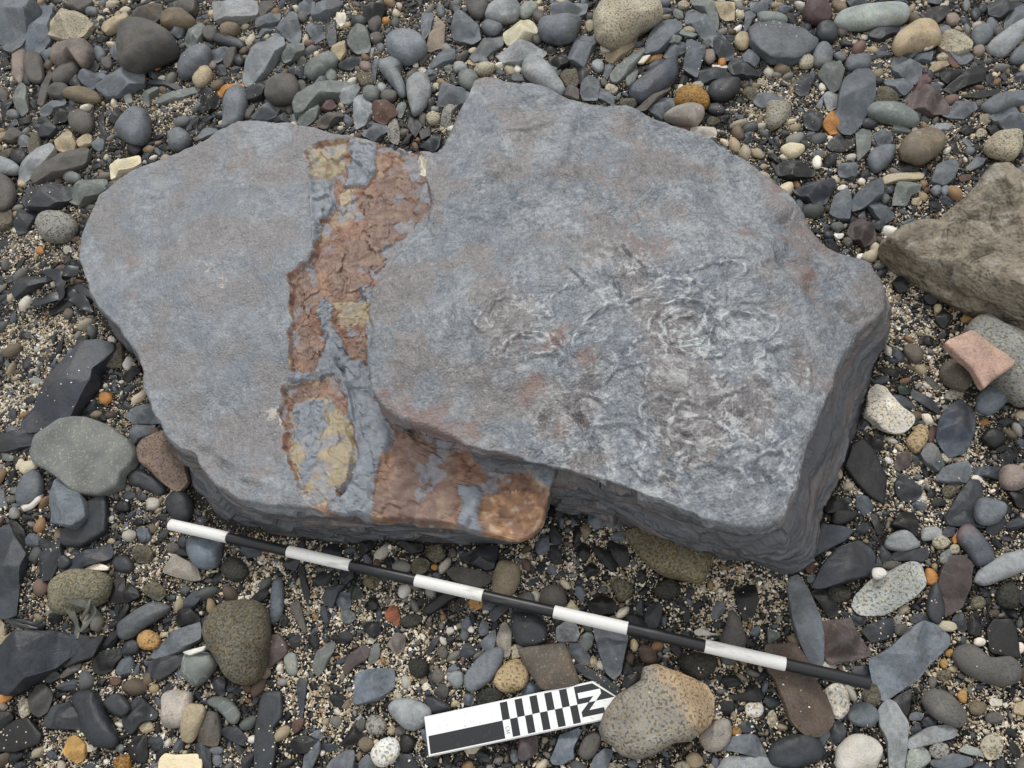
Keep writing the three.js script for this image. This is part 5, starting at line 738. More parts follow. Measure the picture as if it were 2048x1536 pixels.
["D","m",0,0,9,517,-174,"smallest of five worn oblong dark grey slate pebbles near the green-grey granite cobble",[-9,-2,3,-8,12,-3,3,7,-9,7]],
["O","r",0,0,6,521,-163,"smooth oblong orange small pebble near the green-grey granite cobble",[-4,7,-5,4,-4,-1,0,-6,3,-6,5,-3,4,1,1,5]],
["SP","r",0,0,24,538,-147,"blue-grey oblong cobble with a pinkish end",[-15,-18,-2,-28,9,-25,15,-4,16,15,9,25,-11,26,-14,6,-17,-9]],
["D","m",0,0,16,543,-183,"largest of five worn oblong dark grey slate pebbles near the green-grey granite cobble",[-23,-8,-16,-16,19,-5,21,15,20,18,-10,7,-23,0]],
["S","r",8,0,27,574,-182,"smooth blue-grey kidney-shaped pebble resting on darker slates",[-20,0,-7,-18,9,-16,23,-4,19,7,2,16,-14,15,-21,8]],
["D","m",0,0,11,579,-162,"second largest of five worn oblong dark grey slate pebbles near the green-grey granite cobble",[-12,-4,21,-9,15,-3,-4,10,-15,5]],
["L","r",0,0,21,556,-109,"long smooth light grey cobble beside the purple-brown veined one",[-41,3,-26,-7,7,-16,37,-13,36,2,23,10,-5,13,-29,14,-41,8]],
["BM","a",0,0,28,490,-110,"purple-brown cobble with a pale vein",[-22,-3,-11,-18,13,-32,27,-29,32,-15,16,8,-5,29,-25,36,-30,30,-24,10]],
["O","r",0,0,12,466,-124,"orange-brown smooth pebble beside the green-grey granite cobble",[-8,0,-1,-12,6,-8,8,2,1,11,-8,7]],
["W","r",22,0,11,396,-145,"white egg-shaped pebble on the edge of the green-grey granite",[-7,-4,-2,-8,8,-4,9,4,-2,7,-9,3]],
["XG","m",0,0,29,407,-123,"large green-grey speckled granite cobble",[-55,6,-43,-7,-14,-19,12,-23,34,-26,50,-21,49,-3,43,7,22,17,-22,26,-48,19]],
["G","m",0,0,9,497,-144,"worn oblong green-grey pebble near the green-grey granite cobble",[-11,4,-2,-7,11,-8,9,1,-6,10]],
["X","r",0,0,9,513,-150,"smooth rounded pale speckled granite small pebble near the green-grey granite cobble",[6,2,2,6,-3,6,-7,4,-6,-2,-2,-6,3,-6,7,-3]],
["B","r",0,0,9,425,-153,"smooth oblong brown-grey pebble near the green-grey granite cobble",[13,3,7,6,-2,6,-10,2,-13,-2,-7,-6,2,-6,10,-2]],
["D","m",0,0,10,423,-167,"third largest of five worn oblong dark grey slate pebbles near the green-grey granite cobble",[-5,-10,3,-13,8,1,4,10,-5,12,-7,2]],
["D","m",0,0,6,413,-164,"worn rod-shaped dark grey slate small pebble near the green-grey granite cobble",[-5,1,4,-11,7,-5,-1,9,-7,7]],
["D","r",0,1,16,453,-90,"grit-dusted smooth oblong dark grey slate pebble near the green-grey granite cobble",[-15,6,-3,-13,12,-25,16,-19,6,12,-2,20,-12,22]],
["TW","m",0,0,9,454,-62,"worn oblong cream pebble near the bean-shaped grey cobble",[11,6,4,8,-4,6,-10,0,-12,-6,-5,-8,4,-5,11,0]],
["D","m",0,0,12,471,-62,"worn stubby dark grey slate pebble near the bean-shaped grey cobble",[-9,-2,0,-11,9,-10,6,7,1,13,-8,7]],
["S","m",0,0,25,286,-117,"long blade-shaped slate cobble crossing toward the black end of the pole",[-6,-42,7,-56,16,-55,21,-34,18,3,11,28,-5,60,-16,53,-20,21,-17,-7]],
["BM","a",0,0,42,318,-79,"dark grey-brown angular block near the black end of the pole",[-17,-29,22,-24,22,-5,28,22,20,26,-22,22,-28,15,-23,-9]],
["K","m",0,0,14,322,-131,"larger of two worn oblong black slate pebbles near the green-grey granite cobble",[-12,-18,4,-19,13,9,7,19,-4,19,-11,-7]],
["YK","m",0,0,16,343,-137,"worn stubby dark speckled pebble near the green-grey granite cobble",[14,5,5,11,-5,11,-14,6,-14,-4,-6,-11,6,-12,13,-5]],
["D","m",0,1,18,371,-80,"grit-dusted worn oblong dark grey slate pebble near the green-grey granite cobble",[-23,-5,-1,-12,21,-10,21,1,9,13,-16,12]],
["D","m",0,0,12,353,-100,"worn stubby dark grey slate pebble near the green-grey granite cobble",[10,3,3,8,-4,9,-10,4,-10,-3,-4,-8,4,-9,10,-5]],
["B","r",0,0,9,398,-73,"smooth rounded brown-grey small pebble near the green-grey granite cobble",[9,0,6,5,-2,7,-8,5,-9,0,-6,-5,1,-7,8,-5]],
["XD","m",0,0,6,400,-85,"worn oblong black and white speckled small pebble near the green-grey granite cobble",[-4,7,-6,4,-5,-1,-1,-6,4,-8,6,-4,4,1,0,6]],
["S","a",0,0,37,386,-38,"big blue-grey slate cobble at the black end of the pole",[-44,-11,-34,-13,-11,-19,24,-33,38,-35,50,-27,59,-10,51,1,16,16,-6,28,-45,37,-52,32,-50,12]],
["D","m",0,0,9,427,-79,"fourth largest of five worn oblong dark grey slate pebbles near the green-grey granite cobble",[-13,-2,-5,-7,7,-5,13,8,-9,4]],
["B","r",0,0,30,473,-4,"curved grey cobble shaped like a bean",[-32,-20,-20,-30,-4,-27,8,-9,31,-3,35,11,26,25,8,26,-12,16,-29,-1]],
["K","f",0,1,10,511,-29,"grit-dusted flat black slate pebble near the bean-shaped grey cobble",[-13,-16,2,-25,20,-18,18,1,8,26,-5,22,-23,11]],
["K","m",0,0,12,487,-54,"worn oblong black slate pebble near the bean-shaped grey cobble",[-5,-7,4,-13,11,-11,6,7,-5,14,-12,7]],
["YK","r",0,0,19,544,-75,"smooth rounded dark speckled pebble near the bean-shaped grey cobble",[-8,14,-15,8,-14,-4,-3,-13,9,-15,15,-8,13,4,4,14]],
["Y","r",0,0,11,505,-78,"smooth rounded olive speckled small pebble near the bean-shaped grey cobble",[9,3,3,7,-4,7,-10,4,-8,-2,-3,-7,4,-8,9,-4]],
["W","r",0,0,8,483,-33,"larger of two smooth rounded white small pebbles near the bean-shaped grey cobble",[7,2,3,5,-2,5,-7,2,-6,-2,-3,-5,3,-5,7,-2]],
["W","r",0,0,7,526,-13,"smaller of two smooth rounded white small pebbles near the bean-shaped grey cobble",[-3,6,-7,4,-5,-1,-1,-6,4,-6,6,-3,5,2,1,5]],
["B","r",0,0,26,401,26,"smooth grey oval pebble beside small shelly grit",[-18,-17,-5,-23,8,-18,18,-3,20,15,12,23,0,22,-16,7,-21,-8]],
["BR","m",0,0,38,241,-41,"large reddish-brown cobble under the black end of the pole",[-28,-30,-22,-54,-16,-59,15,-51,20,-42,25,-22,24,-1,30,34,21,49,2,58,-15,51,-25,31,-25,6,-24,-18]],
["XW","r",0,0,21,283,-15,"white and black speckled granite pebble beside the reddish-brown cobble",[-11,-13,2,-19,13,-14,13,4,5,16,-10,20,-12,7]],
["Y","r",0,0,16,326,-10,"smooth rounded olive speckled pebble near the striped pole's black end",[-10,-5,4,-13,11,-9,9,5,0,13,-11,8]],
["S","r",0,0,21,305,9,"smooth rounded blue-grey slate pebble near the striped pole's black end",[-17,-6,-5,-15,11,-11,18,1,10,13,-3,14,-16,5]],
["L","a",0,0,23,331,38,"angular oblong light grey slate cobble near the orange-freckled pale cobble",[-5,-29,10,-38,18,-33,19,-5,2,25,-8,41,-23,37,-12,6,-12,-11]],
["L","m",0,0,12,373,52,"worn rod-shaped light grey slate pebble near the orange-freckled pale cobble",[-28,-4,1,-10,25,-7,31,2,23,8,0,8,-32,6]],
["GL","m",0,0,14,345,70,"worn oblong pale green-grey pebble near the orange-freckled pale cobble",[-11,-5,-4,-11,11,-11,17,-2,12,7,-5,11,-18,8]],
["XD","r",0,0,13,374,69,"smooth rounded black and white speckled pebble near the orange-freckled pale cobble",[11,3,4,8,-5,8,-11,4,-11,-3,-5,-8,4,-8,11,-4]],
["S","m",0,0,12,383,84,"larger of two worn rod-shaped blue-grey slate pebbles near the orange-freckled pale cobble",[-24,-7,3,-9,24,2,21,9,-2,8,-23,0]],
["GL","m",0,0,7,412,80,"worn rod-shaped pale green-grey pebble near the bean-shaped grey cobble",[-15,-5,-4,-8,12,2,12,9,-4,3]],
["X","m",0,0,15,435,80,"worn stubby pale speckled granite pebble near the bean-shaped grey cobble",[-12,-4,-1,-12,11,-12,14,-2,1,13,-12,11]],
["XP","r",0,0,32,279,48,"pale grey-white cobble with orange freckles",[-25,-7,-12,-17,7,-21,23,-13,28,1,18,14,6,21,-28,12]],
["D","r",0,0,25,209,26,"broad smooth dark grey cobble beside the reddish-brown cobble",[-32,-6,-16,-17,15,-17,31,-4,30,11,17,17,-14,15,-32,7]],
["D","m",0,0,12,267,20,"worn oblong dark grey slate pebble near the orange-freckled pale cobble",[-14,9,-3,-10,9,-13,12,-2,3,10,-9,11]],
["S","m",0,0,6,251,20,"smaller of two worn rod-shaped blue-grey slate pebbles near the orange-freckled pale cobble",[-10,1,11,-9,6,1,-6,8]],
["TO","r",0,0,8,431,20,"largest of three smooth rounded yellow-ochre small pebbles near the bean-shaped grey cobble",[-4,7,-6,4,-6,-2,-1,-6,4,-7,7,-4,5,1,1,7]],
["BT","r",0,0,11,441,37,"smooth rounded brown small pebble near the bean-shaped grey cobble",[9,3,3,7,-4,7,-10,4,-10,-2,-4,-7,4,-7,10,-4]],
["B","r",0,0,10,454,52,"smooth oblong brown-grey small pebble near the bean-shaped grey cobble",[11,3,5,6,-4,6,-10,2,-10,-3,-5,-6,3,-6,9,-2]],
["S","m",0,0,7,367,27,"worn oblong blue-grey slate small pebble near the striped pole's black end",[8,2,4,5,-3,4,-8,2,-8,-2,-4,-5,2,-5,8,-2]],
["D","m",0,0,7,359,41,"smaller of two worn stubby dark grey slate small pebbles near the orange-freckled pale cobble",[-3,7,-7,4,-6,-2,-1,-5,4,-7,7,-4,6,2,1,6]],
["D","m",0,0,8,379,37,"larger of two worn stubby dark grey slate small pebbles near the orange-freckled pale cobble",[8,2,3,6,-3,6,-7,3,-8,-2,-4,-6,3,-6,7,-3]],
["K","m",0,0,14,359,8,"worn oblong black slate pebble near the striped pole's black end",[-11,-7,17,-12,0,12,-7,16]],
["W","m",0,0,6,466,37,"worn oblong white small pebble near the bean-shaped grey cobble",[7,2,4,5,-2,4,-7,2,-7,-2,-4,-5,3,-4,7,-1]],
["T","m",0,0,11,488,51,"worn stubby tan small pebble near the bean-shaped grey cobble",[-9,0,-1,-7,10,-5,2,8,-9,3]],
["X","m",0,0,8,197,-16,"worn oblong pale speckled granite small pebble near the orange-freckled pale cobble",[-4,9,-7,5,-6,-1,-2,-7,4,-10,7,-5,6,2,1,8]],
["G","m",0,0,11,238,-110,"worn stubby green-grey small pebble near the striped pole's black end",[-3,-9,9,-4,9,3,-6,8,-9,5]],
["TO","r",0,0,7,441,-31,"smallest of three smooth rounded yellow-ochre small pebbles near the bean-shaped grey cobble",[5,2,2,4,-2,5,-5,2,-5,-1,-2,-4,2,-4,6,-2]],
["TO","r",0,0,7,429,-21,"middle-sized of three smooth rounded yellow-ochre small pebbles near the bean-shaped grey cobble",[-3,6,-5,3,-5,-1,-2,-5,3,-5,5,-3,5,1,1,5]],
["YB","m",0,0,9,422,-8,"worn stubby olive-brown speckled small pebble near the bean-shaped grey cobble",[8,2,3,6,-3,6,-8,3,-8,-2,-3,-6,3,-6,8,-3]],
["D","m",0,0,10,326,-38,"worn oblong dark grey slate pebble near the striped pole's black end",[-15,-1,-5,-9,13,-4,10,8,-7,6]],
["R","m",0,0,9,324,-179,"worn stubby red-brown small pebble near the green-grey granite cobble",[8,2,4,6,-3,6,-8,3,-8,-2,-4,-6,3,-7,7,-3]],
["G","m",0,0,9,318,-166,"worn stubby green-grey small pebble near the green-grey granite cobble",[6,2,2,6,-3,6,-7,3,-6,-2,-3,-6,2,-6,7,-3]],
["W","r",0,0,6,354,-191,"smooth rounded white small pebble near the green-grey granite cobble",[4,1,2,3,-2,3,-4,1,-4,-1,-2,-3,1,-3,4,-1]],
["SH","f",0,0,6,-702,-484,"cream curved shell piece beside a dark slate pebble",[-20,-4,-8,-7,3,-6,18,5,14,9,-16,0]],
["SH","f",26,0,6,-541,-306,"thin white shell shard lying on the rounded olive-grey pebble",[-17,-3,0,-3,17,-2,12,3,-8,4]],
["SH","m",0,0,6,153,-139,"white whelk-like shell just above the striped pole",[-12,-5,-4,-7,5,-2,9,2,17,7,5,6,-10,1]],
];
const UPPER = {center:[0.174,-0.534],ctrl:[[96,-1103,150],[243,-977,160],[375,-880,155],[479,-740,145],[496,-600,145],[570,-515,102],[528,-561,125],[511,-461,120],[449,-415,160],[358,-308,190],[271,-209,195],[197,-227,190],[76,-337,185],[-40,-404,180],[-129,-474,175],[-192,-546,184],[-176,-655,180],[-126,-763,175],[-46,-866,166],[22,-1013,155],[182,-556,205],[311,-516,195],[211,-349,205],[30,-533,190],[242,-737,185],[115,-859,165],[411,-544,180],[420,-453,182]],
 top:[[93,-1127],[123,-1117],[141,-1094],[179,-1066],[214,-1029],[247,-991],[291,-963],[338,-922],[375,-881],[398,-853],[427,-818],[461,-780],[482,-740],[492,-699],[495,-652],[493,-613],[503,-583],[527,-566],[553,-554],[565,-524],[558,-494],[536,-467],[496,-445],[454,-419],[416,-382],[352,-314],[311,-267],[279,-227],[267,-210],[244,-207],[200,-222],[162,-252],[124,-286],[74,-331],[18,-366],[-41,-400],[-82,-429],[-130,-467],[-166,-499],[-188,-528],[-193,-555],[-188,-597],[-176,-655],[-173,-691],[-148,-731],[-126,-764],[-100,-795],[-58,-826],[-41,-865],[-40,-911],[-31,-956],[-2,-982],[22,-1011],[44,-1053],[75,-1087]],
 base:[[518,-576],[568,-574],[606,-545],[604,-506],[573,-469],[527,-419],[481,-356],[443,-309],[389,-259],[358,-222],[318,-179],[302,-175],[281,-186],[239,-222],[191,-252],[130,-290],[67,-329],[26,-372],[7,-389],[-7,-406],[-48,-436]]};
const LOWER = {center:[-0.295,-0.735],ctrl:[[-13,-1019,115],[-155,-1109,115],[-335,-1228,110],[-539,-1206,100],[-676,-1070,100],[-635,-905,105],[-557,-725,110],[-490,-573,112],[-419,-473,115],[-238,-393,120],[-103,-331,115],[-14,-329,105],[-288,-778,125],[-451,-837,125],[-238,-577,120],[-187,-437,120],[-137,-887,118]],
 top:[[-13,-1016],[-43,-1031],[-95,-1073],[-141,-1108],[-207,-1148],[-250,-1189],[-315,-1227],[-364,-1246],[-395,-1238],[-457,-1222],[-538,-1211],[-598,-1196],[-637,-1172],[-656,-1141],[-672,-1104],[-682,-1071],[-678,-1028],[-661,-969],[-648,-926],[-629,-886],[-602,-844],[-573,-788],[-560,-744],[-557,-696],[-543,-656],[-527,-615],[-508,-589],[-486,-572],[-475,-535],[-455,-508],[-420,-473],[-363,-444],[-306,-421],[-238,-393],[-178,-372],[-140,-354],[-103,-332],[-54,-307],[-33,-303],[-10,-323],[7,-351],[38,-410],[69,-516],[78,-653],[78,-808],[46,-958]],
 base:[[-611,-1076],[-666,-1047],[-701,-1006],[-701,-965],[-668,-897],[-631,-852],[-610,-761],[-574,-661],[-552,-631],[-549,-566],[-515,-504],[-473,-476],[-411,-447],[-305,-403],[-194,-365],[-114,-342],[-69,-335],[-32,-330],[-9,-345]]};
const BROWN = {center:[0.727,-0.529],ctrl:[[655,-630,40],[667,-594,105],[737,-632,60],[708,-579,80],[773,-631,110],[781,-626,150],[739,-541,190],[737,-492,150],[718,-518,90],[746,-486,30],[775,-451,30],[718,-523,30],[698,-561,30],[673,-589,35],[813,-416,40],[769,-455,170]],
 top:[[634,-624],[664,-640],[700,-636],[719,-627],[742,-634],[780,-642],[805,-660],[829,-647],[839,-608],[850,-546],[835,-460],[786,-397],[746,-432],[718,-466],[692,-502],[673,-539],[654,-570],[636,-598]],
 base:[[838,-396],[817,-426],[787,-451],[759,-486],[731,-524],[710,-563],[689,-596],[669,-627],[665,-650]]};
const BROWN_LINES = [[14,8,[721,-626,724,-601,709,-577,688,-555,672,-544]],[16,-8,[800,-650,795,-597,782,-540,763,-485]],[10,6,[740,-600,749,-574,767,-570]],[9,5,[709,-553,721,-527,746,-521]],[12,5,[780,-599,759,-567,754,-525]]];
const UPPER_LINES = [[42,4.5,[249,-980,228,-925,188,-863,145,-800,98,-764]],[34,2.6,[66,-1028,108,-1000,176,-988,238,-988]],[22,-2.5,[49,-1012,102,-974,177,-961,219,-955]],[24,3,[92,-988,96,-917,116,-860,142,-836]],[34,7,[424,-610,416,-565,432,-531,443,-489,463,-451]],[10,5,[426,-536,469,-527,530,-541]],[9,5,[461,-494,473,-457,494,-453]],[7,4,[59,-437,72,-410,74,-373,76,-336]],[6,-3,[13,-549,36,-555,61,-539,71,-518]],[7,3,[21,-398,25,-427,46,-438,68,-419,71,-396]],[6,4,[169,-359,187,-338,204,-329,228,-325]],[7,4,[219,-370,248,-358,278,-318]],[9,4,[160,-625,179,-570,198,-519]],[10,-4,[123,-651,143,-593,159,-551]],[9,4,[227,-581,219,-622,204,-669]],[5,-3,[211,-515,231,-533,260,-533,283,-517,282,-487,264,-459,237,-454,217,-464]],[5,-2.5,[230,-501,245,-512,261,-507,264,-487,251,-470,233,-471,227,-485]],[4,-3,[230,-570,255,-569,283,-556,301,-525]],[4,-3,[113,-543,161,-558,209,-550,231,-552]],[5,-3,[295,-493,320,-500,345,-490,357,-465]],[4,-2.5,[176,-342,173,-372,197,-381,219,-370]],[5,3,[169,-395,183,-398,199,-388]],[4,-3,[169,-324,182,-333,192,-323,181,-313,170,-318]],[20,4,[-34,-399,14,-375,65,-344,112,-306,160,-263,203,-228]],[7,4,[239,-288,263,-268,270,-239,284,-228]],[8,4,[298,-396,311,-362,320,-337]],[8,3,[303,-442,353,-425,363,-398]],[8,4,[416,-673,424,-635,465,-640,483,-660]]];
const RINGS = [[245,-493,48,0.85,0.2,0,6.28],[246,-492,31,0.8,0.5,0.3,6],[241,-485,14,0.9,0,0,6.28],[329,-478,37,0.75,0.3,0,6.28],[246,-399,9,1,0,0,6.28],[170,-322,20,0.9,0,0,6.28],[162,-323,10,0.8,0,0,6],[176,-378,33,0.6,0.4,2.6,6.6],[204,-338,43,0.6,0.5,3,6.9],[36,-528,43,0.5,0.3,3.2,6.2],[49,-511,25,0.5,0.5,3.2,6.1],[19,-604,32,0.6,-0.6,2.9,6.4],[-4,-600,21,0.7,-0.5,2.6,5.6],[143,-439,30,0.7,0,2.5,7],[342,-399,33,1.3,0,3.3,7.4],[105,-365,37,0.8,0.2,3.4,6.6],[314,-558,43,0.5,0.1,3.3,6.2],[247,-556,23,0.6,0.2,0,6.28],[269,-394,21,0.8,0,1,5],[183,-475,28,0.6,-0.4,2,5.4],[269,-328,30,0.8,0.6,0.2,4.2],[271,-272,28,0.7,0,2.6,6.8],[209,-277,33,0.6,0.4,3,6.4],[119,-515,28,0.5,-0.5,3,6],[138,-328,21,0.8,0.3,0.5,4.4],[99,-593,25,0.6,-0.6,3,6.2],[220,-583,36,0.4,0.7,2.8,6],[86,-412,27,1.1,0.2,3.4,6.6],[266,-454,18,0.8,0.1,0,6.28]];
const UPPER_BUMPS = [[454,-658,27,9],[112,-366,50,-5],[245,-493,43,-4],[38,-483,43,-6],[133,-925,28,-7],[145,-674,64,-4],[322,-487,36,-5],[278,-304,43,5],[-41,-606,64,4],[47,-754,57,-4],[192,-424,50,5],[102,-506,43,5]];
const UPPER_CALCITE = [[257,-469,108,1],[194,-592,79,0.9],[47,-596,64,0.75],[251,-318,93,1],[156,-322,86,0.9],[58,-386,79,0.8],[118,-468,86,0.7],[324,-391,64,0.8],[248,-642,64,0.6],[-3,-547,64,0.45],[323,-740,64,0.3],[266,-247,50,1],[91,-324,57,0.9],[363,-548,57,0.45],[148,-740,64,0.3]];
const UPPER_RUST = [[74,-533,36,0.8],[23,-481,32,0.8],[110,-487,28,0.7],[45,-412,28,0.5],[-45,-694,43,0.25],[252,-652,57,0.45],[464,-601,43,0.6],[488,-727,50,0.6],[451,-540,43,0.6],[225,-834,64,0.35],[130,-914,43,0.4],[395,-375,43,0.4],[-171,-509,36,1],[-129,-472,36,1],[-88,-435,43,0.9],[-41,-401,36,0.7],[382,-630,57,0.4],[481,-473,36,0.3],[-23,-881,28,0.4],[120,-1047,50,0.3],[351,-277,43,0.6],[298,-192,43,0.6]];
const RUST_ZONE = [-236,-1104,-211,-1119,-155,-1109,-96,-1070,-43,-1028,-30,-982,-47,-888,-107,-838,-136,-784,-172,-739,-186,-705,-199,-617,-199,-564,-172,-513,-90,-448,-21,-405,14,-352,-2,-321,-30,-293,-99,-320,-142,-346,-240,-385,-300,-414,-340,-479,-341,-528,-349,-589,-339,-637,-320,-657,-311,-738,-296,-834,-251,-872,-246,-988];
const RUST_PATCHES = [["o",1,[-323,-606,-273,-596,-245,-554,-247,-496,-264,-454,-305,-432,-335,-477,-336,-559]],["g",4,[-255,-780,-235,-756,-247,-716,-230,-672,-202,-627,-208,-567,-178,-515,-201,-482,-226,-442,-239,-389,-272,-405,-299,-423,-264,-454,-245,-496,-241,-552,-242,-596,-260,-635,-329,-638,-327,-653,-283,-649,-267,-694]],["g",5,[-156,-1104,-114,-1092,-122,-1025,-154,-986,-180,-1008]],["g",4,[-243,-1049,-207,-1040,-210,-974,-236,-924,-253,-873,-271,-836,-278,-860,-252,-918]],["o",2,[-231,-1108,-166,-1100,-176,-1034,-207,-1040,-240,-1054]],["o",1,[-200,-994,-172,-995,-181,-939,-209,-926]],["g",3,[-187,-786,-172,-750,-185,-724,-192,-746]],["g",5,[-114,-402,-84,-388,-96,-326,-123,-339]],["y",2,[-83,-381,11,-353,-6,-318,-34,-294,-98,-320]],["r",0,[-299,-824,-251,-872,-189,-884,-135,-898,-118,-847,-156,-775,-206,-771,-255,-778,-277,-736,-286,-646,-318,-661]],["r",0,[-157,-977,-86,-1023,-35,-978,-51,-890,-110,-844,-165,-875]],["r",0,[-217,-471,-174,-505,-111,-450,-114,-401,-125,-345,-235,-392]],["r",-1,[-230,-672,-190,-697,-199,-630,-226,-644]],["o",0,[-233,-760,-186,-744,-188,-706,-239,-713]],["r",0,[-337,-641,-269,-622,-245,-579,-281,-596,-327,-607]],["w",1,[-368,-613,-348,-619,-346,-571,-359,-575]],["w",0,[-44,-1025,-29,-1006,-42,-975,-54,-998]],["g",3,[-320,-604,-282,-592,-280,-549,-323,-521,-334,-558]],["g",3,[-333,-501,-307,-524,-298,-509,-330,-464]]];
const LOWER_LINES = [[8,2,[-470,-684,-444,-649,-416,-604,-381,-558]],[6,3,[-200,-1095,-212,-1042,-207,-973,-236,-924]],[5,5,[-256,-557,-247,-496,-264,-454,-298,-427]],[5,4,[-260,-683,-244,-632,-237,-577,-234,-525]],[4,4,[-233,-444,-238,-415,-240,-393]],[5,4,[-339,-641,-307,-639,-275,-635]],[4,4,[-264,-454,-282,-437,-298,-427]],[5,-3,[-236,-1104,-246,-988,-253,-873,-296,-834]],[8,4,[-527,-624,-474,-572,-417,-504,-362,-455]]];
const LOWER_RUST = [[-541,-1076,25,0.7],[-569,-979,28,0.8],[-574,-902,21,0.7],[-546,-778,28,0.4],[-456,-600,36,0.6],[-402,-507,43,0.7],[-362,-455,36,0.5],[-363,-1140,50,0.45],[-293,-1070,43,0.4],[-478,-507,28,0.4],[-444,-739,43,0.25],[-513,-1002,21,0.6],[-368,-537,28,0.5]];
const LOWER_BEIGE = [[-437,-899,15,1],[-413,-856,18,1],[-428,-831,12,0.8],[-360,-601,17,1],[-321,-713,14,0.7]];
const POLE = [-0.5617,0.042,-0.5015,0.3193,0.042,-0.0222];
const ARROW = {x:-0.2391,z:-0.1105,turn:-0.0740};
const WEED_DARK = [[[-823,-1040],[-793,-1032],[-764,-1039],[-734,-1034],[-700,-1004]],
 [[-770,-1090],[-764,-1051],[-773,-1031],[-788,-1024]],
 [[-730,-1081],[-755,-1082],[-770,-1084],[-801,-1104]],
 [[-744,-1032],[-724,-1001],[-704,-971]]];
const WEED_GREY = [[[-721,-426],[-697,-416],[-683,-402],[-689,-385],[-697,-374]],
 [[-719,-411],[-707,-400],[-705,-380],[-702,-365]],
 [[-682,-417],[-685,-403],[-697,-391]]];
const WEED_LOW = [[[-841,-428],[-821,-430],[-797,-420],[-777,-422]],
 [[-838,-439],[-817,-424],[-789,-411]]];
const VIEW = [[-1027,-2173],[1218,-1111],[470,136],[-876,-214]];
const PT = {"shellring":[-811,-628],"whelk":[155,-140],"shardA":[-705,-487],"shardB":[-556,-315],"mussel":[-752,-1021],"chiton":[120,-283]};
const SANDY = [[-849,-1230,82],[-819,-1006,97],[-850,-840,60],[-555,-1463,67],[-656,-716,45],[-420,-366,90],[-285,-247,90],[-381,-197,75],[-595,-465,67],[-766,-467,67],[221,-179,67],[659,-506,90],[610,-339,60],[480,-265,60],[574,-205,45],[632,-997,67],[642,-847,45],[137,-127,52],[77,-265,67],[-737,-234,60],[619,-286,45],[490,-171,45],[464,39,60]];

const groundY = (x, z) => 0.004 * fbm(x * 3.1, 0.3, z * 3.1, 3);

// ---------------------------------------------------------------- ground sheet
{
  const axis = (a, b) => { const v = []; for (let s = a; s <= b + 1e-6; s += 0.03) v.push(s); for (let s = 0.06, e = b, f = a; s < 20; s *= 1.5) { e += s; f -= s; v.push(e); v.unshift(f); } return v; };
  const xs = axis(-2.2, 2.2), zs = axis(-3.2, 1.2), pos = [], uv = [], idx = [];
  zs.forEach((z, j) => xs.forEach((x, i) => { pos.push(x, groundY(x, z) - 0.003, z); uv.push(x / 0.5, z / 0.5); if (i && j) { const a = (j - 1) * xs.length + i - 1, b = a + xs.length; idx.push(a, b, a + 1, b, b + 1, a + 1); } }));
  const g = new THREE.BufferGeometry(); g.setAttribute('position', new THREE.Float32BufferAttribute(pos, 3)); g.setAttribute('uv', new THREE.Float32BufferAttribute(uv, 2)); g.setIndex(idx); g.computeVertexNormals();
  const N = 1024, d = new Uint8Array(N * N * 4), h = new Uint8Array(N * N * 4), tones = [rgb(60, 56, 50), rgb(48, 46, 43), rgb(166, 154, 130), rgb(96, 86, 72), rgb(196, 186, 166), rgb(44, 44, 45)];
  for (let k = 0; k < N * N; k++) { const c = tones[1]; d[k * 4] = enc(c[0]); d[k * 4 + 1] = enc(c[1]); d[k * 4 + 2] = enc(c[2]); d[k * 4 + 3] = 255; h[k * 4 + 3] = 255; }
  for (let k = 0; k < 52000; k++) { // grains of sand
    const cx = rnd() * N, cy = rnd() * N, r = rr(1.2, 3.4), e = rr(0.5, 1), t = rnd() * 6.3, c = tones[(rnd() * rnd() * 7.9) | 0] ?? tones[0], b = rr(0.7, 1.15), hh = 60 + rnd() * 195, ca = Math.cos(t), sa = Math.sin(t);
    for (let y = -4; y <= 4; y++) for (let x = -4; x <= 4; x++) {
      const u = (x * ca + y * sa) / r, v = (y * ca - x * sa) / (r * e); if (u * u + v * v > 1) continue;
      const q = ((((cy | 0) + y + N) % N) * N + (((cx | 0) + x + N) % N)) * 4;
      d[q] = enc(c[0] * b); d[q + 1] = enc(c[1] * b); d[q + 2] = enc(c[2] * b); h[q] = h[q + 1] = h[q + 2] = hh;
    }
  }
  const m = new THREE.MeshStandardMaterial({ map: setTexture(d, N, N, true), bumpMap: setTexture(h, N, N), bumpScale: 0.0015, roughness: 0.95 });
  const o = mesh('beach_ground', g, m, scene); o.userData.kind = 'structure'; o.userData.label = 'dark sand and shell grit of the beach';
}

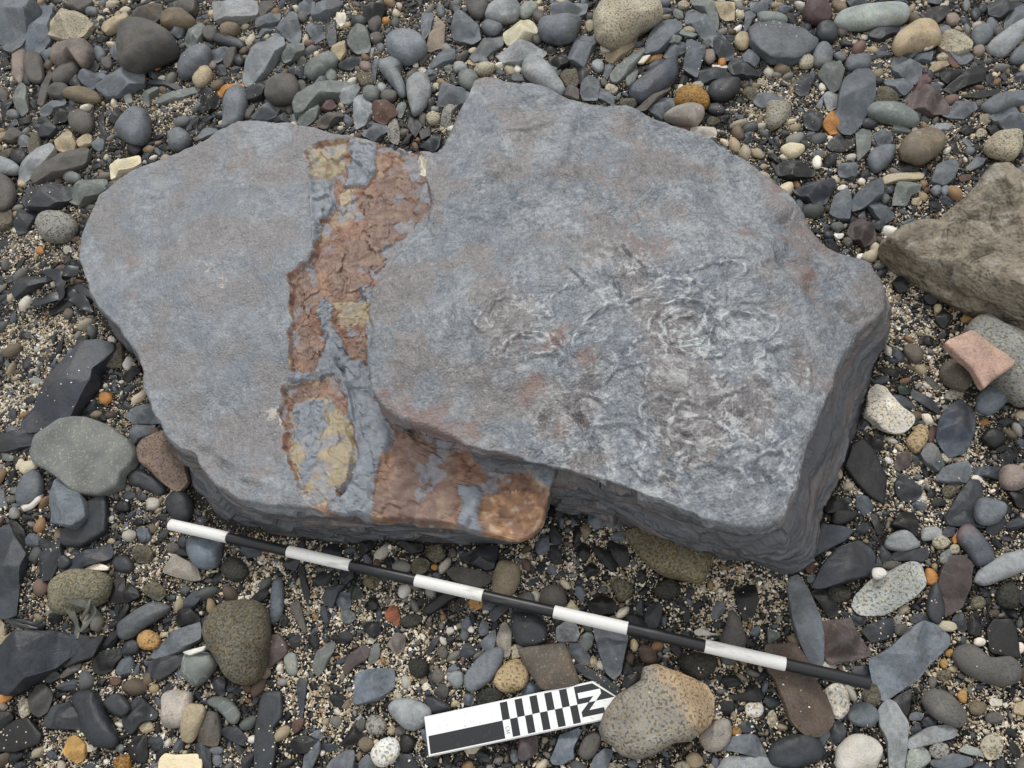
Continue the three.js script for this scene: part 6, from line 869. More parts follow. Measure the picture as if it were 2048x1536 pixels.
// ---------------------------------------------------------------- large rocks: a loft of rings over a surveyed outline
function loft(def) {
  const { NA, NI, NS } = def, NJ = NI + NS, cx = def.center[0], cz = def.center[1];
  const hit = (p, ca, sa) => { let best = -1; const n = p.length; for (let i = def.openBase && p === def.base ? 1 : 0; i < n; i++) { const a = p[(i + n - 1) % n], b = p[i]; const ax = a[0] / 1000 - cx, az = a[1] / 1000 - cz, dx = (b[0] - a[0]) / 1000, dz = (b[1] - a[1]) / 1000; const den = ca * dz - sa * dx; if (Math.abs(den) < 1e-9) continue; const t = (ax * dz - az * dx) / den, s = (ax * sa - az * ca) / den; if (s >= -1e-6 && s <= 1 + 1e-6 && t > best) best = t; } return best; };
  const Rt = [], Rb = [];
  for (let i = 0; i < NA; i++) { const a = i / NA * Math.PI * 2, ca = Math.cos(a), sa = Math.sin(a); const t = hit(def.top, ca, sa), b = hit(def.base, ca, sa); Rt.push(t); Rb.push(b > 0 ? b : t - def.inset); }
  const soft = (v, w) => v.map((_, i) => { let s = 0; for (let k = -w; k <= w; k++) s += v[(i + k + NA) % NA]; return s / (2 * w + 1); });
  const T = soft(Rt, def.soft ?? 3), B = soft(Rb, def.softBase ?? 8);
  const ctrl = def.ctrl.map((c) => [c[0] / 1000, c[1] / 1000, c[2] / 1000]), sg = 2 * def.sigma * def.sigma;
  const H = (x, z) => { let w = 0, s = 0; for (const c of ctrl) { const e = Math.exp(-((x - c[0]) ** 2 + (z - c[1]) ** 2) / sg) + 1e-7; w += e; s += e * c[2]; } return s / w; };
  const P = new Float32Array((NJ + 1) * (NA + 1) * 3), uv = new Float32Array((NJ + 1) * (NA + 1) * 2);
  for (let i = 0; i <= NA; i++) {
    const ii = i % NA, a = ii / NA * Math.PI * 2, ca = Math.cos(a), sa = Math.sin(a);
    const ex = cx + ca * T[ii], ez = cz + sa * T[ii];
    const rt = T[ii] + 0.006 * fbm(ex * 22, 5, ez * 22, 4) * (def.ragged ?? 1), re = def.edge * clamp(1 + 1.6 * noise(ex * 9, 2, ez * 9), 0.35, 2.4);
    let yE = 0;
    for (let j = 0; j <= NJ; j++) {
      let x, y, z; const k = (j * (NA + 1) + i) * 3;
      if (j <= NI) {
        const s = Math.pow(j / NI, 0.9), r = rt * s, d = rt - r; x = cx + ca * r; z = cz + sa * r;
        y = H(x, z) + def.relief(x, z);
        if (d < re) { const q = 1 - d / re; y -= re * (1 - Math.sqrt(Math.max(0, 1 - q * q))); }
        if (j === NI) yE = y;
      } else {
        const t = (j - NI) / NS, tt = def.sideEase ? def.sideEase(t) : t; y = mix(yE, def.y0, t);
        let r = mix(rt, B[ii], tt); x = cx + ca * r; z = cz + sa * r;
        r += Math.sin(Math.min(1, t * 8) * Math.PI / 2) * def.side(t, x, y, z);
        x = cx + ca * r; z = cz + sa * r;
      }
      P[k] = x; P[k + 1] = y; P[k + 2] = z; uv[k / 3 * 2] = i / NA; uv[k / 3 * 2 + 1] = j / NJ;
    }
  }
  const idx = new Uint32Array(NA * NJ * 6); let q = 0;
  for (let j = 0; j < NJ; j++) for (let i = 0; i < NA; i++) { const a = j * (NA + 1) + i, b = a + NA + 1; idx.set([a, a + 1, b, b, a + 1, b + 1], q); q += 6; }
  const g = new THREE.BufferGeometry(); g.setAttribute('position', new THREE.BufferAttribute(P, 3)); g.setAttribute('uv', new THREE.BufferAttribute(uv, 2)); g.setIndex(new THREE.BufferAttribute(idx, 1)); g.computeVertexNormals();
  const n = g.attributes.normal; // one normal where the first and the last column meet, and at the middle
  for (let j = 0; j <= NJ; j++) { const a = j * (NA + 1), b = a + NA; const v = new THREE.Vector3(n.getX(a) + n.getX(b), n.getY(a) + n.getY(b), n.getZ(a) + n.getZ(b)).normalize(); n.setXYZ(a, v.x, v.y, v.z); n.setXYZ(b, v.x, v.y, v.z); }
  for (let i = 0; i <= NA; i++) n.setXYZ(i, 0, 1, 0);
  return { geo: g, P, NA, NJ, NI, T, cx, cz };
}
function bake(l, W, H, paint) { // colour and grain, with shade on the slab sides, painted along the rock's rings
  const c = new Uint8Array(W * H * 4), b = new Uint8Array(W * H * 4), out = [0, 0, 0, 0], { P, NA, NJ } = l, S = (NA + 1) * 3;
  for (let v = 0; v < H; v++) { const fj = Math.min(NJ - 1e-4, (v + 0.5) / H * NJ), j = fj | 0, tj = fj - j;
    for (let u = 0; u < W; u++) { const fi = (u + 0.5) / W * NA, i = Math.min(NA - 1, fi | 0), ti = fi - i, k = j * S + i * 3, w00 = (1 - ti) * (1 - tj), w10 = ti * (1 - tj), w01 = (1 - ti) * tj, w11 = ti * tj, k1 = k + S;
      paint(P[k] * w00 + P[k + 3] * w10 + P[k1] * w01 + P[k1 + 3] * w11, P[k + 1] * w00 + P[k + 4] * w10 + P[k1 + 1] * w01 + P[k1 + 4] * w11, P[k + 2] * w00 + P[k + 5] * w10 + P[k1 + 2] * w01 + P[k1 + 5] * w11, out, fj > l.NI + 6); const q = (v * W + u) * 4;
      c[q] = enc(out[0]); c[q + 1] = enc(out[1]); c[q + 2] = enc(out[2]); c[q + 3] = 255; b[q] = b[q + 1] = b[q + 2] = clamp(out[3]) * 255; b[q + 3] = 255; } }
  return [setTexture(c, W, H, true), setTexture(b, W, H)];
}
const scaleLines = (ls) => ls.map(([w, d, p]) => { const q = p.map((v) => v / 1000); return { w: w / 1000, d: d / 1000, p: q, b: bounds(q, w / 1000 * 1.8) }; });
const scaleBlobs = (bs) => bs.map(([x, z, r, a]) => [x / 1000, z / 1000, r / 1000, a]);
const blob = (bs, x, z) => { let m = 0; for (const [bx, bz, r, a] of bs) { const d = ((x - bx) ** 2 + (z - bz) ** 2) / (r * r); if (d < 6) m = Math.max(m, a * Math.exp(-d)); } return m; };
const carve = (ls, x, z, wob) => { // a crease or a rib: steep on one side, easing out on the other, fading towards both ends
  let y = 0; x += wob; z -= wob;
  for (const l of ls) if (inBox(l.b, x, z)) {
    const p = l.p, n = p.length; let best = 1e9, at = 0, side = 1, run = 0, total = 0;
    for (let i = 2; i < n; i += 2) { const dx = p[i] - p[i - 2], dz = p[i + 1] - p[i - 1], len = Math.hypot(dx, dz), t = clamp(((x - p[i - 2]) * dx + (z - p[i - 1]) * dz) / (len * len)), ex = x - p[i - 2] - t * dx, ez = z - p[i - 1] - t * dz, e = ex * ex + ez * ez; if (e < best) { best = e; at = total + t * len; side = dx * ez - dz * ex > 0 ? 1 : -1; } total += len; }
    const d = Math.sqrt(best), w = side > 0 ? l.w * 0.5 : l.w * 1.7; if (d > w) continue; run = at / total;
    y -= 2 * l.d * (1 - sm(0, 1, d / w)) * sm(0, 0.3, run) * sm(0, 0.3, 1 - run) * clamp(0.75 + 1.1 * noise(x * 38, l.w * 999, z * 38));
  }
  return y;
};
const upLines = scaleLines(UPPER_LINES), loLines = scaleLines(LOWER_LINES), upBumps = scaleBlobs(UPPER_BUMPS), calcite = scaleBlobs(UPPER_CALCITE), upRust = scaleBlobs(UPPER_RUST), loRust = scaleBlobs(LOWER_RUST), loBeige = scaleBlobs(LOWER_BEIGE);
const rustZone = RUST_ZONE.map((v) => v / 1000), rustBox = bounds(rustZone, 0.03);
const patches = RUST_PATCHES.map(([c, h, p]) => { const q = p.map((v) => v / 1000); return { c, h: h / 1000, p: q, b: bounds(q, 0.01) }; });
const warpX = (x, z) => x + 0.009 * noise(x * 32, 1.5, z * 32) + 0.005 * noise(x * 80, 8.5, z * 80) + 0.002 * noise(x * 210, 2.5, z * 210), warpZ = (x, z) => z + 0.009 * noise(x * 32, 21.5, z * 32) + 0.005 * noise(x * 80, 28.5, z * 80) + 0.002 * noise(x * 210, 22.5, z * 210);
function patchAt(x, z) { let r = null; for (const p of patches) if (inBox(p.b, x, z) && inPoly(p.p, x, z)) r = p; return r; }
const rustDepth = (x, z) => { if (!inBox(rustBox, x, z)) return -1; const d = lineDist(rustZone, x, z, true); return inPoly(rustZone, x, z) ? d : -d; };

const C = { slate: rgb(112, 117, 122), pale: rgb(146, 150, 153), blue: rgb(95, 103, 114), brown: rgb(117, 107, 103), red: rgb(124, 101, 93), white: rgb(192, 195, 195), rust: rgb(130, 98, 81), rustDark: rgb(96, 70, 60), ochre: rgb(158, 145, 119), flake: rgb(127, 132, 140), orange: rgb(166, 127, 93), cream: rgb(210, 200, 182), face: rgb(88, 90, 94) };  // face is slate darkened with the shade of the slab sides
const to = (o, c, t) => { o[0] = mix(o[0], c[0], t); o[1] = mix(o[1], c[1], t); o[2] = mix(o[2], c[2], t); };

const steps = (v, n) => { const q = v * n, f = Math.floor(q); return (f + sm(0.72, 1, q - f)) / n; };
const broken = (x, y, z) => { cellAt(x + 0.9 * z + 0.01 * noise(x * 30, y * 30, z * 30), y + 0.008 * noise(x * 22, y * 30, z * 22), 0.075, 0.038, 5, c1); return 0.014 * (c1[2] - 0.5) + c1[0] * (c1[3] - 0.5) * 0.25 + 0.012 * steps(fbm(x * 4, y * 34, z * 4, 3), 5) + 0.003 * fbm(x * 45, y * 120, z * 45, 4); };
const cellAt = (x, z, sx, sz, k, out) => { // nearest of a field of scattered points: where it lies and a number of its own
  const gx = Math.floor(x / sx), gz = Math.floor(z / sz); let best = 1e9;
  for (let j = -1; j <= 1; j++) for (let i = -1; i <= 1; i++) { const h = perm[(perm[(gx + i) & 255] + gz + j + k) & 255], h2 = perm[(h + 77) & 255], px = (gx + i + h / 255) * sx, pz = (gz + j + h2 / 255) * sz, d = ((x - px) / sx) ** 2 + ((z - pz) / sz) ** 2; if (d < best) { best = d; out[0] = x - px; out[1] = z - pz; out[2] = perm[(h + h2 + k) & 255] / 255; out[3] = perm[(h + 31) & 255] / 255; } }
  return out;
};
const c1 = [0, 0, 0, 0], c2 = [0, 0, 0, 0];
const rings = RINGS.map(([x, z, r, e, a, from, to2]) => { const p = []; for (let k = 0; k <= 28; k++) { const t = from + (to2 - from) * k / 28, q = r * (1 + 0.16 * noise(Math.cos(t) * 1.4 + x * 0.05, r * 0.1, Math.sin(t) * 1.4 + z * 0.05)) / 1000; const u = Math.cos(t) * q, v = Math.sin(t) * q * e; p.push(x / 1000 + u * Math.cos(a) - v * Math.sin(a), z / 1000 + u * Math.sin(a) + v * Math.cos(a)); } return { p, w: 0.0045, b: bounds(p, 0.012) }; });
const ringAt = (x, z) => { let d = 1; for (const r of rings) if (inBox(r.b, x, z)) d = Math.min(d, lineDist(r.p, x, z, false)); return d; };
const upperRelief = (x, z) => {
  let y = 0.014 * fbm(x * 6, 3, z * 6, 3) + 0.006 * fbm(x * 17, 9, z * 17, 3);
  const cal = blob(calcite, x, z); y += cal * 0.003 * fbm(x * 48 + 2 * noise(x * 30, 4, z * 30), 6, z * 48, 4);
  for (const [bx, bz, r, a] of upBumps) { const d = ((x - bx) ** 2 + (z - bz) ** 2) / (r * r); if (d < 5) y += 1.5 * a / 1000 * Math.exp(-d); }
  const rd = ringAt(x + 0.009 * noise(x * 34, 4, z * 34) + 0.003 * noise(x * 90, 4, z * 90), z + 0.009 * noise(x * 34, 14, z * 34) + 0.003 * noise(x * 90, 14, z * 90)); if (rd < 0.012) y += 0.0026 * (1 - sm(0, 0.006, rd)) * clamp(0.7 + noise(x * 50, 2, z * 50)) - 0.0014 * sm(0.004, 0.007, rd) * (1 - sm(0.007, 0.012, rd));
  return y + carve(upLines, x, z, 0.004 * noise(x * 30, 11, z * 30));
};
const lowerRelief = (x, z) => {
  let y = 0.010 * fbm(x * 6, 13, z * 6, 3) + 0.003 * fbm(x * 20, 19, z * 20, 3);
  const wx = warpX(x, z), wz = warpZ(x, z), d = rustDepth(wx, wz);
  if (d > -0.004) {
    const t = sm(-0.002, 0.006, d); let f = -0.010;
    if (d > 0) for (const [jx, jz] of [[0, 0], [0.003, 0.002], [-0.003, 0.002], [0, -0.003]]) { const p = patchAt(wx + jx, wz + jz); if (p) f += p.h * 0.35; }
    const u = x + 0.02 * fbm(x * 38, 3, z * 38, 4), v = z + 0.02 * fbm(x * 38, 9, z * 38, 4);
    cellAt(u, v, 0.026, 0.045, 3, c1); cellAt(u, v, 0.010, 0.017, 8, c2);
    f += 0.005 * (c1[2] - 0.5) + c1[0] * (c1[3] - 0.5) * 0.2 + c1[1] * (c1[2] - 0.5) * 0.1 + 0.0018 * (c2[2] - 0.5) + c2[0] * (c2[3] - 0.5) * 0.16 + 0.006 * fbm(x * 18, 5, z * 18, 4) + 0.002 * fbm(x * 70, 2, z * 70, 3);
    y += t * f;
  }
  return y + carve(loLines, x, z, 0.003 * noise(x * 40, 17, z * 40));
};
const boulder = new THREE.Group(); boulder.name = 'slate_boulder'; scene.add(boulder);
tag(boulder, 'big two-layered grey slate boulder with a rusty broken band across it', 'boulder');
const middle = (l) => { let x = 0, z = 0; for (const p of l) { x += p[0]; z += p[1]; } return [x / l.length / 1000, z / l.length / 1000]; };
const upperLoft = loft({ ...UPPER, center: UPPER.center, openBase: true, inset: 0.035, NA: 1100, NI: 262, NS: 84, sigma: 0.055, edge: 0.009, y0: -0.03, relief: upperRelief, softBase: 7, sideEase: (t) => t * t * (2 - t),
  side: (t, x, y, z) => { const a = clamp(0.8 + 1.1 * noise(x * 5, 3, z * 5)); return -0.014 * a * Math.exp(-(((t - 0.2) / 0.08) ** 2)) + 0.012 * a * sm(0.33, 0.37, t) + 0.014 * fbm(x * 9, y * 12, z * 9, 2) * sm(0, 0.3, t) + broken(x, y, z); } });
const lowerLoft = loft({ ...LOWER, center: LOWER.center, openBase: true, inset: 0.02, NA: 1100, NI: 262, NS: 70, sigma: 0.08, edge: 0.005, y0: -0.03, relief: lowerRelief, softBase: 5,
  side: (t, x, y, z) => -0.005 * Math.sin(Math.PI * t) + 0.7 * broken(x, y, z) });
const rockGrain = (x, y, z) => 0.5 + 0.34 * fbm(x * 70, y * 70, z * 70, 4) + 0.2 * noise(x * 330, y * 330, z * 330);
function shadedEdgeRock(x, y, z, o) { // broken edge of the beds: shade painted in as darker slate, thin bedding streaks
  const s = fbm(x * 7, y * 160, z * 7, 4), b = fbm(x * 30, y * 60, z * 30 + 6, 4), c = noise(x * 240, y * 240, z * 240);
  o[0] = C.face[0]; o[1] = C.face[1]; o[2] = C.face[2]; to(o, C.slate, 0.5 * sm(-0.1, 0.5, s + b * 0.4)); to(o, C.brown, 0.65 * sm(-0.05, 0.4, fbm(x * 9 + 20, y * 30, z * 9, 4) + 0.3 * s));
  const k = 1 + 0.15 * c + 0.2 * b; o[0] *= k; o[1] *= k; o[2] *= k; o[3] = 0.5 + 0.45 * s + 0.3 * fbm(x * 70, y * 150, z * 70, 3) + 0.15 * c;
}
function baseRock(x, y, z, o) {
  const a = fbm(x * 8, y * 8, z * 8, 5), b = fbm(x * 46 + 5, y * 46, z * 46, 4), c = noise(x * 300, y * 300, z * 300), d = noise(x * 150 + 3, y * 150, z * 150 + 8), w = fbm(x * 12 + 50, y * 12, z * 12 + 8, 5) + 0.12 * b + 0.1 * d;
  o[0] = C.slate[0]; o[1] = C.slate[1]; o[2] = C.slate[2];
  to(o, C.pale, 0.72 * sm(-0.3, 0.5, a * 0.4 + b * 0.45 + d * 0.3 + c * 0.2));
  to(o, C.blue, 0.5 * sm(0.05, 0.3, fbm(x * 15 + 9, y * 15, z * 15 + 3, 4) + b * 0.35 + d * 0.2));
  to(o, C.brown, 0.25 * sm(-0.2, 0.3, w) + 0.36 * sm(0.12, 0.2, w));
  let k = 1 + 0.22 * c + 0.16 * b + 0.22 * d; const ck = Math.abs(fbm(x * 7 + 30, y * 7, z * 5 + 0.5 * b, 5)); if (ck < 0.012) k *= 1 - 0.4 * (1 - ck / 0.012) * sm(0.05, 0.25, noise(x * 6, y * 6 + 40, z * 6)); o[0] *= k; o[1] *= k; o[2] *= k;
  if (noise(x * 330 + 9, y * 330, z * 330) > 0.56) to(o, C.white, 0.4);
}
const hiddenByUpper = UPPER.top.flatMap((p) => [UPPER.center[0] + (p[0] / 1000 - UPPER.center[0]) * 0.86, UPPER.center[1] + (p[1] / 1000 - UPPER.center[1]) * 0.86]);
function paintUpper(x, y, z, o, edge) {
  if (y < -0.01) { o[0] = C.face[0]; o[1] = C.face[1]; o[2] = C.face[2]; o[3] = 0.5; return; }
  if (edge) return shadedEdgeRock(x, y, z, o);
  baseRock(x, y, z, o);
  const r = blob(upRust, x, z); if (r > 0.02) to(o, C.red, 0.75 * sm(0.25, 0.8, r * 0.8 + 0.55 * fbm(x * 38 + 3, y * 38, z * 38, 4)));
  const cal = blob(calcite, x, z), side = sm(0.02, 0.05, y - 0.09);
  const wx = x + 0.012 * noise(x * 48, y * 48, z * 48), wz = z + 0.012 * noise(x * 48 + 30, y * 48, z * 48);
  const f1 = fbm(x * 30, y * 30, z * 30, 4), f2 = fbm(x * 95, y * 95, z * 95, 3), r2 = 1 - Math.abs(noise(wx * 70, y * 60, wz * 70 + 9)) * 8, r3 = 1 - Math.abs(noise(wx * 120 + 4, y * 60, wz * 120)) * 8;
  if (cal > 0.03) { to(o, C.white, side * cal * 0.55 * sm(-0.05, 0.4, f1 * 0.4 + f2 * 0.6 + 0.3 * noise(x * 210, y * 210, z * 210))); to(o, C.white, side * 0.72 * cal * Math.max(sm(0.2, 0.9, r2) * sm(-0.05, 0.3, f1), sm(0.3, 0.95, r3) * sm(0, 0.3, f2))); to(o, C.blue, side * cal * 0.35 * sm(0.1, 0.5, -f1)); }
  { const rd = ringAt(x + 0.009 * noise(x * 34, 4, z * 34) + 0.003 * noise(x * 90, 4, z * 90), z + 0.009 * noise(x * 34, 14, z * 34) + 0.003 * noise(x * 90, 14, z * 90)); if (rd < 0.005) to(o, C.white, side * 0.55 * (1 - sm(0.0004, 0.0028, rd)) * sm(-0.1, 0.3, f2 + 0.5 * f1)); }
  for (const l of upLines) if (l.d < 0 && l.w < 0.0075 && inBox(l.b, x, z)) { const d = lineDist(l.p, wx, wz, false); if (d < 0.0035) to(o, C.white, 0.65 * (1 - sm(0.001, 0.0035, d)) * sm(-0.4, 0.2, f2)); }
  o[3] = rockGrain(x, y, z) + 0.15 * cal * fbm(x * 180, y * 180, z * 180, 2);
}
function paintLower(x, y, z, o, edge) {
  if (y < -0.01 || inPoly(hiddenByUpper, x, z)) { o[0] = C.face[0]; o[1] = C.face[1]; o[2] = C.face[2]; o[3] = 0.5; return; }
  if (edge) return shadedEdgeRock(x, y, z, o);
  baseRock(x, y, z, o); to(o, C.pale, 0.2);
  const r = blob(loRust, x, z); if (r > 0.02) to(o, C.red, 0.6 * sm(0.25, 0.85, r * 0.8 + 0.5 * fbm(x * 32 + 3, y * 32, z * 32, 4)));
  const be = blob(loBeige, x, z); if (be > 0.02) to(o, C.cream, 0.45 * sm(0.45, 0.8, be * 0.6 + 0.7 * fbm(x * 75, y * 75, z * 75, 4)));
  const wx = warpX(x, z), wz = warpZ(x, z), d = rustDepth(wx, wz); let grain = rockGrain(x, y, z);
  if (d > -0.0015 && y > 0.075) {
    const fx = 0.0025 * noise(x * 260, y * 260, z * 260) + 0.004 * noise(x * 110, y * 110, z * 110 + 5), p = patchAt(wx + fx, wz - fx), n = fbm(x * 34 + 2, y * 34, z * 34, 4), m = fbm(x * 90, y * 90, z * 90 + 7, 3), c = p ? p.c : 'm';
    const base = c === 'g' ? C.flake : c === 'o' ? C.ochre : c === 'y' ? C.orange : c === 'w' ? C.cream : C.rust;
    o[0] = base[0]; o[1] = base[1]; o[2] = base[2];
    const nearby = patchAt(wx + 0.008 * noise(x * 90, 7, z * 90), wz + 0.008 * noise(x * 90, 17, z * 90)); if ((nearby ? nearby.c : 'm') !== c) to(o, nearby && nearby.c === 'g' ? C.flake : nearby && nearby.c === 'o' ? C.ochre : C.rust, 0.45);
    if (c === 'g') { to(o, C.blue, 0.5 * sm(-0.1, 0.5, n)); to(o, C.ochre, 0.35 * sm(0.25, 0.6, m + n * 0.4)); }
    else if (c === 'o') { to(o, C.flake, 0.75 * sm(-0.05, 0.35, n)); to(o, C.rust, 0.5 * sm(0.15, 0.5, m)); }
    else if (c === 'y') { to(o, C.rust, 0.8 * sm(-0.1, 0.3, n)); to(o, C.cream, 0.3 * sm(0.15, 0.5, m)); to(o, C.rustDark, 0.5 * sm(0.1, 0.4, -n)); }
    else if (c === 'r') { to(o, C.rustDark, 0.6 * sm(-0.05, 0.45, n)); to(o, C.ochre, 0.3 * sm(0.1, 0.5, m - n * 0.4)); to(o, C.brown, 0.35); to(o, C.flake, 0.65 * sm(0.28, 0.4, fbm(x * 28, 43, z * 28, 4))); to(o, C.orange, 0.4 * sm(0.2, 0.5, fbm(x * 22, 53, z * 22, 4))); }
    else if (c === 'm') { to(o, C.rustDark, 0.4 * sm(0, 0.4, -n)); to(o, C.ochre, 0.45 * sm(0.05, 0.45, n)); to(o, C.flake, 0.75 * sm(0.12, 0.24, m * 0.3 + fbm(x * 24, 3, z * 24, 4))); }
    cellAt(x + 0.02 * fbm(x * 38, 3, z * 38, 4), z + 0.02 * fbm(x * 38, 9, z * 38, 4), 0.026, 0.045, 3, c1); if (c !== 'g' && c1[3] > 0.93) to(o, C.flake, 0.7);
    const k = (0.9 + 0.2 * c1[3]) * (1 + 0.22 * m + 0.14 * noise(x * 300, y * 300, z * 300)); o[0] *= k; o[1] *= k; o[2] *= k;
    if (d < 0.0025) to(o, c === 'g' ? C.flake : C.cream, 0.35 * sm(0, 0.4, fbm(x * 50, 1, z * 50, 3)));
    grain = 0.5 + 0.25 * fbm(x * 60, y * 60, z * 60, 4);
  }
  o[3] = grain;
}
{
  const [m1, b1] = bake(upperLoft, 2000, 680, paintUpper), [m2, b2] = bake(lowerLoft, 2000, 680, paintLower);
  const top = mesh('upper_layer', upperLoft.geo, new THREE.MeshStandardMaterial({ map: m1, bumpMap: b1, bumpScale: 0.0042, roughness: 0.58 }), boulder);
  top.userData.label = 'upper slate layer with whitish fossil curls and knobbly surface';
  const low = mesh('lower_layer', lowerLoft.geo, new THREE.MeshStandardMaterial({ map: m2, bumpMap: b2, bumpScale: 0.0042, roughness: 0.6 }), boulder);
  low.userData.label = 'lower slate layer with rusty, flaking broken band';
}
{ // the brown boulder
  const knob = BROWN.ctrl[1], brLines = scaleLines(BROWN_LINES);
  const relief = (x, z) => 0.024 * fbm(x * 10 + 3, 31, z * 10, 3) + 0.005 * fbm(x * 34, 35, z * 34, 4) + 0.012 * Math.exp(-((x - knob[0] / 1000) ** 2 + (z - knob[1] / 1000) ** 2) / 0.0012) + carve(brLines, x, z, 0.004 * noise(x * 30, 61, z * 30));
  const l = loft({ ...BROWN, center: BROWN.center, openBase: true, inset: 0.02, NA: 520, NI: 150, NS: 40, sigma: 0.036, edge: 0.03, y0: -0.03, relief, side: (t, x, y, z) => 0.01 * Math.sin(Math.PI * t) + 0.016 * fbm(x * 14, y * 14, z * 14, 4) });
  const a = rgb(134, 125, 109), b = rgb(96, 86, 73), c = rgb(166, 162, 150), e = rgb(64, 60, 54);
  const [m, bm] = bake(l, 1024, 512, (x, y, z, o) => {
    const n = fbm(x * 18, y * 18, z * 18, 4), f = noise(x * 240, y * 240, z * 240); o[0] = a[0]; o[1] = a[1]; o[2] = a[2];
    to(o, b, 0.8 * sm(-0.1, 0.45, n)); to(o, c, 0.6 * sm(0.1, 0.5, fbm(x * 30 + 9, y * 30, z * 30, 4))); to(o, e, 0.6 * sm(0.2, 0.55, fbm(x * 70, y * 70, z * 70 + 4, 3)));
    const k = 1 + 0.2 * f; o[0] *= k; o[1] *= k; o[2] *= k; o[3] = 0.5 + 0.4 * fbm(x * 80, y * 80, z * 80, 4) + 0.2 * f;
  });
  const o = mesh('brown_boulder', l.geo, new THREE.MeshStandardMaterial({ map: m, bumpMap: bm, bumpScale: 0.005, roughness: 0.75 }), scene);
  tag(o, 'knobbly brown boulder with a tall ridge beside the slate boulder', 'boulder');
}

// ---------------------------------------------------------------- stone materials
const families = {};
function family(name, tile, N, paint) { // paint(u, v, out) over one tile; out = tint r, g, b (about 1) and height
  const c = new Uint8Array(N * N * 4), b = new Uint8Array(N * N * 4), o = [0, 0, 0, 0], TAU = Math.PI * 2;
  for (let j = 0; j < N; j++) for (let i = 0; i < N; i++) {
    paint(i / N, j / N, o); const q = (j * N + i) * 4;
    for (let e = 0; e < 3; e++) c[q + e] = enc(o[e] * 0.62); c[q + 3] = 255; b[q] = b[q + 1] = b[q + 2] = clamp(o[3]) * 255; b[q + 3] = 255;
  }
  families[name] = { tile, map: setTexture(c, N, N, true), bump: setTexture(b, N, N) };
}
// noise that repeats over the tile: blends four shifted copies
function tn(u, v, f, s, o = 3) { const w = (x, y) => o === 1 ? noise(x * f, s, y * f) : fbm(x * f, s, y * f, o); if (u < 0.75 && v < 0.75) return w(u, v); const a = sm(0.0, 0.25, 1 - u), b = sm(0.0, 0.25, 1 - v); return mix(mix(w(u - 1, v - 1), w(u, v - 1), a), mix(w(u - 1, v), w(u, v), a), b); }
const grey = (o, k) => { o[0] = o[1] = o[2] = k; };
family('slate', 0.16, 352, (u, v, o) => { const a = tn(u, v, 5, 1, 4), b = tn(u, v, 26, 2, 3), c = tn(u, v, 120, 3, 1); grey(o, 1 + 0.36 * a + 0.34 * b + 0.3 * c); o[2] *= 1 + 0.04 * a; o[0] *= 1 - 0.05 * tn(u, v, 4, 33, 2); if (c > 0.5) grey(o, 1.55); const s = Math.abs(tn(u, v, 7, 44, 3)); if (s < 0.012) grey(o, 1.3); o[3] = 0.5 + 0.22 * b + 0.2 * c + 0.2 * a; });
family('veined', 0.16, 352, (u, v, o) => { const a = tn(u, v, 5, 6, 4), b = tn(u, v, 30, 7, 3), s = Math.abs(tn(u, v, 4, 8, 3) + 0.08 * b); grey(o, 1 + 0.2 * a + 0.2 * b); if (s < 0.03) { const t = 1 - sm(0.008, 0.03, s); for (let e = 0; e < 3; e++) o[e] = mix(o[e], 2.0, t * 0.6); } o[3] = 0.5 + 0.25 * b + 0.2 * a; });
family('sand', 0.14, 352, (u, v, o) => { const a = tn(u, v, 5, 11, 4), b = tn(u, v, 40, 12, 3), c = tn(u, v, 150, 13, 1); grey(o, 1 + 0.3 * a + 0.3 * b + 0.35 * c); o[0] *= 1 + 0.06 * a; o[2] *= 1 - 0.14 * tn(u, v, 8, 14, 3); if (tn(u, v, 22, 15, 3) > 0.42) { o[0] *= 0.72; o[1] *= 0.64; o[2] *= 0.55; } o[3] = 0.5 + 0.2 * b + 0.35 * c; });
const speckle = (light, dark, amount, warm, f = 30) => (u, v, o) => { const a = tn(u, v, f, 21 + amount * 9, 4), b = tn(u, v, f * 1.4, 27 + amount * 7, 4), c = tn(u, v, 5, 29, 3), d = tn(u, v, 150, 30, 1); grey(o, 1 + 0.15 * c + 0.2 * d); const t = 0.9 * sm(0.02, 0.2, a - 0.2 + amount * 0.28), l = sm(0.05, 0.22, b - 0.05); for (let e = 0; e < 3; e++) { o[e] = mix(o[e], light, l * 0.7); o[e] = mix(o[e], dark, t); } o[2] *= 1 - warm * sm(0, 0.3, tn(u, v, 18, 31, 3)); o[1] *= 1 - warm * 0.35 * sm(0, 0.3, tn(u, v, 18, 31, 3)); o[3] = 0.5 + 0.3 * b + 0.25 * d - 0.15 * t; };
family('granite', 0.12, 352, speckle(1.35, 0.42, 0.45, 0.25));
family('pepper', 0.12, 352, speckle(1.4, 0.25, 0.5, 0.1, 48));
family('olive', 0.12, 352, speckle(1.9, 0.45, 0.55, 0.4));
family('fleck', 0.16, 352, (u, v, o) => { const a = tn(u, v, 6, 51, 4), b = tn(u, v, 34, 52, 2), c = tn(u, v, 120, 53, 1); grey(o, 1 + 0.2 * a + 0.2 * c); const t = Math.max(sm(0.26, 0.36, b), sm(0.3, 0.4, tn(u, v, 70, 54, 2)) * 0.8); o[0] = mix(o[0], 2.0, t * 0.8); o[1] = mix(o[1], 1.85, t * 0.8); o[2] = mix(o[2], 1.35, t * 0.8); o[3] = 0.5 + 0.3 * c + 0.2 * a; });
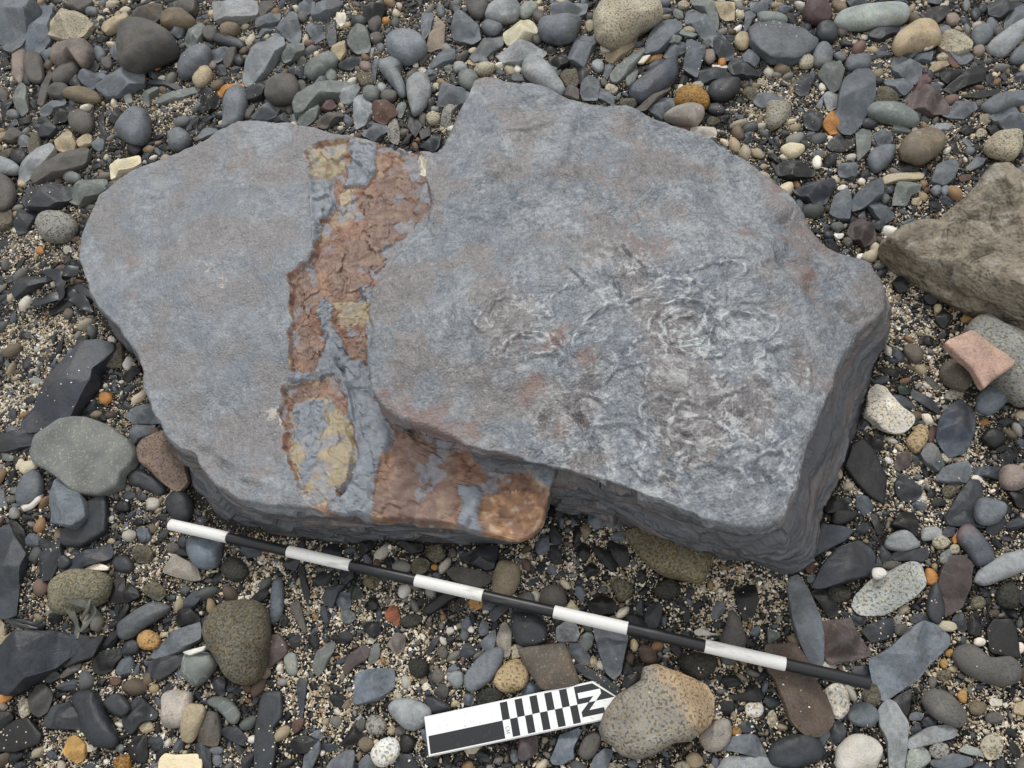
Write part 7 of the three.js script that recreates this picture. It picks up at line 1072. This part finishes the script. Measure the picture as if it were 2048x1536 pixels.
family('quartz', 0.12, 256, (u, v, o) => { const a = tn(u, v, 6, 61, 4), b = tn(u, v, 40, 62, 3); grey(o, 1 + 0.1 * a + 0.1 * b); o[2] *= 1 - 0.12 * sm(0, 0.4, a); if (b > 0.45) { o[0] *= 0.8; o[1] *= 0.72; o[2] *= 0.6; } o[3] = 0.5 + 0.3 * b; });
const TYPES = { // family, colour, roughness
  S: ['slate', [100, 106, 112], 0.6], L: ['slate', [138, 143, 146], 0.62], D: ['slate', [59, 62, 66], 0.52], K: ['slate', [33, 35, 38], 0.5], DB: ['slate', [64, 68, 76], 0.5], SP: ['slate', [92, 98, 108], 0.55],
  G: ['veined', [106, 112, 110], 0.6], GL: ['sand', [142, 149, 144], 0.65], GD: ['slate', [50, 58, 54], 0.5], B: ['sand', [95, 93, 90], 0.68], BT: ['sand', [118, 108, 92], 0.7], BB: ['veined', [108, 98, 84], 0.65], BM: ['veined', [84, 76, 75], 0.62], BQ: ['fleck', [96, 91, 86], 0.75], BR: ['sand', [112, 99, 89], 0.65],
  T: ['sand', [170, 159, 135], 0.72], TB: ['sand', [158, 145, 121], 0.7], TW: ['quartz', [206, 196, 170], 0.65], TO: ['sand', [176, 142, 88], 0.65], W: ['quartz', [212, 208, 198], 0.55], P: ['sand', [138, 127, 120], 0.68], PT: ['sand', [168, 152, 136], 0.7], PX: ['sand', [152, 147, 140], 0.68], PK: ['sand', [166, 140, 126], 0.75], O: ['quartz', [170, 122, 72], 0.55], R: ['sand', [100, 80, 73], 0.65], RO: ['sand', [132, 86, 68], 0.8], M: ['veined', [88, 72, 72], 0.65],
  X: ['granite', [172, 168, 152], 0.72], XD: ['pepper', [140, 140, 136], 0.68], XW: ['granite', [214, 212, 204], 0.7], XT: ['granite', [164, 148, 118], 0.72], XG: ['granite', [158, 159, 154], 0.72], XP: ['quartz', [182, 176, 166], 0.7], Y: ['olive', [98, 96, 86], 0.75], YB: ['olive', [110, 106, 90], 0.75], YK: ['olive', [58, 58, 54], 0.7], YO: ['olive', [140, 108, 58], 0.6], Q: ['fleck', [108, 109, 106], 0.75], Z: ['granite', [150, 130, 118], 0.75], ZO: ['granite', [162, 128, 84], 0.7], GR: ['granite', [166, 156, 138], 0.75], SH: ['quartz', [222, 216, 204], 0.5],
};
const mats = new Map();
function stoneMat(type, v) {
  const key = type + v; if (mats.has(key)) return mats.get(key);
  const [fam, col, rough] = TYPES[type], f = families[fam], t = [0.74, 1, 1.22][v % 3] / 0.62, w = [1.03, 1, 0.97][(v / 3) | 0], c = rgb(...col);
  const m = new THREE.MeshStandardMaterial({ map: f.map, bumpMap: f.bump, bumpScale: fam === 'slate' || fam === 'veined' ? 0.0012 : 0.0022, roughness: rough, vertexColors: true });
  m.color.setRGB(Math.max(0.008, c[0] - 0.016) * t * w, Math.max(0.008, c[1] - 0.016) * t, Math.max(0.008, c[2] - 0.016) * t / w); mats.set(key, m); return m;
}
// ---------------------------------------------------------------- stones from surveyed outlines
const PROFILE = { r: 0.88, m: 0.68, a: 0.52, f: 0.38 };
function outlineCurve(pts, N, sharp) {
  const v = []; for (let i = 0; i < pts.length; i += 2) v.push(new THREE.Vector3(pts[i] / 1000, 0, pts[i + 1] / 1000));
  const c = new THREE.CatmullRomCurve3(v, true, 'catmullrom', sharp); c.arcLengthDivisions = 120;
  return c.getSpacedPoints(N).slice(0, N);
}
function stoneGeometry(pts, T, shape, tile, tone, type) {
  const slaty = /^(S|L|D|K|DB)$/.test(type) && shape !== 'r';
  let ext = 0; for (let i = 0; i < pts.length; i += 2) ext = Math.max(ext, Math.hypot(pts[i], pts[i + 1]) / 1000);
  const big = ext > 0.06 ? 2 : ext > 0.03 ? 1 : 0, N = [28, 48, 88][big], M = [14, 24, 40][big];
  const ring = outlineCurve(pts, N, slaty ? 0.14 : { a: 0.14, f: 0.18, m: 0.3, r: 0.5 }[shape]), e = slaty ? Math.min(0.52, PROFILE[shape]) : PROFILE[shape], P = [], uv = [], idx = [], col = [];
  const sx = rnd() * 9, sz = rnd() * 9, planes = [], count = slaty && shape === 'm' ? 6 : { a: 6, m: 4, f: 2, r: 2 }[shape], steep = { a: [0.3, 0.85], m: [0.2, 0.65], f: [0, 0.15], r: [0, 0.25] }[shape], a0 = rnd() * 6.283;
  for (let k = 0; k < count; k++) { const a = a0 + k * 6.283 / count + rr(-0.5, 0.5), g = rr(...steep) * (k ? 1 : 0.35) * 1.6 * T / ext; planes.push([Math.cos(a) * g, Math.sin(a) * g, T / 2 * (shape === 'r' ? rr(0.94, 1.05) : rr(0.86, 1.15)) ]); }
  if (type === 'GR') planes.splice(0, 9, [1.15, -0.2, 0.075], [-0.22, 0.05, 0.047], [0.05, 0.55, 0.072], [-0.5, -0.5, 0.08], [-0.2, 0.9, 0.1]);
  const arc = new Float32Array(N), last = ring.map(() => [0, T / 2, 0]);
  const put = (x, y, z, i) => {
    const n = fbm(x / ext * 1.6 + sx, y / ext * 1.6, z / ext * 1.6 + sz, 3), n2 = fbm(x * 70 + sx, y * 70, z * 70 + sz, 3), f = 1.045 + 0.07 * n + (slaty ? 0.035 * steps(noise(x * 6 + sx, y * 170, z * 6 + sz), 4) : 0); x *= f; z *= f;
    for (const [gx, gz, h] of planes) { const l = h - gx * x - gz * z; if (y > l) y = mix(y, Math.max(l, -T * 0.1), 0.97); }
    y *= 1 + 0.08 * n; y += n2 * 0.0016 * (shape === 'r' ? 0.5 : 1);
    let r = Math.hypot(x, z), s = 0;
    if (i >= 0) { const q = last[i]; arc[i] += Math.hypot(x - q[0], y - q[1], z - q[2]); last[i] = [x, y, z]; s = arc[i]; }
    P.push(x, y, z); uv.push(((r ? x / r * s : 0) + sx) / tile, ((r ? z / r * s : 0) + sz) / tile); if (tone) col.push(...tone(x, y, z, n2));
  };
  put(0, T / 2, 0, -1);
  for (let j = 1; j < M; j++) { const ph = Math.PI / 2 - Math.PI * j / M, s = Math.pow(Math.cos(ph), e), y = Math.sign(ph) * Math.pow(Math.abs(Math.sin(ph)), e) * T / 2; ring.forEach((q, i) => put(q.x * s, y, q.z * s, i)); }
  put(0, -T / 2, 0, -1);
  for (let i = 0; i < N; i++) { const k = (i + 1) % N; idx.push(0, 1 + k, 1 + i); for (let j = 0; j < M - 2; j++) { const a = 1 + j * N, b = a + N; idx.push(a + i, a + k, b + i, b + i, a + k, b + k); } const l = 1 + (M - 2) * N; idx.push(l + i, l + k, P.length / 3 - 1); }
  let hi = -1; for (let i = 1; i < P.length; i += 3) hi = Math.max(hi, P[i]);
  const g = new THREE.BufferGeometry(); g.setAttribute('position', new THREE.Float32BufferAttribute(P, 3)); g.setAttribute('uv', new THREE.Float32BufferAttribute(uv, 2)); if (tone) g.setAttribute('color', new THREE.Float32BufferAttribute(col, 3)); g.setIndex(idx); g.computeVertexNormals();
  return { g, hi, ext };
}
// stones of two colours: tint against the stone's base colour
const toneOf = (type) => { const a = rnd() * 40, warm = rnd() < 0.3 && /^(S|D|K|DB|B.?)$/.test(type) ? rr(0.08, 0.22) : 0.04, two = TWO[type]; return (x, y, z, n) => { const p = fbm(x * 26 + a, y * 26, z * 26, 3), k = 1 + 0.34 * p + 0.12 * n, w = warm * sm(0, 0.4, fbm(x * 20, y * 20 + a, z * 20, 3)), b = two ? two(x, y, z, n) : [1, 1, 1]; return [b[0] * k * (1 + w), b[1] * k * (1 + 0.35 * w), b[2] * k * (1 - 0.5 * w)]; }; };
const TWO = { GR: (x, y, z, n) => { const t = sm(-0.008, 0.008, x * 0.9 - z * 0.25 - 0.024 + 0.02 * n); return [mix(0.72, 1.1, t), mix(0.79, 0.99, t), mix(0.92, 0.88, t)]; }, SP: (x, y, z, n) => { const t = sm(-0.008, 0.004, -x * 0.5 - z * 0.8 - 0.018 + 0.02 * n); return [mix(1, 1.75, t), mix(1, 1.2, t), mix(1, 1.02, t)]; }, DB: (x, y, z, n) => { const t = 0.5 * sm(0.15, 0.4, fbm(x * 22, y * 22, z * 22, 3)); return [mix(1, 1.45, t), mix(1, 1.15, t), mix(1, 0.85, t)]; } };
const poleA = new THREE.Vector3(POLE[0], POLE[1], POLE[2]), poleB = new THREE.Vector3(POLE[3], POLE[4], POLE[5]);
const CAT = (t) => t === 'SH' ? ['shell_piece', 'shell'] : /^[XYZQ]|^GR/.test(t) ? ['granite_pebble', 'granite pebble'] : t === 'W' || t === 'TW' ? ['quartz_pebble', 'quartz pebble'] : /^(S|L|D|K|DB|SP)$/.test(t) ? ['slate_pebble', 'slate pebble'] : ['sandstone_pebble', 'sandstone pebble'];
const labelCount = new Map(); for (const s of STONES) labelCount.set(s[7], (labelCount.get(s[7]) ?? 0) + 1);
const dusty = [], footprints = [];
for (const [type, shape, lift, gritty, T0, cx, cz, label, pts] of STONES) {
  let T = T0 / 1000; const x0 = cx / 1000, z0 = cz / 1000, fp = pts.map((v, i) => v / 1000 + (i % 2 ? z0 : x0));
  let cap = 9; for (let k = 0; k <= 60; k++) { const t = k / 60, x = mix(poleA.x, poleB.x, t), z = mix(poleA.z, poleB.z, t); if (inPoly(fp, x, z) && lineDist(fp, x, z, true) > 0.005) cap = POLE[1] - 0.0095; }
  { const ca = Math.cos(ARROW.turn), sa = -Math.sin(ARROW.turn); for (let u = 0; u <= 0.25; u += 0.01) for (const w of [-0.022, -0.011, 0, 0.011, 0.022]) { const x = ARROW.x + u * ca - w * sa, z = ARROW.z + u * sa + w * ca; if (inPoly(fp, x, z) && lineDist(fp, x, z, true) > 0.009) cap = Math.min(cap, 0.019); } }
  const s = stoneGeometry(pts, T, shape, families[TYPES[type][0]].tile, toneOf(type), type);
  let squeeze = 1; const [nm, cat] = CAT(type), y0 = lift ? lift / 1000 : 0;
  let y = T * (shape === 'f' ? 0.45 : 0.36) + y0; if (y + s.hi > cap) { const k = Math.max(0.5, (cap - 0.003) / (y + s.hi)); y *= k; squeeze = k; if (y + s.hi * k > cap) y = cap - s.hi * k; }
  const v = ((rnd() * 3) | 0) + 3 * ((rnd() * 3) | 0), m = mesh(nm, s.g, stoneMat(type, label.length > 62 ? 1 : v), scene);
  m.position.set(x0, y, z0); m.scale.y = squeeze; m.rotation.set(rr(-0.05, 0.05), 0, rr(-0.05, 0.05));
  tag(m, label, cat, nm.replace('_', ' ') + 's on the beach');
  footprints.push(fp);
  if (gritty || rnd() < 0.12) dusty.push([s.g, m, gritty ? 1 : 0.2, s.ext]);
}

// ---------------------------------------------------------------- striped ranging pole
{
  const d = poleB.clone().sub(poleA), L = d.length(), pole = new THREE.Group(); pole.name = 'ranging_pole'; scene.add(pole);
  pole.position.copy(poleA); pole.rotation.y = Math.atan2(-d.z, d.x);
  tag(pole, 'black and white striped measuring pole lying on pebbles in front of the boulder', 'pole');
  const scuff = (base, alt, amt) => { const N = 256, c = new Uint8Array(N * N * 4); for (let j = 0; j < N; j++) for (let i = 0; i < N; i++) { const u = i / N, v = j / N, q = (j * N + i) * 4, t = amt * sm(0.25, 0.6, tn(u, v, 9, 71, 4)) + amt * 0.8 * (tn(u, v, 60, 72, 2) > 0.45 ? 1 : 0); for (let e = 0; e < 3; e++) c[q + e] = enc(mix(base[e], alt[e], t)); c[q + 3] = 255; } return setTexture(c, N, N, true); };
  const white = new THREE.MeshStandardMaterial({ map: scuff(rgb(230, 229, 225), rgb(176, 170, 158), 0.6), roughness: 0.42 }), black = new THREE.MeshStandardMaterial({ map: scuff(rgb(30, 31, 34), rgb(84, 82, 80), 0.4), roughness: 0.4 });
  for (let k = 0; k < 10; k++) {
    const w = k % 2 === 0, r = w ? 0.0086 : 0.0079, a = k * L / 10, b = (k + 1) * L / 10, c = 0.0006, prof = [[0.0001, a], [r - c, a], [r, a + c], [r, b - c], [r - c, b], [0.0001, b]];
    const g = new THREE.LatheGeometry(prof.map(([x, y]) => new THREE.Vector2(x, y)), 36); g.rotateZ(-Math.PI / 2); const u = g.attributes.uv; for (let i = 0; i < u.count; i++) u.setXY(i, u.getX(i) * 0.5, u.getY(i) + k * 0.37);
    mesh(w ? 'white_band' : 'black_band', g, w ? white : black, pole);
  }
}
// ---------------------------------------------------------------- north arrow with centimetre scale
{
  const g0 = new THREE.Group(); g0.name = 'scale_arrow'; scene.add(g0); g0.position.set(ARROW.x, 0.0195, ARROW.z); g0.rotation.y = ARROW.turn;
  tag(g0, 'white and black centimetre scale board shaped as a north arrow', 'scale');
  const W = 0.049, L = 0.229, tip = 0.255, half = W / 2, shape = (i) => { const s = new THREE.Shape(); s.moveTo(i, -half + i); s.lineTo(L - i * 0.5, -half + i); s.lineTo(tip - i * 1.4, 0); s.lineTo(L - i * 0.5, half - i); s.lineTo(i, half - i); s.closePath(); return s; };
  const plate = new THREE.ExtrudeGeometry(shape(0.0008), { depth: 0.0032, bevelThickness: 0.0008, bevelSize: 0.0008, bevelSegments: 2 }); plate.rotateX(-Math.PI / 2);
  mesh('plate', plate, new THREE.MeshStandardMaterial({ color: new THREE.Color().setRGB(...rgb(228, 228, 225)), roughness: 0.5 }), g0);
  const K = 8000, cv = document.createElement('canvas'); cv.width = 2048; cv.height = 400; const x = cv.getContext('2d'); // 8 px per mm, v down from the far edge
  const ink = '#1b1d21', paper = '#ecedeb'; x.fillStyle = paper; x.fillRect(0, 0, 2048, 400); x.fillStyle = ink;
  const Y = (b) => b * W * K, U = (m) => m * K, R = (u0, u1, b0, b1) => x.fillRect(U(u0), Y(b0), U(u1 - u0), Y(b1 - b0));
  R(0.003, 0.1027, 0.5, 0.945);
  for (let k = 0; k < 10; k++) R(0.1027 + k * 0.01, 0.1127 + k * 0.01, k % 2 ? 0.5 : 0.055, k % 2 ? 0.945 : 0.5);
  x.beginPath(); x.moveTo(U(0.2027), Y(0.055)); x.lineTo(U(0.2275), Y(0.055)); x.lineTo(U(0.2525), Y(0.5)); x.lineTo(U(0.2027), Y(0.5)); x.fill();
  const N = [[0.206, 0.225], [0.236, 0.225], [0.236, 0.345], [0.2165, 0.69], [0.236, 0.69], [0.236, 0.83], [0.206, 0.83], [0.206, 0.70], [0.2255, 0.37], [0.206, 0.37]];
  for (const [b0, b1, col] of [[0, 0.5, paper], [0.5, 1, ink]]) { x.save(); x.beginPath(); x.rect(0, Y(b0), 2048, Y(b1 - b0)); x.clip(); x.fillStyle = col; x.beginPath(); N.forEach(([u, b], i) => i ? x.lineTo(U(u), Y(b)) : x.moveTo(U(u), Y(b))); x.closePath(); x.fill(); x.restore(); }
  x.save(); x.translate(U(0.1052), Y(0.66)); x.rotate(Math.PI / 2); x.fillStyle = '#2a2f4c'; x.font = '52px sans-serif'; x.textBaseline = 'alphabetic'; x.fillText('CM', 0, 0); x.restore();
  for (let k = 0; k < 130; k++) { x.fillStyle = `rgba(140,130,116,${rr(0.05, 0.2)})`; x.beginPath(); x.ellipse(rnd() * 2048, rnd() * 400, rr(2, 26), rr(2, 14), rnd() * 3, 0, 7); x.fill(); }
  for (let k = 0; k < 60; k++) { x.fillStyle = `rgba(210,206,198,${rr(0.2, 0.7)})`; x.fillRect(rnd() * 2048, rnd() * 400, rr(1, 4), rr(1, 3)); }
  const t = new THREE.CanvasTexture(cv); t.colorSpace = THREE.SRGBColorSpace; t.magFilter = THREE.LinearFilter;
  const pg = new THREE.ShapeGeometry(shape(0.0014)), p = pg.attributes.position, uv = pg.attributes.uv; for (let i = 0; i < p.count; i++) uv.setXY(i, p.getX(i) * K / 2048, 1 - (half - p.getY(i)) * K / 400);
  pg.rotateX(-Math.PI / 2); pg.translate(0, 0.0052, 0);
  mesh('printed_scale', pg, new THREE.MeshStandardMaterial({ map: t, roughness: 0.38 }), g0);
}
// ---------------------------------------------------------------- seaweed and a broken shell
function frond(pts, y, w, th, mat, parent) {
  const c = new THREE.CatmullRomCurve3(pts.map(([x, z], i) => new THREE.Vector3(x / 1000, y + 0.004 * Math.sin(i * 2.1) + 0.004, z / 1000))), N = 40, M = 10, P = [], uv = [], idx = [];
  for (let i = 0; i <= N; i++) { const t = i / N, p = c.getPoint(t), d = c.getTangent(t), s = new THREE.Vector3(-d.z, 0.25 * Math.sin(t * 9), d.x).normalize(), up = new THREE.Vector3().crossVectors(d, s), ww = w * (0.35 + 0.65 * Math.sin(Math.PI * Math.min(1, t * 0.85 + 0.12))) * (1 + 0.4 * noise(t * 7, w * 900, 3));
    for (let j = 0; j < M; j++) { const a = j / M * 6.2832, q = p.clone().addScaledVector(s, Math.cos(a) * ww).addScaledVector(up, Math.sin(a) * th + 0.25 * ww * Math.cos(a) ** 2 * Math.sin(t * 14)); P.push(q.x, q.y, q.z); uv.push(t, j / M); if (i < N) { const k = i * M + j, l = i * M + (j + 1) % M; idx.push(k, k + M, l, l, k + M, l + M); } } }
  const g = new THREE.BufferGeometry(); g.setAttribute('position', new THREE.Float32BufferAttribute(P, 3)); g.setAttribute('uv', new THREE.Float32BufferAttribute(uv, 2)); g.setIndex(idx); g.computeVertexNormals(); return mesh('frond', g, mat, parent);
}
for (const [name, list, y, w, col, label] of [['seaweed', WEED_DARK, 0.012, 0.013, [34, 37, 42], 'dark wet seaweed clump tucked under the left edge of the boulder'], ['seaweed', WEED_GREY, 0.045, 0.005, [78, 80, 72], 'grey-green seaweed strands draped over the olive-brown stone'], ['seaweed', WEED_LOW, 0.012, 0.005, [40, 42, 44], 'thin dark seaweed strand above the large dark slate plate']]) {
  const g = new THREE.Group(); g.name = numbered(name); scene.add(g); tag(g, label, 'seaweed'); const c = rgb(...col), m = new THREE.MeshStandardMaterial({ roughness: 0.4 }); m.color.setRGB(...c);
  list.forEach((p, i) => frond(p, y + i * 0.002, w * rr(0.7, 1.2), 0.0012, m, g));
}
{
  const g = new THREE.TorusGeometry(0.009, 0.0048, 14, 40), p = g.attributes.position; g.rotateX(Math.PI / 2 - 0.25);
  for (let i = 0; i < p.count; i++) { const n = 1 + 0.25 * noise(p.getX(i) * 90, p.getY(i) * 90, p.getZ(i) * 90); p.setXYZ(i, p.getX(i) * 1.45 * n, p.getY(i) * n, p.getZ(i) * n); } g.computeVertexNormals();
  const m = mesh('broken_shell', g, new THREE.MeshStandardMaterial({ color: new THREE.Color().setRGB(...rgb(214, 206, 196)), roughness: 0.5 }), scene); m.position.set(PT.shellring[0] / 1000, 0.01, PT.shellring[1] / 1000); m.rotation.y = 0.5; tag(m, 'white broken shell ring lying by the blue-grey faceted block', 'shell');
}

// ---------------------------------------------------------------- small pebbles and grit that fill the beach between the stones
const GX = -2.1, GZ = -3.1, CELL = 0.0025, GW = 1700, GH = 1680, taken = new Uint8Array(GW * GH);
const cell = (x, z) => { const i = Math.floor((x - GX) / CELL), j = Math.floor((z - GZ) / CELL); return i < 0 || j < 0 || i >= GW || j >= GH ? -1 : j * GW + i; };
function fill(poly, v) { const b = bounds(poly, 0); for (let z = b[2]; z <= b[3]; z += CELL) for (let x = b[0]; x <= b[1]; x += CELL) if (inPoly(poly, x, z)) { const k = cell(x, z); if (k >= 0) taken[k] = v; } }
const flat = (l) => l.flatMap((p) => [p[0] / 1000, p[1] / 1000]);
for (const f of footprints) fill(f, 1);
for (const r of [UPPER, LOWER, BROWN]) { const c = r.center, shrink = flat(r.top).map((v, i) => c[i % 2] + (v - c[i % 2]) * 0.94); fill(shrink, 2); }
fill(flat(LOWER.base), 2); fill(flat([...UPPER.base, [UPPER.center[0] * 1000, UPPER.center[1] * 1000]]), 2);
const view = flat(VIEW), sandy = SANDY.map((s) => s.map((v) => v / 1000));
const nearView = (x, z, m) => inPoly(view, x, z) || lineDist(view, x, z, true) < m;
const sandAt = (x, z) => { let s = 0; for (const [a, b, r] of sandy) s = Math.max(s, 1 - sm(r * 0.6, r * 1.3, Math.hypot(x - a, z - b))); return s; };
const free = (x, z, r) => { for (let a = 0; a < 8; a++) { const k = cell(x + Math.cos(a * 0.785) * r, z + Math.sin(a * 0.785) * r); if (k < 0 || taken[k]) return false; } const k = cell(x, z); return k >= 0 && !taken[k]; };
const claim = (x, z, r) => { const n = Math.ceil(r / CELL); for (let j = -n; j <= n; j++) for (let i = -n; i <= n; i++) if (i * i + j * j <= n * n * 0.8) { const k = cell(x + i * CELL, z + j * CELL); if (k >= 0 && !taken[k]) taken[k] = 3; } };
function roughBall(detail, squash, amp, creased) {
  let g = new THREE.IcosahedronGeometry(1, detail); const p = g.attributes.position, s = rnd() * 50, planes = creased ? Array.from({ length: 6 }, () => { const v = new THREE.Vector3(rr(-1, 1), rr(-1, 1), rr(-1, 1)).normalize(); return [v, rr(0.55, 0.85)]; }) : [], v = new THREE.Vector3();
  for (let i = 0; i < p.count; i++) { v.fromBufferAttribute(p, i); v.multiplyScalar(1 + amp * noise(v.x * 1.3 + s, v.y * 1.3, v.z * 1.3)); for (const [n, d] of planes) { const h = v.dot(n) - d; if (h > 0) v.addScaledVector(n, -h); } p.setXYZ(i, v.x, v.y * squash, v.z); }
  if (creased) g.computeVertexNormals(); else { const nn = g.attributes.normal; for (let i = 0; i < p.count; i++) { v.fromBufferAttribute(p, i); v.set(v.x, v.y / (squash * squash), v.z).normalize(); nn.setXYZ(i, v.x, v.y, v.z); } }
  return g;
}
class Scatter {
  constructor() { this.items = []; }
  add(x, y, z, sx, sy, sz, c, tilt = 0.35) { this.items.push([x, y, z, sx, sy, sz, c, rnd() * 6.283, rr(-tilt, tilt), rr(-tilt, tilt), rr(0.72, 1.25)]); }
  build(name, geo, mat, label, category) {
    const m = new THREE.InstancedMesh(geo, mat, this.items.length), o = new THREE.Object3D(), k = new THREE.Color();
    this.items.forEach(([x, y, z, sx, sy, sz, c, a, b, d, l], i) => { o.position.set(x, y, z); o.scale.set(sx, sy, sz); o.rotation.set(b, a, d, 'YXZ'); o.updateMatrix(); m.setMatrixAt(i, o.matrix); k.setRGB(c[0] * l, c[1] * l, c[2] * l); m.setColorAt(i, k); });
    m.name = name; m.castShadow = m.receiveShadow = true; scene.add(m); tag(m, label, category); m.userData.kind = 'stuff'; return m;
  }
}
const tones = { slate: [[28, 30, 33], [34, 37, 41], [48, 52, 57], [68, 74, 81], [92, 98, 105], [40, 40, 42], [22, 24, 27]].map((c) => rgb(...c)), stone: [[150, 138, 114], [184, 174, 150], [120, 106, 86], [108, 104, 98], [132, 130, 124], [92, 80, 66], [206, 200, 186], [136, 108, 78], [112, 90, 80], [84, 88, 84], [98, 100, 100], [120, 116, 108]].map((c) => rgb(...c)), shell: [[222, 212, 193], [206, 192, 166], [230, 225, 215], [184, 167, 136], [196, 182, 160], [158, 138, 106]].map((c) => rgb(...c)), grit: [[22, 23, 25], [32, 33, 36], [46, 48, 51], [66, 61, 55], [84, 74, 58], [30, 29, 28], [20, 21, 23], [104, 95, 80], [122, 112, 95]].map((c) => rgb(...c)) };
const pick = (l) => l[(rnd() * l.length) | 0];
const chips = new Scatter(), rounds = new Scatter(), shells = new Scatter(), grit = new Scatter(), outer = new Scatter();
const spot = () => [rr(-2.05, 2.05), rr(-3.05, 1.05)], box = bounds(view, 0.3), inner = () => [rr(box[0], box[1]), rr(box[2], box[3])];
for (let k = 0; k < 26000; k++) { // larger stones, beyond what the survey covers
  const [x, z] = spot(); if (nearView(x, z, 0.03)) continue; const r = rr(0.012, 0.034) * (rnd() < 0.15 ? 1.5 : 1);
  if (!free(x, z, r * 0.9)) continue; claim(x, z, r * 0.8); const e = rr(0.55, 0.95); outer.add(x, r * 0.12, z, r, r * rr(0.3, 0.55), r * e, rnd() < 0.62 ? pick(tones.slate) : pick(tones.stone), 0.25);
}
for (const [n, r0, r1] of [[14000, 0.012, 0.017], [30000, 0.0085, 0.012], [52000, 0.006, 0.0085], [100000, 0.0042, 0.006], [150000, 0.003, 0.0042]]) for (let k = 0; k < n; k++) { // small pebbles
  const [x, z] = inner(); if (!nearView(x, z, 0.3)) continue; const s = sandAt(x, z); if (r0 > 0.005 && rnd() < s * 0.8) continue; if (rnd() < 0.25 + 0.3 * s) continue;
  const r = rr(r0, r1); if (!free(x, z, r * 0.72)) continue; claim(x, z, r * 0.7);
  const e = rr(0.5, 0.95), y = groundY(x, z) + r * rr(0.05, 0.3);
  if (rnd() < 0.62) chips.add(x, y, z, r * 1.2, r * rr(0.3, 0.6), r * e, pick(tones.slate), 0.4); else rounds.add(x, y, z, r * 1.1, r * rr(0.5, 0.8), r * e, rnd() < 0.16 ? pick(tones.shell) : pick(tones.stone), 0.3);
}
for (let k = 0; k < 2100000; k++) { // grit
  const [x, z] = inner(), t = taken[cell(x, z)]; if (t === 1 || t === 2 || (t === 3 && rnd() < 0.85) || !nearView(x, z, 0.2)) continue;
  const s = rr(0.0007, 0.002) * (rnd() < 0.16 ? 1.9 : 1), y = groundY(x, z) + rr(-0.0005, 0.003), w = sandAt(x, z);
  if (fbm(x * 9, 7, z * 9, 3) * 0.9 + rnd() < 0.35 + 0.36 * w) shells.add(x, y, z, s * rr(0.8, 1.7), s * rr(0.25, 0.6), s * rr(0.5, 1), pick(tones.shell), 0.8); else grit.add(x, y, z, s * rr(0.7, 1.2), s * rr(0.4, 0.9), s * rr(0.6, 1), pick(tones.grit), 0.8);
}
{ // grit caught on top of stones
  const v = new THREE.Vector3(), n = new THREE.Vector3();
  for (const [g, m, amt, ext] of dusty) { m.updateMatrixWorld(true); const p = g.attributes.position, nn = g.attributes.normal, cnt = Math.round(amt * ext * ext * 42000 * rr(0.5, 1.3)), lx = rr(-1, 1) * ext * 0.6, lz = rr(-1, 1) * ext * 0.6;
    for (let k = 0; k < cnt; k++) { const i = (rnd() * p.count) | 0; n.fromBufferAttribute(nn, i); if (n.y < 0.55) continue; v.fromBufferAttribute(p, i); if (Math.hypot(v.x - lx, v.z - lz) > ext * rr(0.3, 1.2)) continue; v.x += rr(-1, 1) * ext * 0.05; v.z += rr(-1, 1) * ext * 0.05; v.applyMatrix4(m.matrixWorld);
      const s = rr(0.0006, 0.0016); shells.add(v.x, v.y + 0.0002, v.z, s * rr(0.8, 1.5), s * 0.5, s, pick(tones.shell), 0.3); } }
}
const plain = (f, rough, bump) => new THREE.MeshStandardMaterial({ map: families[f].map, bumpMap: families[f].bump, bumpScale: bump, roughness: rough, color: new THREE.Color().setRGB(1.5, 1.5, 1.5) });
chips.build('small_slate_chips', roughBall(2, 1, 0.35, true), plain('slate', 0.55, 0.0006), 'small dark slate chips scattered through the beach grit', 'slate chips');
rounds.build('small_round_pebbles', roughBall(2, 1, 0.3, false), plain('sand', 0.65, 0.0006), 'small rounded tan, grey and brown pebbles scattered through the grit', 'small pebbles');
outer.build('outlying_pebbles', roughBall(3, 1, 0.45, true), plain('slate', 0.6, 0.001), 'grey and brown pebbles of the beach around the surveyed patch', 'pebbles');
shells.build('shell_grit', roughBall(0, 1, 0.6, true), new THREE.MeshStandardMaterial({ roughness: 0.7 }), 'cream and white shell fragments strewn as coarse grit', 'shell grit');
grit.build('dark_grit', roughBall(0, 1, 0.5, true), new THREE.MeshStandardMaterial({ roughness: 0.65 }), 'black and brown mineral grit between the pebbles', 'grit');

renderer.render(scene, camera);
